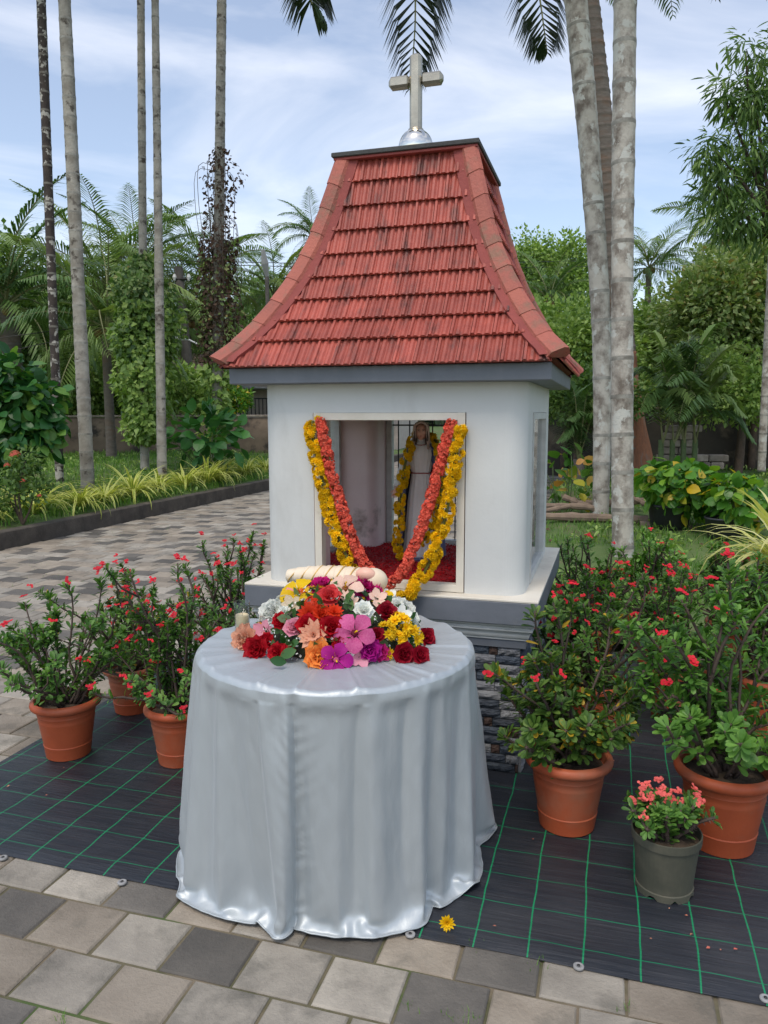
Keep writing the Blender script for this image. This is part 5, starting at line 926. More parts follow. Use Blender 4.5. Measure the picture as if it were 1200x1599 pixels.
# a few big leaves under the front flowers
M_bl = leafmat('glossy_leaf', [(.015, .07, .018), (.03, .11, .025), (.06, .16, .04)], rough=.35)
lm = mesh('leaf', leaf_geo(.3, .06, .15, 6), M_bl, True)
for (X, Yy, sz, lab) in [(385, 600, .055, 'dark green leaf left of the orange ruffled flower'), (300, 525, .05, 'green leaf above the bright red carnations'), (330, 668, .05, 'green leaf lying on the cloth at the front left'), (975, 445, .055, 'dark green leaf at the right of the pile'), (250, 558, .03, 'pale green calyx among the red carnations'),
                         (1075, 495, .035, 'green leaf beside the far right dark petals'), (1010, 400, .05, 'grey-green leaf under the round white bud'), (690, 430, .04, 'green leaf under the white ranunculus'), (400, 560, .045, 'green leaf beside the peach zinnia')]:
    p, nn_ = mound_hit(360 + X / 3.636, 850 + Yy / 3.636); o = link('leaf', lm); o.matrix_world = Matrix(frames((p + nn_ * .012)[None], (unit(1) * [1, 1, .3]), (nn_ + [0, -.4, .3])[None], sz)[0].tolist()); tag(o, lab, 'leaf', 'loose green leaves in the flower pile')

# ------------------------------------------------------------------ swaddled figurine lying behind the flowers
M_swad = mat('cream_swaddling', (.80, .70, .54), (.74, .60, .42), scale=6, rough=.5); M_gold = mat('gold_trim', (.70, .46, .14), (.58, .34, .09), rough=.4, metal=.3); M_skin = mat('painted_skin', (.80, .47, .35), (.78, .42, .31), scale=9, rough=.45)
f0, f1 = at(449, 893, 2.66), at(604, 886, 2.56); ax = f1 - f0; Ln = np.linalg.norm(ax[:2]); ang = math.atan2(ax[1], ax[0])
fig = thing('swaddled_figurine', 'cream figurine of a swaddled infant lying behind the flowers', 'figurine', (f0[0], f0[1], f0[2] - .012), ang)
def swad_r(t): return .030 + .016 * math.sin(math.pi * min(1, t * 1.25) ** 1.1 * .5) if t < .8 else .046 - .004 * math.sin((t - .8) * 5)
g = Geo(); A = []; NB = 90
for i in range(NB + 1):
    t = i / NB * .72; r = .017 + .026 * min(1, t / .55) ** .7 + (.0028 * (1 - ((i * 7 / NB) % 1.0)) if True else 0)
    if i == 0: r = .006
    A.append([(t * Ln, r * 1.12 * math.cos(a), r * math.sin(a) + .004 * math.sin(t * 6)) for a in np.linspace(0, 6.283, 28, endpoint=False)])
for t, r in ((.75, .040), (.78, .034)): A.append([(t * Ln, r * 1.1 * math.cos(a), r * math.sin(a)) for a in np.linspace(0, 6.283, 28, endpoint=False)])
g.grid(np.array(A), 0, True); part('swaddled_body', g, M_swad, fig, True)
for k in range(6):      # slanting gold bands
    t = .07 + k * .115; r = .017 + .026 * min(1, (t) / .55) ** .7 + .0030; g = Geo()
    P = [((t + .06 * math.sin(a)) * Ln, r * 1.12 * math.cos(a), r * math.sin(a) + .004 * math.sin(t * 6)) for a in np.linspace(0, 6.283, 30)]; g.tube(P, .0022, 5, cap=False); part('gold_band', g, M_gold, fig, True)
# head: hood shell, face
g = Geo(); A = []
hx = .865 * Ln
for i, e in enumerate(np.linspace(-math.pi / 2, math.pi / 2, 15)):
    A.append([(hx + .052 * math.sin(e), .046 * math.cos(e) * math.cos(a), .044 * math.cos(e) * math.sin(a) - .001) for a in np.linspace(0, 6.283, 24, endpoint=False)])
g.grid(np.array(A), 0, True); part('hood', g, M_swad, fig, True)
def face_geo(sx, sy, sz):
    """head facing +Z(local out), up +Y: ellipsoid with nose, brow, lips, chin and eye sockets"""
    g = Geo(); A = []; nu, nv = 34, 34
    for i in range(nu + 1):
        e = -math.pi / 2 + math.pi * i / nu; row = []
        for j in range(nv):
            a = 2 * math.pi * j / nv; x, y, z = math.cos(e) * math.sin(a), math.sin(e), math.cos(e) * math.cos(a)
            def bump(cx, cy, wx, wy): return math.exp(-((x - cx) / wx) ** 2 - ((y - cy) / wy) ** 2) if z > 0 else 0
            d = .22 * bump(0, -.12, .11, .16) + .10 * bump(0, .08, .09, .2) - .07 * bump(.32, .12, .17, .1) - .07 * bump(-.32, .12, .17, .1) + .06 * bump(0, -.43, .20, .06) + .05 * bump(0, -.54, .16, .05) - .04 * bump(0, -.485, .2, .025) + .08 * bump(0, -.78, .25, .15) + .05 * bump(.45, -.25, .22, .22) + .05 * bump(-.45, -.25, .22, .22) + .04 * bump(0, .33, .5, .1)
            k = 1 - .16 * max(0, -y) * (1 if z > 0 else .6); row.append((x * sx * k, y * sy, (z + d) * sz * (1 if z > 0 else .9)))
        A.append(row)
    g.grid(np.array(A), 0, True); return g
fo = part('face', face_geo(.030, .037, .026), M_skin, fig, True)
fo.matrix_local = Matrix.Translation((hx - .018, -.024, .022)) @ Matrix(((0, 1, 0, 0), (-1, 0, 0, 0), (0, 0, 1, 0), (0, 0, 0, 1))) @ Matrix.Rotation(R(-38), 4, 'Y')
M_eye = mat('painted_eye', (.05, .03, .025), rough=.4); M_lip = mat('painted_lip', (.55, .13, .12), rough=.45)
for sx in (-1, 1):
    g = Geo(); g.tube([(sx * .0125, .004, .0245), (sx * .009, .0028, .0262), (sx * .0055, .004, .0262)], .0008, 5); part('eyelid', g, M_eye, fo, True)
g = Geo(); g.tube([(-.0045, -.0164, .0262), (0, -.0160, .0276), (.0045, -.0164, .0262)], [.0008, .0014, .0008], 6); part('lips', g, M_lip, fo, True)
g = Geo(); P = [(hx - .018 + .040 * math.cos(a), -.004 + .036 * math.sin(a), .0205 - .010 * abs(math.sin(a))) for a in np.linspace(0, 6.283, 30)]; g.tube(P, .0032, 6, cap=False); part('hood_edge', g, M_gold, fig, True)
# cushion that carries the figurine
# ------------------------------------------------------------------ candle in a glass
cpos = gnd(379, 984, TZ + .004)
cg = thing('candle_glass', 'clear glass tumbler holding a cream candle at the left of the flowers', 'candle', (cpos[0], cpos[1] , TZ + .006))
m, t, b = _mat('clear_glass'); b.inputs['Base Color'].default_value = (.97, .98, .98, 1); b.inputs['Roughness'].default_value = .02; b.inputs['Transmission Weight'].default_value = 1; b.inputs['IOR'].default_value = 1.45
g = Geo(); g.lathe([(0, 0), (.024, 0), (.0265, .004), (.0275, .10), (.0265, .1005), (.0258, .10), (.0250, .008), (0, .007)], 32); part('tumbler', g, M_glass, cg, True)
g = Geo(); g.lathe([(0, .0085), (.0235, .0085), (.0238, .052), (.021, .055), (.012, .051), (.003, .0505), (0, .0505)], 28); part('wax', g, mat('cream_wax', (.86, .72, .48), (.82, .66, .42), rough=.4), cg, True)
g = Geo(); g.tube([(0, 0, .050), (.001, 0, .060), (.003, 0, .066)], .0008, 5); part('wick', g, M_black, cg)
# fallen flower on the mat
c = gnd(698, 1450, .012); Mx = frames((c + [0, 0, .020])[None], np.array([[.3, .2, .9]]), np.array([[.1, -.85, .35]]), .050)[0]
o = link('marigold', mesh('fallen_marigold', G_mum, pm_('yellow'), True)); o.matrix_world = Matrix(Mx.tolist()); tag(o, 'single yellow flower fallen on the mat right of the draped table', 'flower')

# ------------------------------------------------------------------ garlands
G_bl_y = [cluster_geo(rosette([(8, .5, .12, 10, .02), (7, .34, .11, 42, .02)], 21 + i, 2), 7, .62, 31 + i, .26) for i in range(2)]
G_bl_c = [cluster_geo(G_star, 12, .44, 41 + i, .36) for i in range(3)]
M_gy = petalmat('garland_yellow', (.92, .66, .008), (.86, .48, .005)); M_gc = petalmat('garland_coral', (.82, .11, .07), (.76, .17, .10))
def garland(name, lab, path, m, geos, size, step, rad, thick, keep=160, seed=0):
    t = thing(name, lab, 'garland', path[0], 0, None); P0 = np.array(path[0]); C = curve(path, 400); seg = np.concatenate([[0], np.cumsum(np.linalg.norm(np.diff(C, axis=0), axis=1))])
    g = Geo(); g.tube(C[::4] - P0, rad * .45, 6); part('string', g, mat(name + '_core', (.12, .13, .03) if m is M_gy else (.35, .06, .03), rough=.9), t)
    n = int(seg[-1] / step); MS = []
    for i in range(n):
        s = i * step; c = np.array([np.interp(s, seg, C[:, k]) for k in range(3)]); k = int(np.searchsorted(seg, s)); k = min(max(k, 1), 399); tg = C[k] - C[k - 1]; tg /= np.linalg.norm(tg)
        for q_ in range(thick):
            v = unit(1)[0]; v = v - tg * (v @ tg); v[1] -= .35; v /= np.linalg.norm(v) + 1e-9
            MS.append(frames((c - P0 + v * rad + tg * rng.uniform(-.4, .4) * step)[None], np.cross(v, unit(1)[0])[None], v[None], size * rng.uniform(.85, 1.2))[0])
    scatter('blossom', geos, np.array(MS), m, t, keep=keep, many='small_blossoms', smooth=True, world=np.array(Matrix.Translation(t.location)))
    return t
def gp(x, y, ly): return on_plane_y(x, y, ly)
py_ = [gp(489, 657, -.60), gp(490, 690, -.605), gp(499, 730, -.61), gp(510, 775, -.62), gp(521, 815, -.63), gp(536, 855, -.645), gp(560, 905, -.67), gp(600, 945, -.69), gp(640, 925, -.675), gp(662, 895, -.65), gp(680, 858, -.64), gp(694, 815, -.63), gp(703, 770, -.62), gp(711, 720, -.61), gp(717, 685, -.605), gp(718, 662, -.60)]
garland('flower_garland', 'long yellow flower garland hanging in a U from both corners of the window', py_, M_gy, G_bl_y, .046, .0150, .0160, 2, 290)
pc_ = [gp(500, 656, -.60), gp(508, 690, -.61), gp(517, 735, -.62), gp(532, 785, -.63), gp(548, 835, -.64), gp(570, 880, -.66), gp(600, 912, -.69), gp(628, 893, -.67), gp(648, 850, -.65), gp(666, 800, -.64), gp(681, 750, -.63), gp(694, 700, -.62), gp(704, 668, -.61), gp(710, 654, -.60)]
garland('flower_garland', 'long coral red flower garland hanging in a U inside the yellow one', pc_, M_gc, G_bl_c, .031, .0115, .0120, 3, 290)

# ------------------------------------------------------------------ statue inside the shrine
st_w = loc2w(np.array([.235, .17, 0.0])); 
_, _, dd = topx(st_w)
# stand it where the photograph shows its head
d_ = ray(658, 690); tt = ((np.array([0, 0, 0]) + CEN - CAM) @ AY + .10) / (d_ @ AY); hp_ = CAM + d_ * tt
statue = thing('robed_statue', 'painted statue of a veiled woman in white robe and blue cloak standing inside the shrine', 'statue', (hp_[0], hp_[1], Z1 + .008), TH * .3)
HS = 1.5 - .045 + .0 - Z1 ; HS = (at(658, 657, hp_[1])[2] - Z1 - .010)
M_robe = mat('white_robe_paint', (.86, .84, .82), (.76, .73, .71), scale=8, rough=.55); M_cloak = mat('blue_cloak_paint', (.10, .12, .22), (.07, .08, .16), rough=.5); M_veil = mat('veil_paint', (.60, .44, .36), (.52, .38, .32), rough=.55)
def robe(prof, folds, amp, n=72, sy=.72):
    g = Geo(); A = []
    for r, z in prof:
        row = []
        for a in np.linspace(0, 6.283, n, endpoint=False):
            k = 1 + amp * (1 - z * .5) * (math.cos(a * folds + 2 * math.sin(a)) ) ; row.append((r * k * math.cos(a), r * k * sy * math.sin(a), z * HS))
        A.append(row)
    g.grid(np.array(A), 0, True); return g
pr = [(.001, .012), (.088, .012), (.092, .03), (.085, .10), (.076, .25), (.066, .42), (.054, .55), (.047, .62), (.047, .635), (.056, .68), (.066, .76), (.062, .80), (.040, .838), (.020, .85), (.018, .90), (.001, .905)]
part('robe', robe(pr, 17, .055), M_robe, statue, True)
g = Geo(); g.lathe([(0, 0), (.11, 0), (.112, .012), (.10, .0125), (0, .0125)], 28); part('plinth', g, M_cloak, statue)
def shell(prof, a0, a1, sy, fold=9, n=40, amp=.05):
    g = Geo(); A = []
    for r, z in prof: A.append([(r * (1 + amp * math.sin(a * fold)) * math.cos(a), r * (1 + amp * math.sin(a * fold)) * sy * math.sin(a), z * HS) for a in np.linspace(R(a0), R(a1), n)])
    A = np.array(A); g.grid(A); B = A.copy(); B[:, :, :2] *= .93; g.grid(B[:, ::-1]); 
    for k in (0, -1): g.grid(np.stack([A[:, k], B[:, k]], 1))
    return g
part('cloak', shell([(.125, .02), (.118, .15), (.105, .35), (.098, .5), (.098, .62), (.093, .72), (.080, .79), (.045, .85)], -38, 218, .78), M_cloak, statue, True)
hz = .922 * HS
fo = part('face', face_geo(.030, .041, .031), M_skin, statue, True); fo.matrix_local = Matrix.Translation((0, -.006, hz)) @ Matrix.Rotation(R(90), 4, 'X')
part('veil', shell([(.052, .80), (.050, .84), (.044, .87), (.043, .90), (.043, .935), (.040, .965), (.030, .988), (.012, 1.0), (.001, 1.002)], -52, 232, .98, 5, 40, .015), M_veil, statue, True)
g = Geo(); A = [[(.036 * math.cos(a) * k, -.010 - .030 * 0 + .02 * (1 - k) - .012 * math.cos(a * 0), hz + .043 * math.sin(a) * k) for a in np.linspace(R(-40), R(220), 26)] for k in (1.0,)]
P = [(.037 * math.cos(a), -.024, hz + .002 + .046 * math.sin(a)) for a in np.linspace(R(-48), R(228), 30)]; g = Geo(); g.tube(P, .006, 6); part('veil_edge', g, mat('veil_trim', (.72, .58, .48), rough=.5), statue, True)
M_hair = mat('brown_hair_paint', (.06, .03, .02), rough=.5)
for sx in (-1, 1):
    g = Geo(); g.tube([(sx * .026, -.022, hz + .028), (sx * .031, -.024, hz - .005), (sx * .029, -.028, hz - .04), (sx * .024, -.034, hz - .062)], [.005, .007, .008, .003], 7); part('hair', g, M_hair, statue, True)
    g = Geo(); g.tube([(sx * .0155, .0065, .0290), (sx * .011, .0080, .0305), (sx * .0065, .0055, .0310)], [.0006, .0022, .0006], 7); part('eye', g, M_eye, fo, True)
    g = Geo(); g.tube([(sx * .018, .0125, .0275), (sx * .012, .0150, .0300), (sx * .006, .0130, .0320)], .0009, 5); part('eyebrow', g, M_eye, fo, True)
g = Geo(); g.tube([(-.006, -.0195, .0318), (0, -.0188, .0338), (.006, -.0195, .0318)], [.0008, .0018, .0008], 6); part('lips', g, M_lip, fo, True)
M_cord = mat('red_cord_paint', (.35, .05, .04), rough=.5)
g = Geo(); g.tube([(.049 * math.cos(a), .036 * math.sin(a), .628 * HS) for a in np.linspace(0, 6.283, 36)], .0032, 6, cap=False); part('waist_cord', g, M_cord, statue, True)
g = Geo(); g.tube([(.030 * math.cos(a), .026 * math.sin(a) - .006, .838 * HS - .006 * math.sin(-a)) for a in np.linspace(0, 6.283, 30)], .0028, 6, cap=False); part('neck_trim', g, M_cord, statue, True)
# arms held out low, open hands
def hand_geo():
    g = Geo(); g.tube([(0, 0, .012), (0, 0, 0), (0, -.002, -.012), (0, -.003, -.020)], [.0065, .008, .0095, .0085], 8)
    for k, (x, ln, a) in enumerate(((-.0072, .017, -.12), (-.0025, .020, -.03), (.0024, .019, .05), (.0070, .0145, .16))):
        g.tube([(x * .9, -.002, -.018), (x + a * ln * .5, -.004, -.018 - ln * .55), (x + a * ln, -.007, -.018 - ln)], [.0027, .0025, .0016], 6)
    g.tube([(-.008, -.001, -.004), (-.0135, -.004, -.012), (-.0145, -.006, -.019)], [.0032, .003, .002], 6); return g
for sx in (-1, 1):
    g = Geo(); g.tube([(sx * .050, -.005, .79 * HS), (sx * .085, -.01, .68 * HS), (sx * .105, -.04, .585 * HS), (sx * .118, -.075, .535 * HS)], [.022, .024, .022, .019], 12); part('sleeve', g, M_cloak if sx > 0 else M_robe, statue, True)
    ho = part('hand', hand_geo(), M_skin, statue, True); ho.matrix_local = Matrix.Translation((sx * .121, -.088, .515 * HS)) @ Matrix.Rotation(R(-28), 4, 'X') @ Matrix.Rotation(sx * R(-12), 4, 'Y') @ Matrix.Scale(1.25, 4)
SY = (hp_ - CEN) @ AY
sgp = [gp(664, 682, SY + .08), gp(648, 684, SY + .03), gp(640, 700, SY - .065), gp(631, 735, SY - .10), gp(626, 775, SY - .11), gp(624, 815, SY - .12), gp(622, 850, SY - .12), gp(624, 866, SY - .125)]
sgq = [gp(664, 682, SY + .08), gp(682, 690, SY + .02), gp(687, 712, SY - .07), gp(690, 760, SY - .09), gp(680, 810, SY - .1), gp(655, 855, SY - .12)]
garland('flower_garland', 'golden yellow garland round the neck and down the front of the robed statue', sgp[::-1] + sgq[1:], M_gy, G_bl_y, .040, .020, .015, 2, 60)
#@@PART3
# ================================================================== POTTED PLANTS
def pot_geo(s=1.0, seg=40):
    return [(0, 0), (.094, 0), (.100, .004), (.108, .060), (.1095, .064), (.1075, .068), (.116, .118), (.1255, .178), (.1270, .184), (.1255, .190), (.1285, .205), (.131, .212), (.1295, .217), (.134, .232), (.146, .238), (.156, .246), (.160, .257), (.158, .268), (.150, .276), (.140, .278), (.134, .272), (.131, .250), (.129, .236), (0, .236)]
def thorn_geo(): g = Geo(); g.add([(-.18, 0, -.1), (.18, 0, -.1), (0, 0, .2), (0, 1, .15)], [(0, 1, 3), (1, 2, 3), (2, 0, 3)]); return g
G_th = thorn_geo()
G_fl2 = []
for sd_ in range(3):    # umbel of paired round bracts
    g = Geo(); r = np.random.default_rng(60 + sd_)
    for k in range(6 if sd_ else 4):
        a = r.uniform(0, 6.28); c = np.array([math.cos(a), math.sin(a), 0]) * r.uniform(.1, .42) + [0, 0, r.uniform(.2, .42)]
        for w_ in (0, 1):
            aa = a + w_ * math.pi; d = np.array([math.cos(aa), math.sin(aa), 0]); u = np.array([-d[1], d[0], 0]); s = .24
            ring = [c + d * (.16 + .16 * math.cos(q)) + u * .19 * math.sin(q) + np.array([0, 0, .05 * math.cos(q)]) for q in np.linspace(0, 6.283, 8, endpoint=False)]; g.add(ring, [tuple(range(8))])
        g.tube([(0, 0, 0), tuple(c)], .02, 3)
    G_fl2.append(g)
def potted(label, px, py, rim_px=None, scale=1.0, hgt=.45, nst=14, spread=.6, nleaf=22, lsize=.035, nfl=14, leaf=None, dirs=None, pot='terra', keep=170, seed=0, gnd_pt=None, flm=None, flsize=.034, name='potted_euphorbia', lean=(0, 0), leggy=0.0, skirt=16, cover=1.0):
    global rng
    rng_s = rng; rng = np.random.default_rng(1000 + seed)
    c = gnd(px, py, .006) if gnd_pt is None else np.array([gnd_pt[0], gnd_pt[1], .006])
    t = thing(name, label, 'potted plant', c, rng.uniform(0, .1)); H = .262 * scale
    if pot == 'terra':
        g = Geo(); g.lathe([(r * scale, z * scale) for r, z in pot_geo()], 44); part('pot', g, M_pot, t, 'auto'); sr = .128 * scale; sz = .238 * scale
    else:
        pr_ = [(0, .01), (.078, .01), (.082, .0), (.086, .0), (.0865, .022), (.083, .024), (.097, .165), (.103, .167), (.104, .192), (.100, .193), (.098, .180), (.097, .165), (0, .163)]
        g = Geo(); g.lathe([(r * scale, z * scale) for r, z in pr_], 44)
        V = g.V[0]; a = np.arctan2(V[:, 1], V[:, 0]); low = (V[:, 2] < .012 * scale) & (np.cos(a * 8) > .55); V[low, 2] += .012 * scale   # drainage notches at the foot
        part('pot', g, M_potd, t, False); sr = .096 * scale; sz = .167 * scale
    g = Geo(); g.lathe([(0, sz + .010), (sr * .5, sz + .008), (sr * .98, sz + .001)], 24); part('soil', g, M_soil, t, True)
    SG = Geo(); LP, LD, LN, LS = [], [], [], []; FP, FD = [], []; TP, TD, TS = [], [], []
    tips = []
    nst0 = nst; nst = nst + skirt
    for k in range(nst):
        a = 2 * math.pi * (k + rng.uniform(-.3, .3)) / nst; out_ = rng.uniform(.15, 1.0) * spread; d = np.array([math.cos(a) * out_ + lean[0], math.sin(a) * out_ + lean[1], 1.0]); ln = hgt * rng.uniform(.6, 1.05)
        if dirs is not None and k < len(dirs): d = np.array(dirs[k][:3], float); ln = dirs[k][3]
        if k >= nst0: a = 2 * math.pi * (k - nst0 + rng.uniform(-.3, .3)) / max(1, skirt); o2_ = rng.uniform(.7, 1.7); d = np.array([math.cos(a) * o2_, math.sin(a) * o2_, rng.uniform(.7, 1.1)]); ln = rng.uniform(.45, .75) * min(hgt, .55) + .06
        d /= np.linalg.norm(d); p = np.array([math.cos(a) * sr * .45 * rng.random(), math.sin(a) * sr * .45 * rng.random(), sz]); pts = [p]; nseg = 9; dd_ = d * .6 + np.array([0, 0, .5]) * (1 if d[2] > .3 else .3)
        for i in range(nseg):
            dd_ = dd_ + (d - dd_) * .3 + rng.normal(size=3) * .16; dd_ /= np.linalg.norm(dd_); p = p + dd_ * ln / nseg; p[2] = max(p[2], .03); pts.append(p)
        pts = np.array(pts); r0 = rng.uniform(.006, .009) * scale; SG.tube(pts, np.linspace(r0, r0 * .55, len(pts)), 5)
        C = curve(pts, 60); tan = np.gradient(C, axis=0); tan /= np.linalg.norm(tan, axis=1)[:, None]
        nt_ = 46
        ti = rng.integers(3, 60, nt_); v = unit(nt_); v -= tan[ti] * (v * tan[ti]).sum(1)[:, None]; v /= np.linalg.norm(v, axis=1)[:, None] + 1e-9; TP += list(C[ti] + v * r0 * .6); TD += list(v + tan[ti] * .15); TS += list(rng.uniform(.007, .014, nt_))
        start = leggy * rng.uniform(.8, 1.1) if k < nst0 else .25
        nl = int(nleaf * (2.6 if k < nst0 else 1.7) * rng.uniform(.7, 1.2))
        # leaves up the stem, crowded at the tip
        uu = 1 - (1 - start) * rng.random(nl) ** (1.5 if leggy < .3 else 1.2)
        uu[: min(14, nl)] = rng.uniform(.93, 1.0, min(14, nl))
        for u in uu:
            i = min(59, int(u * 59)); th_ = rng.uniform(0, 6.28); v = unit(1)[0]; v -= tan[i] * (v @ tan[i]); v /= np.linalg.norm(v) + 1e-9
            up_ = tan[i] * rng.uniform(.15, .8) + v + np.array([0, 0, .25]); LP.append(C[i] + v * r0); LD.append(up_); LN.append(tan[i] * .8 + np.array([0, 0, .6])); LS.append(lsize * rng.uniform(.55, 1.15) * (1 if u < .97 else .8))
        tips.append((C[-1], tan[-1]))
        # side twigs
        if rng.random() < .7:
            i = int(rng.uniform(25, 50)); v = unit(1, .4)[0]; q = C[i]; P2 = np.array([q, q + v * ln * .12 + tan[i] * ln * .05, q + v * ln * .2 + tan[i] * ln * .14 + [0, 0, .02]]); SG.tube(P2, [r0 * .7, r0 * .6, r0 * .45], 5)
            tips.append((P2[-1], (P2[-1] - P2[1]) / np.linalg.norm(P2[-1] - P2[1])))
            for _ in range(int(nl * .6)):
                s = rng.uniform(.3, 1); w_ = P2[1] * (1 - s) + P2[2] * s; v2 = unit(1, .2)[0]; LP.append(w_); LD.append(v2 + v * .4); LN.append(np.array([0, 0, 1.0]) + v2 * .2); LS.append(lsize * rng.uniform(.55, 1.0))
    for k in range(nfl):
        tp, td = tips[k % len(tips)] if k < len(tips) * 1.0 else (np.array(LP[rng.integers(len(LP))]), np.array([0, 0, 1.0])); v = unit(1, .9)[0]; FP.append(tp + td * rng.uniform(.008, .03) + v * rng.uniform(.0, .03)); FD.append(td * .4 + np.array([0, -.75, .6]) + v * .5)
    o = part('stems', SG, M_stem, t, True)
    bake('thorns', [G_th], np.zeros(len(TP), int), frames(np.array(TP), np.array(TD), unit(len(TP)), np.array(TS)), M_stem, o)
    W_ = np.array(Matrix.Translation(c) @ Matrix.Rotation(t.rotation_euler.z, 4, 'Z'))
    LP, LD, LN, LS = map(np.array, (LP, LD, LN, LS)); LP[:, 2] = np.maximum(LP[:, 2], .02)
    scatter('leaf', G_ob, frames(LP, LD, LN, LS), leaf or M_euph, t, keep=keep, world=W_)
    if nfl:
        FP, FD = np.array(FP), np.array(FD); FD /= np.linalg.norm(FD, axis=1)[:, None]
        scatter('flower_cluster', G_fl2, frames(FP, np.cross(FD, unit(len(FP))), FD, flsize * rng.uniform(.8, 1.25, len(FP))), flm or M_redfl, t, keep=70, many='small_flowers', world=W_)
    rng = rng_s
    return t
# left side
potted('sprawling red-flowered plant in the leftmost terracotta pot', 108, 1176, scale=.93, hgt=.50, nst=15, spread=.9, nleaf=30, lsize=.038, nfl=10, seed=1, keep=230, lean=(-.1, 0),
       dirs=[(-1, -.1, .55, .50), (-.9, .1, .9, .46), (-.75, .2, 1.5, .52), (-.35, .1, 1.6, .56), (.2, .1, 1.7, .58), (.6, .1, 1.3, .50), (-.5, -.3, 1.0, .40), (.3, -.3, 1.3, .40), (.8, .2, .9, .36)])
potted('leggy plant with yellowing leaves in the terracotta pot behind the leftmost one', 208, 1108, scale=.86, hgt=.50, nst=13, spread=.7, nleaf=24, lsize=.034, nfl=20, seed=2, flsize=.027, leaf=M_euph2, keep=120, leggy=.2,
       dirs=[(-1.0, -.2, 1.4, .66), (-.7, .1, 1.7, .56), (-.2, 0, 1.7, .52), (.2, 0, 1.6, .52), (.6, .1, 1.2, .5), (0, -.5, .4, .30)])
potted('densely red-flowered plant in the terracotta pot touching the left of the tablecloth', 283, 1186, scale=.93, hgt=.56, nst=19, spread=.48, nleaf=38, lsize=.030, nfl=74, seed=3, keep=170, flsize=.026, lean=(-.10, 0),
       dirs=[(-.5, 0, 1.5, .62), (-.3, 0, 1.5, .68), (.1, .1, 1.6, .66), (.4, .2, 1.6, .66), (-.7, 0, 1.2, .52)])
potted('red-flowered plant at the rear left corner of the shrine base', 0, 0, gnd_pt=(-.83, 4.05), scale=.9, hgt=.60, nst=18, spread=.45, nleaf=32, lsize=.030, nfl=30, seed=4, flsize=.026, keep=60)
potted('small red-flowered plant hidden between tablecloth and shrine on the left', 0, 0, gnd_pt=(-.62, 3.45), scale=.85, hgt=.58, nst=12, spread=.45, nleaf=26, lsize=.030, nfl=16, seed=5, flsize=.026, keep=40)
# right side
potted('dark green bushy plant in the terracotta pot just right of the draped table', 885, 1286, scale=.985, hgt=.44, nst=17, spread=.75, nleaf=34, lsize=.042, nfl=6, seed=6, keep=270, leaf=M_euph2,
       dirs=[(-1.1, -.1, 1.3, .50), (-.8, .1, 1.0, .42), (-.35, 0, 1.6, .62), (.25, .2, 1.6, .56), (.9, 0, .9, .40), (1.0, .3, .7, .36), (.3, -.5, .8, .30), (-.4, -.5, .9, .28), (-.55, -.1, 1.6, .58)])
potted('tall light green leggy plant in the rightmost terracotta pot', 1126, 1316, scale=1.05, hgt=.62, nst=18, spread=.62, nleaf=30, lsize=.046, nfl=9, seed=7, keep=280, leaf=M_euph3, leggy=.15, flsize=.036,
       dirs=[(-.8, .1, 1.4, .56), (-.5, .3, 1.7, .64), (0, .3, 1.9, .74), (.4, .2, 1.8, .70), (-.9, -.1, .9, .36), (-.25, -.6, .8, .30), (.3, -.6, .8, .32), (.5, .1, 1.0, .5)])
potted('low pink-flowered plant in the small grey-green pot', 1037, 1386, scale=1.02, hgt=.13, nst=26, spread=1.0, nleaf=18, lsize=.030, nfl=44, seed=8, keep=230, pot='grey', skirt=10, flm=M_pinkfl, flsize=.024, leaf=M_euph)
potted('red-flowered plant against the right side of the shrine base', 0, 0, gnd_pt=(.98, 3.42), scale=.95, hgt=.58, nst=20, spread=.42, nleaf=34, lsize=.032, nfl=56, seed=9, keep=150, flsize=.028)
potted('red-flowered plant behind the gap between the two large terracotta pots', 0, 0, gnd_pt=(1.42, 3.62), scale=.95, hgt=.50, nst=17, spread=.45, nleaf=28, lsize=.034, nfl=24, seed=10, keep=110, leggy=.25)
potted('tangled green plant behind the rightmost terracotta pot', 0, 0, gnd_pt=(1.80, 3.45), scale=1.0, hgt=.60, nst=18, spread=.5, nleaf=30, lsize=.040, nfl=9, seed=11, keep=130, leaf=M_euph3, leggy=.3)
potted('sparse thorny plant behind the rear right corner of the shrine', 0, 0, gnd_pt=(1.22, 4.35), scale=.95, hgt=.55, nst=18, spread=.45, nleaf=20, lsize=.038, nfl=10, seed=12, keep=80, leggy=.35)
potted('thorny plant with bare upright stems below the lichen-covered palm trunk', 0, 0, gnd_pt=(1.62, 4.50), scale=.95, hgt=.55, nst=20, spread=.40, nleaf=15, lsize=.042, nfl=6, seed=13, keep=70, leggy=.55, leaf=M_euph3)
potted('thorny plant with arching bare stems near the yellow striped grass', 0, 0, gnd_pt=(2.08, 4.45), scale=.95, hgt=.50, nst=20, spread=.55, nleaf=15, lsize=.042, nfl=8, seed=14, keep=70, leggy=.5, leaf=M_euph3)
potted('green thorny plant at the far right end of the mat', 0, 0, gnd_pt=(2.32, 3.85), scale=.95, hgt=.45, nst=17, spread=.5, nleaf=24, lsize=.04, nfl=8, seed=15, keep=40, leggy=.3, leaf=M_euph3)

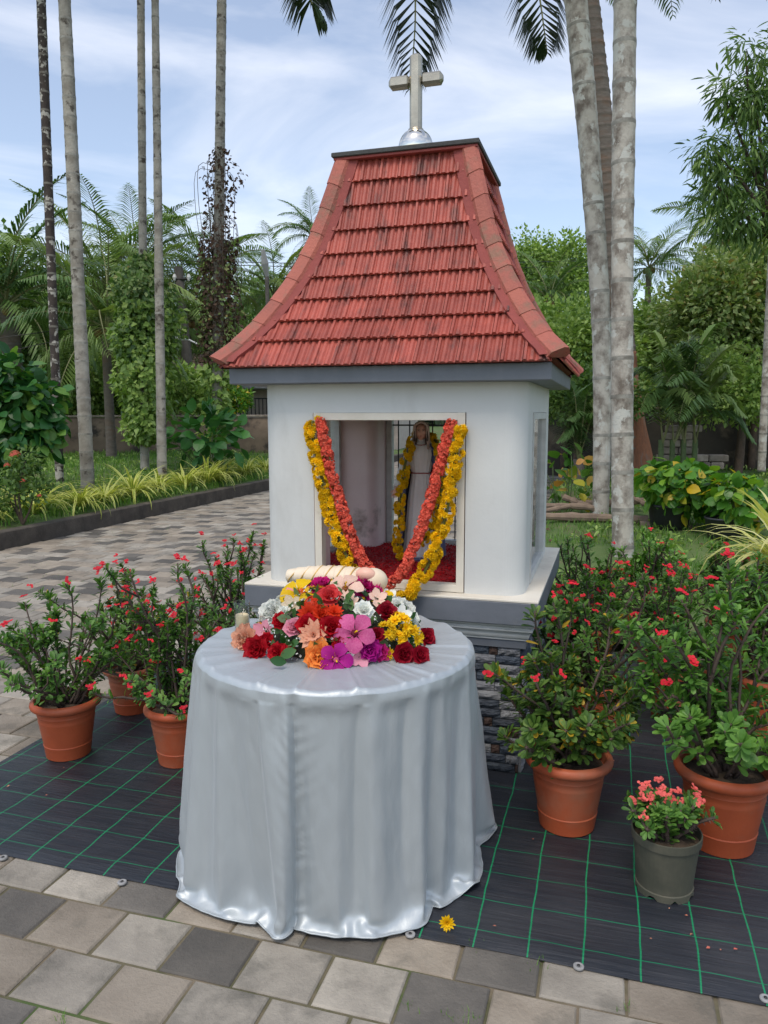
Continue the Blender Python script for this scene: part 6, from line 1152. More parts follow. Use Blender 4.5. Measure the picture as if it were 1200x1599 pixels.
# ================================================================== STRIPED GRASSES
def ribbon(ln, bend, wd, side=0.0, n=7):
    g = Geo(); A = []; p = np.zeros(3); a = R(72)
    for i in range(n + 1):
        t = i / n; w_ = wd * (1 - t ** 2.2) * (.6 + .4 * min(1, t * 5)) + .0006; u = np.array([1, 0, 0])
        A.append([p - u * w_, p - u * w_ * .38 + [0, 0, -.15 * w_], p + u * w_ * .38 + [0, 0, -.15 * w_], p + u * w_]); p = p + np.array([side * t * .1, math.cos(a), math.sin(a)]) * ln / n; a -= bend / n
    A = np.array(A); base_ = g.n
    V = A.reshape(-1, 3); F, Mi = [], []
    for i in range(n):
        for j in range(3): F.append((i * 4 + j, i * 4 + j + 1, i * 4 + 5 + j, i * 4 + 4 + j)); Mi.append(1 if j == 1 else 0)
    g.V.append(V); g.F += F; g.M += Mi; g.n += len(V); return g
G_rib = [ribbon(1, b, .028, s) for b, s in ((1.2, .4), (1.9, -.5), (2.6, .3), (3.2, -.2))]
def striped(label, c, n, ln, keep, seed, group='striped grasses along the kerb', mats=None):
    global rng
    s_ = rng; rng = np.random.default_rng(seed); t = thing('striped_grass', label, 'grass clump', c, 0, group)
    a = rng.uniform(0, 6.283, n); tl = rng.uniform(-.45, .15, n); s = ln * rng.uniform(.55, 1.1, n); MS = []
    for k in range(n):
        Mx = Matrix.Rotation(a[k], 4, 'Z') @ Matrix.Translation((0, rng.uniform(0, .03) * ln * 3, 0)) @ Matrix.Rotation(-tl[k] * -1 if False else tl[k], 4, 'X') @ Matrix.Diagonal((s[k] * rng.uniform(.8, 1.3), s[k], s[k], 1)); MS.append(np.array(Mx))
    scatter('blade', G_rib, np.array(MS), mats or [M_vary, M_varg], t, keep=keep, many='blades', smooth=True, world=np.array(Matrix.Translation(c)), idx=rng.choice(4, n, p=[.3, .35, .25, .1])); rng = s_
kx = -5.98
words_ = ['at the left edge of the picture', 'bending over the kerb at left', 'just past the drooping kerb blades', 'in front of the dark lichen trunk', 'in front of the thick pale trunk', 'right of the thick pale trunk', 'between the thick and the vine-clad trunk', 'before the ivy-clad trunk',
          'before the slender pale trunk', 'tallest tuft near the slender pale trunk', 'left of the dry-vine trunk', 'before the dry-vine trunk', 'right of the dry-vine trunk', 'near the shrine wall edge', 'last one beside the shrine wall']
lys = [2.1, 2.7, 3.5, 4.4, 5.0, 5.7, 6.4, 7.1, 7.8, 8.6, 9.4, 10.3, 11.3, 12.4, 13.6]
for i, (lab, ly) in enumerate(zip(words_, lys)):
    c = loc2w(np.array([kx - random.uniform(-.05, .22), ly + random.uniform(-.1, .1), .24])); striped('yellow and green striped grass clump ' + lab, c, 95, .72 * random.uniform(.8, 1.12) * (1.12 if i == 9 else 1), 0 if i > 4 else 40, 200 + i)
cR = gnd(1215, 905); striped('large pale yellow striped grass clump at the right edge behind the pots', (2.22, 4.12, .60), 130, .70, 90, 333, None, [leafmat('cream_yellow_blade', [(.60, .60, .22), (.68, .66, .34)], rough=.5), M_vary])
t = thing('grey_pot', 'dark pot under the large pale yellow striped grass', 'pot', (2.22, 4.12, .0)); g = Geo(); g.lathe([(0, 0), (.13, 0), (.17, .54), (.18, .545), (.18, .58), (.165, .58), (.16, .55), (0, .55)], 28); part('pot_body', g, M_tub, t, True)

# ================================================================== TREES AND BUSHES
G_lance = [leaf_geo(.085, .02, .35, 4, .05), leaf_geo(.10, .03, .15, 4, .05)]
G_card = []
for s_ in range(3):
    g = Geo(); w_ = .34; g.add([(0, 0, 0), (w_, .45, .06), (0, 1, -.1 * s_), (-w_, .45, .06)], [(0, 1, 2, 3)]); G_card.append(g)
def tree_crown(name, parent, lobes, ncl, nlf, lsize, m, geos=None, crad=.25, droop=0.0, flat=.6, keep=0, kind='stuff', surf=.45):
    """leaf clusters spread through ellipsoid lobes (centre, radii), parent-local"""
    lob = np.array([np.r_[c, r] for c, r in lobes], float); wt = (lob[:, 3:].prod(1)) ** .6; k = rng.choice(len(lob), ncl, p=wt / wt.sum())
    q = unit(ncl); q *= (rng.random(ncl) ** surf)[:, None]; C = lob[k, :3] + q * lob[k, 3:]
    v = np.array([mnoise.noise(Vector(c * 1.1 / max(.3, lob[0, 3] * .35))) for c in C]); C = C[v > -.22]; q = q[v > -.22]; n0 = len(C)
    P = np.repeat(C, nlf, 0); dirs_ = unit(len(P), .1 - droop); P = P + dirs_ * crad * rng.random((len(P), 1)) ** .5
    D = dirs_ + np.repeat(q, nlf, 0) * .5; D[:, 2] -= droop * .8; N_ = unit(len(P), flat * 2)
    return bake(name, geos or G_card, rng.integers(0, len(geos or G_card), len(P)), frames(P, D, N_, lsize * rng.uniform(.6, 1.2, len(P))), m, parent, kind=kind)
def limb_geo(base, tops, r0, r1):
    g = Geo()
    for tp in tops:
        b = np.array(base, float); tp = np.array(tp, float); mid = b + (tp - b) * .5 + unit(1)[0] * np.linalg.norm(tp - b) * .08; g.tube(curve([b, mid, tp], 8), np.linspace(r0, r1, 8), 7)
    return g
def tree(name, label, cat, loc, h, lobes, ncl, nlf, lsize, m, bark=None, r0=.15, group=None, geos=None, crad=.3, droop=0, name_crown='crown', surf=.45):
    t = thing(name, label, cat, loc, 0, group); g = Geo(); top = np.array([0, 0, h]); g.tube(curve([(0, 0, -.1), (r0 * .5, 0, h * .5), top], 10), np.linspace(r0, r0 * .55, 10), 9); part('trunk', g, bark or M_bark3, t, True)
    part('limbs', limb_geo(top * .8, [np.array(c) for c, r in lobes], r0 * .5, r0 * .12), bark or M_bark3, t, True); tree_crown(name_crown, t, lobes, ncl, nlf, lsize, m, geos, crad, droop, surf=surf); return t
# palm fronds
def frond_geo(path, nl=40, ll=.7, wd=.022, droop=.5, rach=.03, yaw_spread=1.0, seed=0, two=True):
    """feather frond along path (n x 3); leaflets hang by droop"""
    r = np.random.default_rng(seed); g = Geo(); C = curve(path, 40); tan = np.gradient(C, axis=0); tan /= np.linalg.norm(tan, axis=1)[:, None]
    g.tube(C, np.linspace(rach, rach * .15, 40), 5, 1)
    for k in range(nl):
        t = .12 + .88 * k / (nl - 1); i = min(39, int(t * 39)); T = tan[i]; s = np.cross(T, [0, 0, 1.0])
        if np.linalg.norm(s) < .35: s = s + np.array([1.0, 0, 0]) * .6
        s /= np.linalg.norm(s); ln = ll * (math.sin(math.pi * min(1, .18 + t * .80)) ** .7) * r.uniform(.9, 1.08)
        for sg_ in (-1, 1):
            d = s * sg_ * yaw_spread + T * (.35 + .7 * t) + np.array([0, 0, .12]) + r.normal(size=3) * .06; d /= np.linalg.norm(d); p0 = C[i]; p1 = p0 + d * ln * .5; d2 = d + np.array([0, 0, -droop]) * r.uniform(.7, 1.3); d2 /= np.linalg.norm(d2); p2 = p1 + d2 * ln * .5
            wv = np.cross(d, [0, 0, 1.0] if abs(d[2]) < .9 else [0, 1.0, 0]); wv = wv / np.linalg.norm(wv) * wd; up_ = np.array([0, 0, wd * .5])
            V = [p0 - wv * .5, p0 + wv * .5, p1 + wv, p1 - wv, p2]; g.add(V, [(0, 1, 2, 3), (3, 2, 4)], 0)
    return g
def std_frond(L_, el, dr, **k):
    a = R(el); P = [np.zeros(3)]; p = np.zeros(3)
    for i in range(5): p = p + np.array([math.cos(a), 0, math.sin(a)]) * L_ / 5; P.append(p); a -= dr / 5
    return frond_geo(P, **k)
FM = {}
def frond_mesh(kind, young=False):
    key = (kind, young)
    if key not in FM:
        el, dr = [(72, 1.0), (50, 1.5), (22, 1.7), (-8, 1.5), (-40, .9)][kind]
        FM[key] = mesh('frond', std_frond(1.0, el, dr, nl=64, ll=.26, wd=.0066, droop=[.5, .8, 1.2, 1.6, 1.6][kind], rach=.009, seed=kind), [M_frondy if young else M_frond, M_rachis], False)
    return FM[key]
def ring_trunk(path, r0, r1, m, ring=True, gap=.22, mring=None, n=14, flare=0.0, lumps=.03):
    """trunk in short drums with raised leaf-scar rings"""
    C = curve(path, 160); seg = np.concatenate([[0], np.cumsum(np.linalg.norm(np.diff(C, axis=0), axis=1))]); tot = seg[-1]; S = np.arange(0, tot, gap / 9); g = Geo()
    Pn = np.array([[np.interp(s, seg, C[:, k]) for k in range(3)] for s in S]); rr_ = r0 + (r1 - r0) * S / tot + flare * np.exp(-S / .5)
    ph = (S / gap) % 1.0; rr_ = rr_ * (1 + (.05 * (ph < .12)) if ring else 1) + np.array([r0 * lumps * mnoise.noise(Vector((s * 1.3, r0 * 90, 0))) for s in S])
    g.tube(Pn, rr_, n, 0)
    if ring and mring is not None: g.M = [1 if (int(f // n) < len(ph) and ph[min(len(ph) - 1, int(f // n))] < .10) else 0 for f in range(len(g.F))]
    return g
def palm(label, base, top, L_, nfr, seed, r0=.16, r1=.11, young=False, group=None, nuts=True, name='coconut_palm', low=True, bark=None, cat='palm tree', kinds=None, azs=None):
    r = np.random.default_rng(seed); base, top = np.array(base, float), np.array(top, float); t = thing(name, label, cat, base, 0, group); d = top - base
    part('trunk', ring_trunk([np.array([0, 0, -.2]), d * .35 + [d[0] * .1, 0, 0], d * .7, d], r0, r1, None, gap=.3, flare=r0 * .5), bark or M_bark2, t, True)
    for k in range(nfr):
        u = k / nfr; kd = (0 if u < .22 else 1 if u < .48 else 2 if u < .72 else 3 if u < .9 else 4) if kinds is None else kinds[k % len(kinds)]
        if not low and kd > 3: kd = 3
        az = k * 2.39996 + r.uniform(-.3, .3); s = L_ * r.uniform(.85, 1.08)
        link('frond', frond_mesh(kd, young and kd < 2), t, Matrix.Translation(d) @ Matrix.Rotation(az, 4, 'Z') @ Matrix.Rotation(r.uniform(-.15, .15), 4, 'Y') @ Matrix.Rotation(r.uniform(-.3, .3), 4, 'X') @ Matrix.Scale(s, 4))
    if nuts:
        for k in range(5): g = Geo(); c = d + np.array([math.cos(k * 1.3) * L_ * .06, math.sin(k * 1.3) * L_ * .06, -L_ * .05]); g.lathe([(.001, -.11), (.07, -.08), (.10, 0), (.07, .09), (.001, .13)], 10, c=c); part('coconut', g, mat('nut_husk', (.20, .12, .04), rough=.7) if 'nut_husk' not in bpy.data.materials else bpy.data.materials['nut_husk'], t, True)
    return t
def X(px, py, Y): return at(px, py, Y)
# --- the five tall thin palms of the left garden
def areca(label, pxs, Y0, Y1, r0, r1, mats, group, vine=None, gap=.28, extra=None, crown=True):
    (bx, by), (tx, ty) = pxs; b = at(bx, by, Y0); tp = at(tx, ty, Y1); d = (tp - b); t = thing('areca_palm', label, 'palm tree', b, 0, group); top = d * 1.12
    mid = extra if extra is not None else np.zeros(3)
    g = ring_trunk([np.array([0, 0, -.15]), d * .33 + mid, d * .66 + mid * .8, d, top], r0, r1, None, gap=gap, mring=True, lumps=.05); part('trunk', g, mats, t, True)
    if crown:
        for k in range(8): link('frond', frond_mesh([0, 1, 1, 2, 2, 3, 1, 2][k]), t, Matrix.Translation(top) @ Matrix.Rotation(k * 2.4, 4, 'Z') @ Matrix.Scale(1.7, 4))
    return t, b, d
GA = 'tall thin palms in the left garden'
areca('dark thin palm trunk with white lichen spots, leftmost of the garden palms', ((93, 740), (63, -40)), 12.6, 12.9, .070, .072, [M_barkdk, M_barkringd], GA)
areca('thickest pale ringed palm trunk of the left garden', ((137, 748), (99, -40)), 12.0, 12.3, .105, .088, [M_bark, M_barkring], GA)
ivt, ivb, ivd = areca('slender palm trunk wrapped in green ivy', ((226, 722), (220, -40)), 15.0, 15.3, .085, .066, [M_bark, M_barkring], GA)
areca('slender pale ringed palm trunk right of the ivy-clad one', ((253, 735), (242, -40)), 13.2, 13.5, .082, .055, [M_bark, M_barkring], GA)
dvt, dvb, dvd = areca('palm trunk hung with dry brown vines beside the shrine roof', ((338, 718), (347, -40)), 15.2, 15.5, .105, .085, [M_bark, M_barkring], GA)
def along(d, z0, z1, n): return d[None] * (rng.uniform(z0, z1, n)[:, None])
# ivy column: outline read as a wide bulge, parts of its palm
def vine(t, b, d, zr, m, n, lsize, rad, name='ivy', geos=None):
    q = rng.random(n); z = zr[0] + (zr[1] - zr[0]) * q; k = z / d[2]; a = rng.uniform(0, 6.283, n); rr_ = np.array([rad(v) for v in z]) * (rng.random(n) ** .6) * np.array([1 + .55 * mnoise.noise(Vector((math.cos(a_) * 1.5, math.sin(a_) * 1.5, z_ * 1.6))) for a_, z_ in zip(a, z)])
    o_ = np.stack([np.cos(a), np.sin(a), np.zeros(n)], 1); P = d[None] * k[:, None] + o_ * rr_[:, None]; D = unit(n, -.5) + o_ * .5; bake(name, geos or G_card, rng.integers(0, len(geos or G_card), n), frames(P, D, o_ + unit(n) * .5 + [0, 0, .3], lsize * rng.uniform(.6, 1.3, n)), m, t)
zt = lambda b, px, py, Y: at(px, py, Y)[2] - b[2]
z1, z2, z3, z4 = zt(ivb, 222, 400, 15), zt(ivb, 222, 480, 15), zt(ivb, 222, 560, 15), zt(ivb, 222, 690, 15)
radi = lambda v: float(np.interp(v, [z4, z4 + .2, z3, z2, z1 - .4, z1], [.22, .40, .56, .70, .58, .15]))
vine(ivt, ivb, ivd, (z4, z2 + .1), M_tree[1], 3800, .13, radi)
vine(ivt, ivb, ivd, (z3, z1), M_tree[0], 2600, .12, radi, 'dark_ivy')
vine(ivt, ivb, ivd, (z2 + .2, z1 + .05), M_tree[2], 900, .10, lambda v: radi(v) * 1.05, 'reddish_ivy')
z1, z2, z3 = zt(dvb, 340, 228, 15.3), zt(dvb, 338, 400, 15.3), zt(dvb, 338, 560, 15.3)
radv = lambda v: float(np.interp(v, [z3 - .3, z3, z3 + .8, z2, z2 + .8, z1 - .5, z1], [.16, .36, .48, .40, .30, .42, .12]))
vine(dvt, dvb, dvd, (z3 - .1, z2 + .3), M_dry, 1900, .09, radv, 'dry_vines')
vine(dvt, dvb, dvd, (z2, z1), M_dry, 650, .085, radv, 'dry_vine_wisps')
vine(dvt, dvb, dvd, (z3, z2), M_tree[2], 420, .10, radv, 'fading_vine_leaves')
vine(dvt, dvb, dvd, (.3, z3), M_tree[1], 700, .14, lambda v: .28, 'young_ivy')
g = Geo()
for k in range(26):
    a = random.uniform(0, 6.28); zt_ = random.uniform(z2 - .3, z1); rd = radv(zt_) * random.uniform(.6, 1.1); P = [dvd * (zt_ / dvd[2]) + np.array([math.cos(a) * rd * s, math.sin(a) * rd * s, dz]) for s, dz in ((.1, .1), (1.0, .12), (1.1, -.5), (.9, -1.3), (.8, -2.0))]; g.tube(curve(P, 12), .006, 3)
part('dry_tendrils', g, M_bark3, dvt)
# --- right side trunks
GB = None
areca('pale lichen-patched palm trunk, nearest and thickest right of the shrine', ((974, 890), (977, -40)), 7.3, 7.6, .102, .103, [M_lichen, M_barkring], GB, gap=.36, extra=np.array([-.02, 0, 0]))
areca('pale ringed palm trunk leaning left, just right of the shrine wall', ((938, 838), (897, -30)), 9.2, 9.6, .096, .135, [M_lichen, M_barkring], GB, gap=.34, extra=np.array([.12, 0, 0]))
areca('thin mottled palm trunk at the right edge of the picture', ((1190, 722), (1206, 380)), 12.5, 12.6, .062, .055, [M_lichen, M_barkring], GB, gap=.3)
# coconut palm with red-brown flared foot, its crown just above the picture, three fronds hanging into view
YB = 14.0; b = at(990, 742, YB); tp = at(902, -120, YB + .4); d = tp - b
cp_t = thing('coconut_palm', 'leaning coconut palm with red-brown flared foot and fronds hanging over the shrine', 'palm tree', b)
part('trunk', ring_trunk([np.array([0, 0, -.3]), at(972, 560, YB) - b, at(955, 380, YB) - b, at(930, 120, YB + .2) - b, d], .25, .20, None, gap=.2, flare=.20, n=18), M_bark2, cp_t, True)
g = ring_trunk([np.array([0, 0, -.3]), at(989, 700, YB) - b, at(978, 620, YB) - b, at(971, 550, YB) - b], .275, .245, None, ring=False, flare=.22, n=18, lumps=.10); part('root_foot', g, M_foot, cp_t, True)
def fr_path(pts): return [d] + [at(px, py, YY) - b for px, py, YY in pts]
for k, (pts, nl, ll) in enumerate([([(790, -210, 13.0), (700, -190, 12.2), (655, -80, 11.9), (648, 50, 12), (641, 138, 12.1)], 130, .86), ([(880, -180, 13), (850, -140, 12.2), (838, -60, 11.8), (848, 30, 11.8), (855, 82, 11.9)], 110, .72),
                                   ([(800, -280, 12.6), (640, -270, 11.6), (545, -160, 11.2), (492, -70, 11.2), (485, -5, 11.3), (505, 32, 11.3)], 120, .72), ([(1000, -230, 13.2), (1080, -200, 12.6), (1112, -90, 12.4), (1118, 2, 12.4)], 90, .55)]):
    M_frond_backlit = M_frond_backlit if 'M_frond_backlit' in globals() else leafmat('backlit_frond_shade', [(.018, .042, .016), (.035, .065, .022), (.06, .09, .03)], rough=.4, trans=.15)  # backlit look of the hanging fronds, its shade put into the leaf colour
    part('frond', frond_geo(fr_path(pts), nl=int(nl * 1.7), ll=ll * 1.2, wd=.027, droop=1.0, rach=.035, yaw_spread=.85, seed=k), [M_frond_backlit, M_rachis], cp_t)
for k in [k for k in range(14) if math.sin(k * 2.4 + .6) > -.05 and math.cos(k * 2.4 + .6) > .2]: link('frond', frond_mesh([0, 0, 1, 1, 2, 2, 1, 0, 1, 2, 1, 2, 1, 0][k]), cp_t, Matrix.Translation(d) @ Matrix.Rotation(k * 2.4 + .6, 4, 'Z') @ Matrix.Scale(4.2, 4))
# --- palms beyond, left
def cpalm(label, px, py, Y, L_, nfr, seed, zb=.35, lean=0, **k): tp = at(px, py, Y); return palm(label, (tp[0] + lean, tp[1], zb), tp, L_, nfr, seed, **k)
GP = 'coconut palms beyond the left garden wall'
cpalm('large coconut palm crown at the left edge with a brown dry trunk', 8, 478, 19, 3.6, 22, 1, group=GP, r0=.3, r1=.28, lean=.1)
cpalm('dark coconut palm rising behind the two leftmost trunks', 160, 455, 24, 3.8, 22, 2, group=GP, lean=.3, young=True)
cpalm('tall coconut palm behind the ivy-clad trunk', 215, 425, 27, 3.6, 20, 3, group=GP)
cpalm('coconut palm behind the dry-vine trunk', 325, 440, 30, 3.4, 20, 4, group=GP)
cpalm('pale coconut palm left of the shrine roof by the street lamp', 428, 462, 32, 3.2, 20, 5, group=GP, young=True)
cpalm('distant coconut palm peeping out just left of the roof', 492, 372, 36, 2.7, 18, 6, group=GP)
cpalm('low coconut palm with drooping fronds right of the thick pale trunk', 165, 512, 17.5, 2.8, 20, 7, group=GP, r0=.10, r1=.10)
cpalm('low coconut palm between ivy-clad and dry-vine trunks', 292, 500, 25, 3.0, 18, 8, group=GP)
GQ = 'coconut palms right of the shrine'
cpalm('small coconut palm with upright fronds against the sky right of the lichen trunk', 1014, 418, 30, 2.4, 20, 9, group=GQ, zb=.3, kinds=[0, 0, 1, 1, 2, 3, 0, 4, 2, 3])
cpalm('coconut palm behind the narrow-leaved tree', 1138, 372, 24, 2.6, 16, 10, group=GQ, zb=.3)
cpalm('hazy coconut palm right of the roof slope', 858, 470, 34, 2.8, 16, 11, group=GQ, zb=.3)
# --- background trees, left: dark masses between palms
def lobes(cx, cy, cz, r, n, sd, fl=.75):
    q = np.random.default_rng(sd); return [((cx + q.uniform(-.7, .7) * r, cy + q.uniform(-.5, .5) * r, cz + q.uniform(-.45, .55) * r * fl), (r * q.uniform(.45, .7), r * q.uniform(.45, .7), r * q.uniform(.35, .6))) for _ in range(n)]
def bgtree(label, px, py, Y, r, ncl, sd, m, name='broadleaf_tree', lsize=.30, zb=.3, group=None, nl=8, **k):
    c = at(px, py, Y); return tree(name, label, 'tree', (c[0], c[1], zb), max(.6, c[2] - zb - r * .3), lobes(0, 0, c[2] - zb, r, 12, sd), int(ncl * 1.35), nl + 2, lsize * .72, m, r0=.06 + r * .022, group=group, crad=r * .17, **k)
GT = 'trees beyond the left garden wall'
bgtree('dark broadleaf tree behind the leftmost palm crown', 28, 505, 27, 3.4, 1300, 1, M_tree[0], group=GT)
bgtree('dark broadleaf tree behind the two leftmost trunks', 120, 545, 25, 2.6, 1100, 2, M_tree[0], group=GT)
bgtree('mid green tree above the wall left of the ivy-clad trunk', 165, 600, 23, 1.7, 900, 3, M_tree[1], group=GT, lsize=.24)
bgtree('dark tree behind the slender pale trunk', 262, 560, 38, 3.0, 900, 4, M_tree[0], group=GT)
bgtree('distant dark trees left of the roof eave', 385, 520, 44, 3.6, 900, 5, M_tree[0], group=GT)
bgtree('distant grey-green tree behind the street lamp', 455, 505, 50, 4.0, 900, 6, M_tree[1], group=GT)
bgtree('leafy green shrub tree above the wall beside the dry-vine trunk', 300, 618, 21, 1.0, 520, 7, M_tree[1], group=GT, lsize=.20)
bgtree('bright green shrub by the white balcony house', 352, 622, 24, .75, 420, 8, M_tree[3], group=GT, lsize=.18)
bgtree('dark tree at the far left above the wall', -30, 560, 22, 2.6, 900, 9, M_tree[0], group=GT)
bgtree('mid green tree just above the wall by the thick pale trunk', 90, 610, 22, 1.5, 700, 10, M_tree[1], group=GT, lsize=.22)
# --- right background
GR = 'trees right of the shrine'
bgtree('round-headed distant tree against the sky right of the roof', 872, 425, 42, 2.4, 700, 11, M_tree[1], group=GR, lsize=.32)
bgtree('light green bushy tree right of the roof eave', 885, 545, 17, 1.25, 1000, 12, M_tree[1], group=GR, lsize=.17)
bgtree('dark green tree between shrine wall and palm trunks', 905, 575, 15, 1.3, 900, 13, M_tree[1], group=GR, lsize=.16)
bgtree('deep green tree behind the lichen palm trunk', 1010, 540, 18, 1.35, 1100, 14, M_tree[1], group=GR, lsize=.18)
bgtree('dark shrub tree above the feathery palm clump', 1060, 580, 17, 1.4, 1000, 15, M_tree[1], group=GR, lsize=.17)
bgtree('olive broad-leaved tree filling the right edge', 1165, 510, 15.5, 1.4, 1300, 16, M_tree[2], group=GR, lsize=.17)
bgtree('olive leaved tree crown below the narrow-leaved tree', 1190, 430, 15.5, 1.15, 900, 17, M_tree[2], group=GR, lsize=.16)
bgtree('mid green tree in the right middle distance', 1090, 540, 22, 1.6, 900, 18, M_tree[2], group=GR, lsize=.2)
bgtree('bright green shrub low at the right edge', 1160, 600, 14, 1.0, 700, 19, M_tree[1], group=GR, lsize=.14)
bgtree('distant grey-green tree between roof and palm trunks', 850, 470, 46, 3.6, 700, 20, M_tree[1], group=GR, lsize=.4)
bgtree('dark foliage tree beside the rear right of the shrine', 900, 640, 13.5, 1.0, 700, 21, M_tree[0], group=GR, lsize=.13)
bgtree('broad olive tree just outside the right edge', 1290, 540, 15.5, 1.6, 1000, 22, M_tree[2], group=GR, lsize=.17)
# narrow-leaved tree, upper right
c = at(1215, 245, 9.0)
lb = [((at(px, py, yy) - np.array([c[0], c[1], .2])), (rx, rx, rz)) for px, py, yy, rx, rz in [(1165, 80, 9, .28, .22), (1135, 160, 9.1, .34, .32), (1180, 150, 9, .4, .4), (1110, 230, 9, .28, .3), (1165, 250, 9.1, .5, .42), (1120, 290, 8.9, .34, .32), (1185, 320, 9, .45, .35), (1140, 345, 9, .35, .2), (1230, 200, 9, .6, .6), (1240, 330, 9, .6, .5), (1250, 90, 9, .5, .5)]]
t = thing('narrow_leaved_tree', 'tall dark tree with narrow drooping leaves at the upper right', 'tree', (c[0], c[1], .2)); g = Geo(); g.tube(curve([(.6, 0, -.1), (.5, 0, 2), (.1, 0, 3.4), (0, 0, 5.2)], 12), np.linspace(.13, .04, 12), 8); part('trunk', g, M_bark3, t, True)
part('limbs', limb_geo((.1, 0, 3.2), [l[0] for l in lb], .035, .008), M_bark3, t, True)
P_, Q_ = [], []
tree_crown('crown', t, lb, 620, 12, .135, M_tree[0], G_lance, .17, .55, surf=.6)
# heart-leaved bush at left
c = at(28, 745, 10.6); t = thing('leafy_bush', 'large dark bush with broad heart-shaped leaves at the left edge', 'bush', (c[0], c[1], .3))
G_big = [leaf_geo(.36, .05, .2, 4, .05), leaf_geo(.40, .02, .35, 4, .05)]
lbz = [((at(px, py, 10.6) - np.array([c[0], c[1], .3])), (rr_, rr_, rr_ * .8)) for px, py, rr_ in [(20, 640, .5), (-30, 600, .5), (55, 620, .38), (10, 585, .35), (40, 690, .42), (-20, 700, .5), (65, 665, .3)]]
part('branches', limb_geo((0, 0, 0), [l[0] for l in lbz] + [lbz[0][0] + [.1, 0, .3]], .03, .01), M_gstem, t, True)
n = 900; k = rng.integers(0, len(lbz), n); q = unit(n); q *= (rng.random(n) ** .35)[:, None]; P = np.array([lbz[i][0] for i in k]) + q * np.array([lbz[i][1] for i in k]); D = q + unit(n, -.3) * .8
scatter('leaf', G_big, frames(P, D, unit(n, 1.2) + q * .5, rng.uniform(.13, .24, n)), leafmat('heart_leaf', [(.018, .075, .02), (.03, .12, .03), (.06, .18, .035), (.16, .30, .05)], rough=.4), t, keep=260, world=np.array(Matrix.Translation(t.location)))
# reddish ixora bush below it
c = at(35, 800, 9.0); t = thing('red_shrub', 'low shrub with salmon red flower heads at the left edge', 'shrub', (c[0], c[1], .2)); lb = [((at(px, py, 9.0) - np.array([c[0], c[1], .2])), (.22, .22, .16)) for px, py in ((25, 745), (55, 765), (15, 780), (40, 720))]
part('branches', limb_geo((0, 0, 0), [l[0] for l in lb], .015, .006), M_bark3, t); tree_crown('leaves', t, lb, 120, 8, .07, M_tree[0], G_leaf, .07)
for px, py, s in ((24, 712, .16), (36, 752, .08), (62, 775, .07), (12, 728, .10)): o = link('flower_head', mesh('flower_head', G_ixora, pcol('salmon', (.65, .16, .10), (.55, .10, .07)), True), t); p = at(px, py, 8.9) - np.array([c[0], c[1], .2]); o.matrix_local = Matrix.Translation(p) @ Matrix.Scale(s, 4)
# arum-like bush at the dry-vine trunk foot
c = at(325, 700, 14.4); t = thing('leafy_bush', 'broad-leaved bush growing at the foot of the dry-vine trunk', 'bush', (c[0], c[1], .35)); n = 130; q = unit(n, .4); P = q * [.75, .5, .6] * (rng.random((n, 1)) ** .4) + [0, 0, .65]; 
scatter('leaf', G_big, frames(P, q + unit(n, -.3) * .6, unit(n, 1.3), rng.uniform(.18, .32, n)), leafmat('arum_leaf', [(.03, .11, .03), (.06, .19, .04)], rough=.4), t, keep=90, world=np.array(Matrix.Translation(t.location)))
g = limb_geo((0, 0, 0), [p for p in P[:14]], .014, .007); part('stalks', g, M_gstem, t)
# feathery clump palm (right)
b = at(1062, 690, 11.4); b[2] = .2; t = thing('feathery_palm_clump', 'dark green feathery palm clump behind the stacked blocks', 'palm clump', b)
for k in range(4): g = Geo(); g.tube([(k * .16 - .25, 0, 0), (k * .17 - .27, .03, .9)], [.05, .04], 8); part('stem', g, M_gstem, t)
for k, (px, py, yy, kd, sc) in enumerate([(1135, 505, 13, 1, 1), (1020, 560, 12.6, 1, 1), (1100, 540, 12.4, 2, 1), (1150, 590, 12.5, 2, 1), (1000, 640, 12.5, 2, 1), (1165, 650, 12.4, 2, 1), (1075, 520, 13.2, 1, 1), (1040, 600, 12, 2, 1), (1095, 635, 12.0, 2, 1), (1178, 690, 12.6, 2, 1), (1010, 520, 13.4, 1, 1), (1060, 655, 11.9, 2, 1), (1120, 600, 13.4, 1, 1), (1160, 545, 13.2, 1, 1), (985, 590, 13.3, 2, 1), (1050, 545, 12.8, 1, 1)]):
    e = at(px, py, yy - 1.6) - b; s0 = np.array([(k % 4) * .16 - .25, 0, .85]); mid = (s0 + e) / 2 + np.array([0, 0, .45]); q = s0 + (mid - s0) * .5 + [0, 0, .22]
    part('frond', frond_geo([s0, q, mid, (mid + e) / 2 + [0, 0, .12], e], nl=60, ll=.50, wd=.017, droop=.8, rach=.014, seed=k + 50), [M_frondy if k in (1, 6) else M_frond, M_rachis], t)
b2 = at(905, 690, 12.4); b2[2] = .2; t = thing('feathery_palm_clump', 'feathery palm fronds with yellowing tips beside the shrine wall', 'palm clump', b2)
for k, (px, py, yy) in enumerate([(885, 655, 12), (925, 600, 12), (890, 595, 12.6), (960, 610, 12.6), (870, 690, 12), (950, 660, 12)]):
    e = at(px, py, yy) - b2; s0 = np.array([0, 0, .5]); mid = (s0 + e) / 2 + np.array([0, 0, .4]); part('frond', frond_geo([s0, (s0 + mid) / 2 + [0, 0, .1], mid, e], nl=48, ll=.42, wd=.016, droop=.8, rach=.012, seed=k + 80), [M_frondy if k % 2 else M_frond, M_rachis], t)
g = Geo(); g.tube([(0, 0, -.1), (0, 0, .55)], [.10, .09], 10); part('stump_stem', g, M_bark2, t, True)
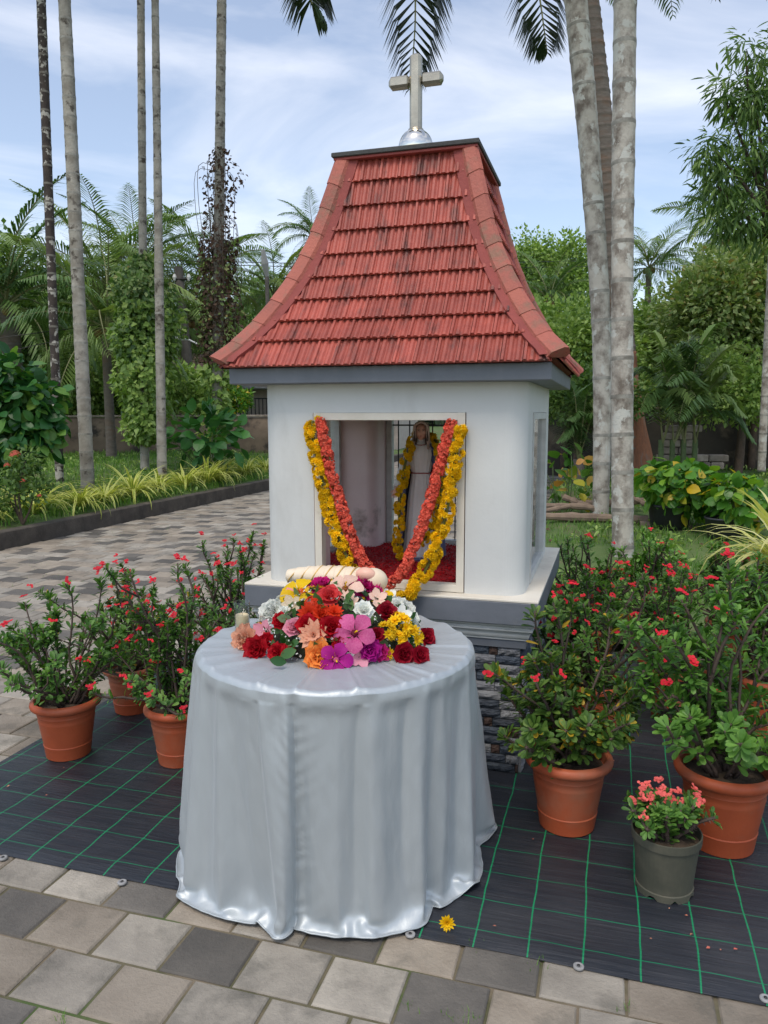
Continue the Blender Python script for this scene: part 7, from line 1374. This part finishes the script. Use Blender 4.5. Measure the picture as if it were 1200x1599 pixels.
# croton-like bush in dark tubs
def tub_bush(label, px, py, Y, n, rad, keep, seed, tub):
    c = at(px, py, Y); c[2] = .10; t = thing('tub_plant', label, 'tub plant', c); g = Geo(); g.lathe([(0, 0), (tub * .8, 0), (tub, tub * 1.5), (tub * 1.05, tub * 1.5), (tub * 1.05, tub * 1.6), (tub * .95, tub * 1.6), (tub * .93, tub * 1.45), (0, tub * 1.45)], 30); part('tub', g, M_tub, t, True)
    q = unit(n, .15); P = q * np.array(rad) * (rng.random((n, 1)) ** .3) + [.12, -.05, tub * 1.5 + rad[2] * .75]; P[:, 2] += P[:, 0] * -.18
    scatter('leaf', G_big, frames(P, q * [1, 1, .3] + unit(n, -.2) * .8, unit(n, 1.0) + q, rng.uniform(.09, .17, n)), M_tree[3], t, keep=keep, world=np.array(Matrix.Translation(c))); part('stalks', limb_geo((0, 0, tub * 1.4), list(P[:16]), .012, .005), M_gstem, t)
tub_bush('bright green broad-leaved plant in the larger dark tub', 1046, 800, 8.6, 560, (.50, .42, .30), 260, 1, .235)
tub_bush('green plant trailing from the smaller dark tub at right', 1130, 835, 8.0, 260, (.30, .3, .28), 120, 2, .19)
# dead stem plant near wood pile
c = at(880, 790, 9.6); c[2] = .12; t = thing('yellowing_plant', 'broad-leaved plant with yellow and orange leaves by the logs', 'plant', c); n = 70; q = unit(n, .5); P = q * [.5, .3, .5] * (rng.random((n, 1)) ** .5) + [0.15, 0, .4]
scatter('leaf', G_big, frames(P, q + unit(n) * .7, unit(n, 1.2), rng.uniform(.10, .2, n)), leafmat('yellowing_leaf', [((.05, .15, .02), 0), ((.10, .22, .03), .55), ((.45, .40, .03), .75), ((.55, .28, .08), .95)]), t, keep=60, world=np.array(Matrix.Translation(c))); part('stalks', limb_geo((0, 0, 0), list(P[:12]), .01, .005), M_gstem, t)
# low wall behind the lawn, logs, block stack, stump
def log(label, a, b_, r, m=None):
    a, b_ = np.array(a), np.array(b_); t = thing('log', label, 'log', a, 0, 'logs and planks lying behind the lawn'); C = curve([np.zeros(3), (b_ - a) * .5 + unit(1)[0] * .03, b_ - a], 14); g = Geo(); g.tube(C, r * (1 + .12 * rng.normal(size=14)), 9); part('wood', g, m or M_wood, t, False)
zl = .22
A_, B2 = at(835, 795, 9.2), at(1010, 802, 8.9)
for k, (p0, p1, r, lab) in enumerate([((840, 806, 9.0), (1012, 812, 8.8), .055, 'longest weathered beam in front of the log pile'), ((842, 790, 9.3), (945, 795, 9.2), .035, 'weathered branch left of the pale palm trunk'), ((880, 776, 9.4), (935, 798, 9.2), .04, 'short slanting log by the yellowing plant'), ((985, 778, 9.4), (1012, 790, 9.2), .035, 'log end right of the lichen palm trunk'),
                                 ((900, 786, 9.6), (1005, 782, 9.5), .045, 'rough log at the back of the pile'), ((850, 798, 9.1), (930, 786, 9.5), .03, 'thin crossing branch on the pile'), ((1000, 820, 8.7), (1090, 828, 8.5), .05, 'weathered beam in front of the larger tub'), ((1130, 800, 8.6), (1195, 815, 8.4), .03, 'thin grey branch right of the tub plants')]): log(lab, at(*p0), at(*p1), r)
g = Geo(); A = [[(x, y, z) for x, z in ((0, 0), (0, 1), (1, 1), (1, 0))] for y in (0, 1)]
a0 = at(1018, 705, 12.0); st = thing('block_stack', 'stack of old grey building blocks behind the tub plant', 'block stack', (a0[0], a0[1], .28), -.1)
rb = random.Random(4); bx = {}
for row in range(9):
    x_ = -.02 * row if row < 3 else .03 * row
    while x_ < .95 - (.05 * row if row > 4 else 0):
        wd = rb.choice([.2, .26, .3]); g = Geo(); g.box(x_, x_ + wd - .012, rb.uniform(-.03, .02), .22, row * .115, row * .115 + .105, bev=.012); part('block', g, M_block, st); x_ += wd
# boundary wall left and right
def wallseg(name, label, A0, A1, zb, zt_, th=.2, m=None):
    A0, A1 = np.array(A0), np.array(A1); ln = np.linalg.norm(A1 - A0); t = thing(name, label, 'wall', (A0[0], A0[1], 0), math.atan2(A1[1] - A0[1], A1[0] - A0[0])); g = Geo(); n = int(ln / .25); A = []
    for i in range(n + 1):
        x_ = ln * i / n; w_ = .02 * mnoise.noise(Vector((x_ * .7, 0, 0))); A.append([(x_, 0 + w_, zb), (x_, .01 + w_, zb + (zt_ - zb) * .5), (x_, w_, zt_ + w_), (x_, th, zt_ + w_), (x_, th, zb)])
    g.grid(np.array(A)); g.add([A[0][k] for k in range(5)], [(4, 3, 2, 1, 0)]); g.add([A[-1][k] for k in range(5)], [(0, 1, 2, 3, 4)]); part('wall_body', g, m or M_wallc, t, True)
    g = Geo(); g.box(0, ln, -.03, th + .03, zt_ + .012, zt_ + .07, bev=.01); part('coping', g, M_block, t)
wl = at(-260, 650, 18.5)[:2]; wr = at(560, 648, 21.5)[:2]
wallseg('boundary_wall', 'old stained plaster boundary wall behind the tall thin palms', wl, wr, .2, 1.40)
wallseg('boundary_wall', 'dark mossy boundary wall behind the feathery palm clump', at(800, 640, 17.5)[:2], at(1330, 640, 15.0)[:2], .1, 1.55, m=mat('mossy_dark_wall', (.05, .045, .038), (.03, .028, .025), scale=2, rough=.95, bump=.7, bscale=15, cc=(.12, .10, .075), cscale=2))
# houses
hc = at(300, 585, 34); t = thing('tiled_house', 'low house with dark clay tile roof behind the garden wall', 'house', (hc[0], hc[1], 0), -.15)
g = Geo(); g.box(-4, 4, 0, 5, 0, 2.4); part('wall', g, M_wallc, t)
g = Geo(); g.add([(-4.5, -.8, 2.35), (4.5, -.8, 2.35), (4.5, 2.5, 4.3), (-4.5, 2.5, 4.3), (-4.5, 5.8, 2.35), (4.5, 5.8, 2.35)], [(0, 1, 2, 3), (3, 2, 5, 4)]); ro = part('roof', g, mat('house_roof_under', (.06, .04, .035), rough=.9), t)
M_ht = mat('old_clay_tile', (.12, .07, .055), (.06, .045, .04), scale=3, rough=.9, cc=(.035, .03, .028), cscale=1.2, objrand=.3); tg_ = Geo(); tg_.box(-.5, .5, -.5, .5, 0, .10, bev=.02); MS = []
for r_ in range(13):
    for c_ in range(26): MS.append(np.array(Matrix.Translation((-4.4 + c_ * .35, -.7 + r_ * .25, 2.42 + r_ * .148)) @ Matrix.Rotation(R(27), 4, 'X') @ Matrix.Diagonal((.33, .32, .6, 1))))
scatter('roof_tile', [tg_], np.array(MS), M_ht, ro, keep=0, many='roof_tiles')
for x_ in (-2, 1.5): g = Geo(); g.box(x_, x_ + 1, -.04, 0.02, .9, 1.9); part('window', g, M_black, t)
hc = at(398, 660, 27); t = thing('balcony_house', 'pale house with black iron balcony grille beside the shrine wall', 'house', (hc[0], hc[1], 0), -.2)
M_hw = mat('pale_house_wall', (.58, .50, .45), (.50, .42, .38), rough=.8)
g = Geo(); g.box(-.9, 5, .6, 5, 0, 3.2); part('wall', g, M_hw, t); g = Geo(); g.box(-1.1, 5.2, -.3, 5.2, 2.35, 2.55, bev=.02); part('roof_slab', g, mat('weathered_slab', (.35, .36, .37), (.2, .2, .21), rough=.8), t)
g = Geo(); g.box(-1.0, 5, -.2, -.05, 1.0, 1.45, bev=.01); part('balcony_wall', g, M_hw, t)
for k in range(22): g = Geo(); g.tube([(-.9 + k * .14, -.12, 1.45), (-.9 + k * .14, -.12, 2.0)], .018, 5); part('grille_bar', g, M_black, t)
g = Geo(); g.box(-1.0, 5, -.15, -.09, 2.0, 2.04); part('rail', g, M_black, t)
# poles, lamp, wires
def pole(label, pb, pt, r, arms, Y):
    b = at(pb[0], pb[1], Y); tp = at(pt[0], pt[1], Y); t = thing('utility_pole', label, 'utility pole', b); g = Geo(); g.tube([(0, 0, -1), tuple(tp - b)], [r * 1.2, r * .8], 8); part('post', g, M_pole, t)
    for (px0, px1, py) in arms: g = Geo(); A0, A1 = at(px0, py, Y - .1) - b, at(px1, py, Y - .1) - b; g.tube([A0, A1], .045, 4); part('crossarm', g, M_black, t)
    for (px0, px1, py) in arms[:1]:
        for px in (px0 + 3, px1 - 3): g = Geo(); c = at(px, py - 3, Y - .1) - b; g.lathe([(.04, -.1), (.07, 0), (.03, .1)], 8, c=c); part('insulator', g, M_white, t)
pole('leaning utility pole with two crossarms behind the garden wall', (303, 650), (279, 417), .16, [(270, 298, 436), (278, 296, 485)], 24)
b = at(421, 560, 20); t = thing('street_lamp', 'thin street lamp with tilted flat head left of the roof', 'street lamp', b); tp = at(417, 430, 20) - b; g = Geo(); g.tube([(0, 0, -3), tuple(tp)], .05, 8); part('post', g, M_pole, t)
g = Geo(); e0, e1 = at(417, 432, 20) - b, at(411, 390, 19.8) - b; g.tube([e0, (e0 + e1) / 2, e1], [.05, .10, .05], 6); part('lamp_head', g, mat('lamp_grey', (.35, .35, .34), rough=.5), t)
b = at(283, 535, 23); t = thing('street_lamp', 'small white lamp bracket on the leaning pole', 'street lamp', b); g = Geo(); g.tube([(0.5, 0, -.05), (.2, 0, .1), (-.15, 0, .12), (-.35, 0, .05)], [.03, .03, .07, .05], 6); part('lamp_head', g, M_white, t)
def wire(label, pts, r=.012):
    P = np.array([at(*p) for p in pts]); t = thing('overhead_wire', label, 'wire', P[0], 0, 'overhead wires'); g = Geo(); g.tube(curve(P, 30) - P[0], r, 4); part('cable', g, M_black, t)
wire('upper overhead wire crossing the sky behind the shrine roof', [(265, 407, 23.6), (600, 412, 32), (1000, 404, 36), (1230, 380, 34)]); wire('lower overhead wire crossing the sky behind the shrine roof', [(270, 412, 23.6), (600, 418, 32), (1000, 414, 36), (1230, 392, 34)])
wire('sagging wire in front of the left garden palms', [(-20, 530, 17), (150, 508, 18), (290, 488, 23)], .008); wire('lower sagging wire in front of the left garden palms', [(-20, 556, 17), (150, 520, 18), (290, 500, 23)], .008)
# far woods closing the horizon
t = None; P = []; n = 26000; a = rng.uniform(-1.25, 1.25, n); dist = rng.uniform(60, 95, n); hmax = 4.8 + 2.2 * np.sin(a * 9) + 1.5 * np.sin(a * 23 + 1); z = rng.random(n) * hmax
P = np.stack([np.sin(a) * dist, np.cos(a) * dist, z], 1); o = bake('far_woods', G_card, rng.integers(0, 3, n), frames(P, unit(n), unit(n, .5), rng.uniform(.9, 1.9, n)), leafmat('far_foliage', [(.045, .075, .04), (.07, .105, .05), (.10, .13, .06)]), None); tag(o, 'distant belt of green woods along the horizon', 'woods')
for nm_, fn_, cnt, lab_ in (('lawn_weeds', lawn_pt, 4200, 'broad-leaved weeds growing through the lawn behind the shrubs'), ('garden_weeds', gard_pt, 3600, 'broad-leaved weeds under the tall thin palms')):
    wp_ = patch(cnt, fn_); wp_ = wp_[[mnoise.noise(Vector((q[0] * .8, q[1] * .8, 11))) > -.05 for q in wp_]]; wp_ = np.repeat(wp_, 5, 0) + rng.normal(size=(len(wp_) * 5, 3)) * [.05, .05, .012] + [0, 0, .04]; n = len(wp_)
    o = bake(nm_, G_ob, rng.integers(0, 3, n), frames(wp_, unit(n, .5), unit(n, 1.2), rng.uniform(.03, .085, n)), M_tree[1], None); tag(o, lab_, 'weeds')
# fallen leaves and debris on the lawn and mat
deb = []
for _ in range(240):
    p = lawn_pt(); 
    if p is not None: deb.append(p)
deb = np.array(deb); n = len(deb); o = bake('fallen_leaves', G_card, rng.integers(0, 3, n), frames(deb + [0, 0, .03], unit(n) * [1, 1, .1], unit(n, 2), rng.uniform(.03, .08, n)), M_dry, None); tag(o, 'dry brown leaves scattered over the lawn', 'fallen leaves')
deb = np.array([gnd(random.uniform(0, 1200), random.uniform(1150, 1560), .016) for _ in range(70)]); deb = deb[[(w2loc(q)[1] > -1.6) and (-1.5 < w2loc(q)[0] < 3) and np.hypot(q[0] - TC[0], q[1] - TC[1]) > .62 for q in deb]]; n = len(deb)
o = bake('mat_litter', G_card, rng.integers(0, 3, n), frames(deb + [0, 0, .002], unit(n) * [1, 1, .05], unit(n, 3), rng.uniform(.006, .014, n)), mat('litter', (.35, .22, .12), (.45, .08, .06), rough=.8, objrand=.4), None); tag(o, 'tiny dry leaf bits and petals on the black mat', 'litter')
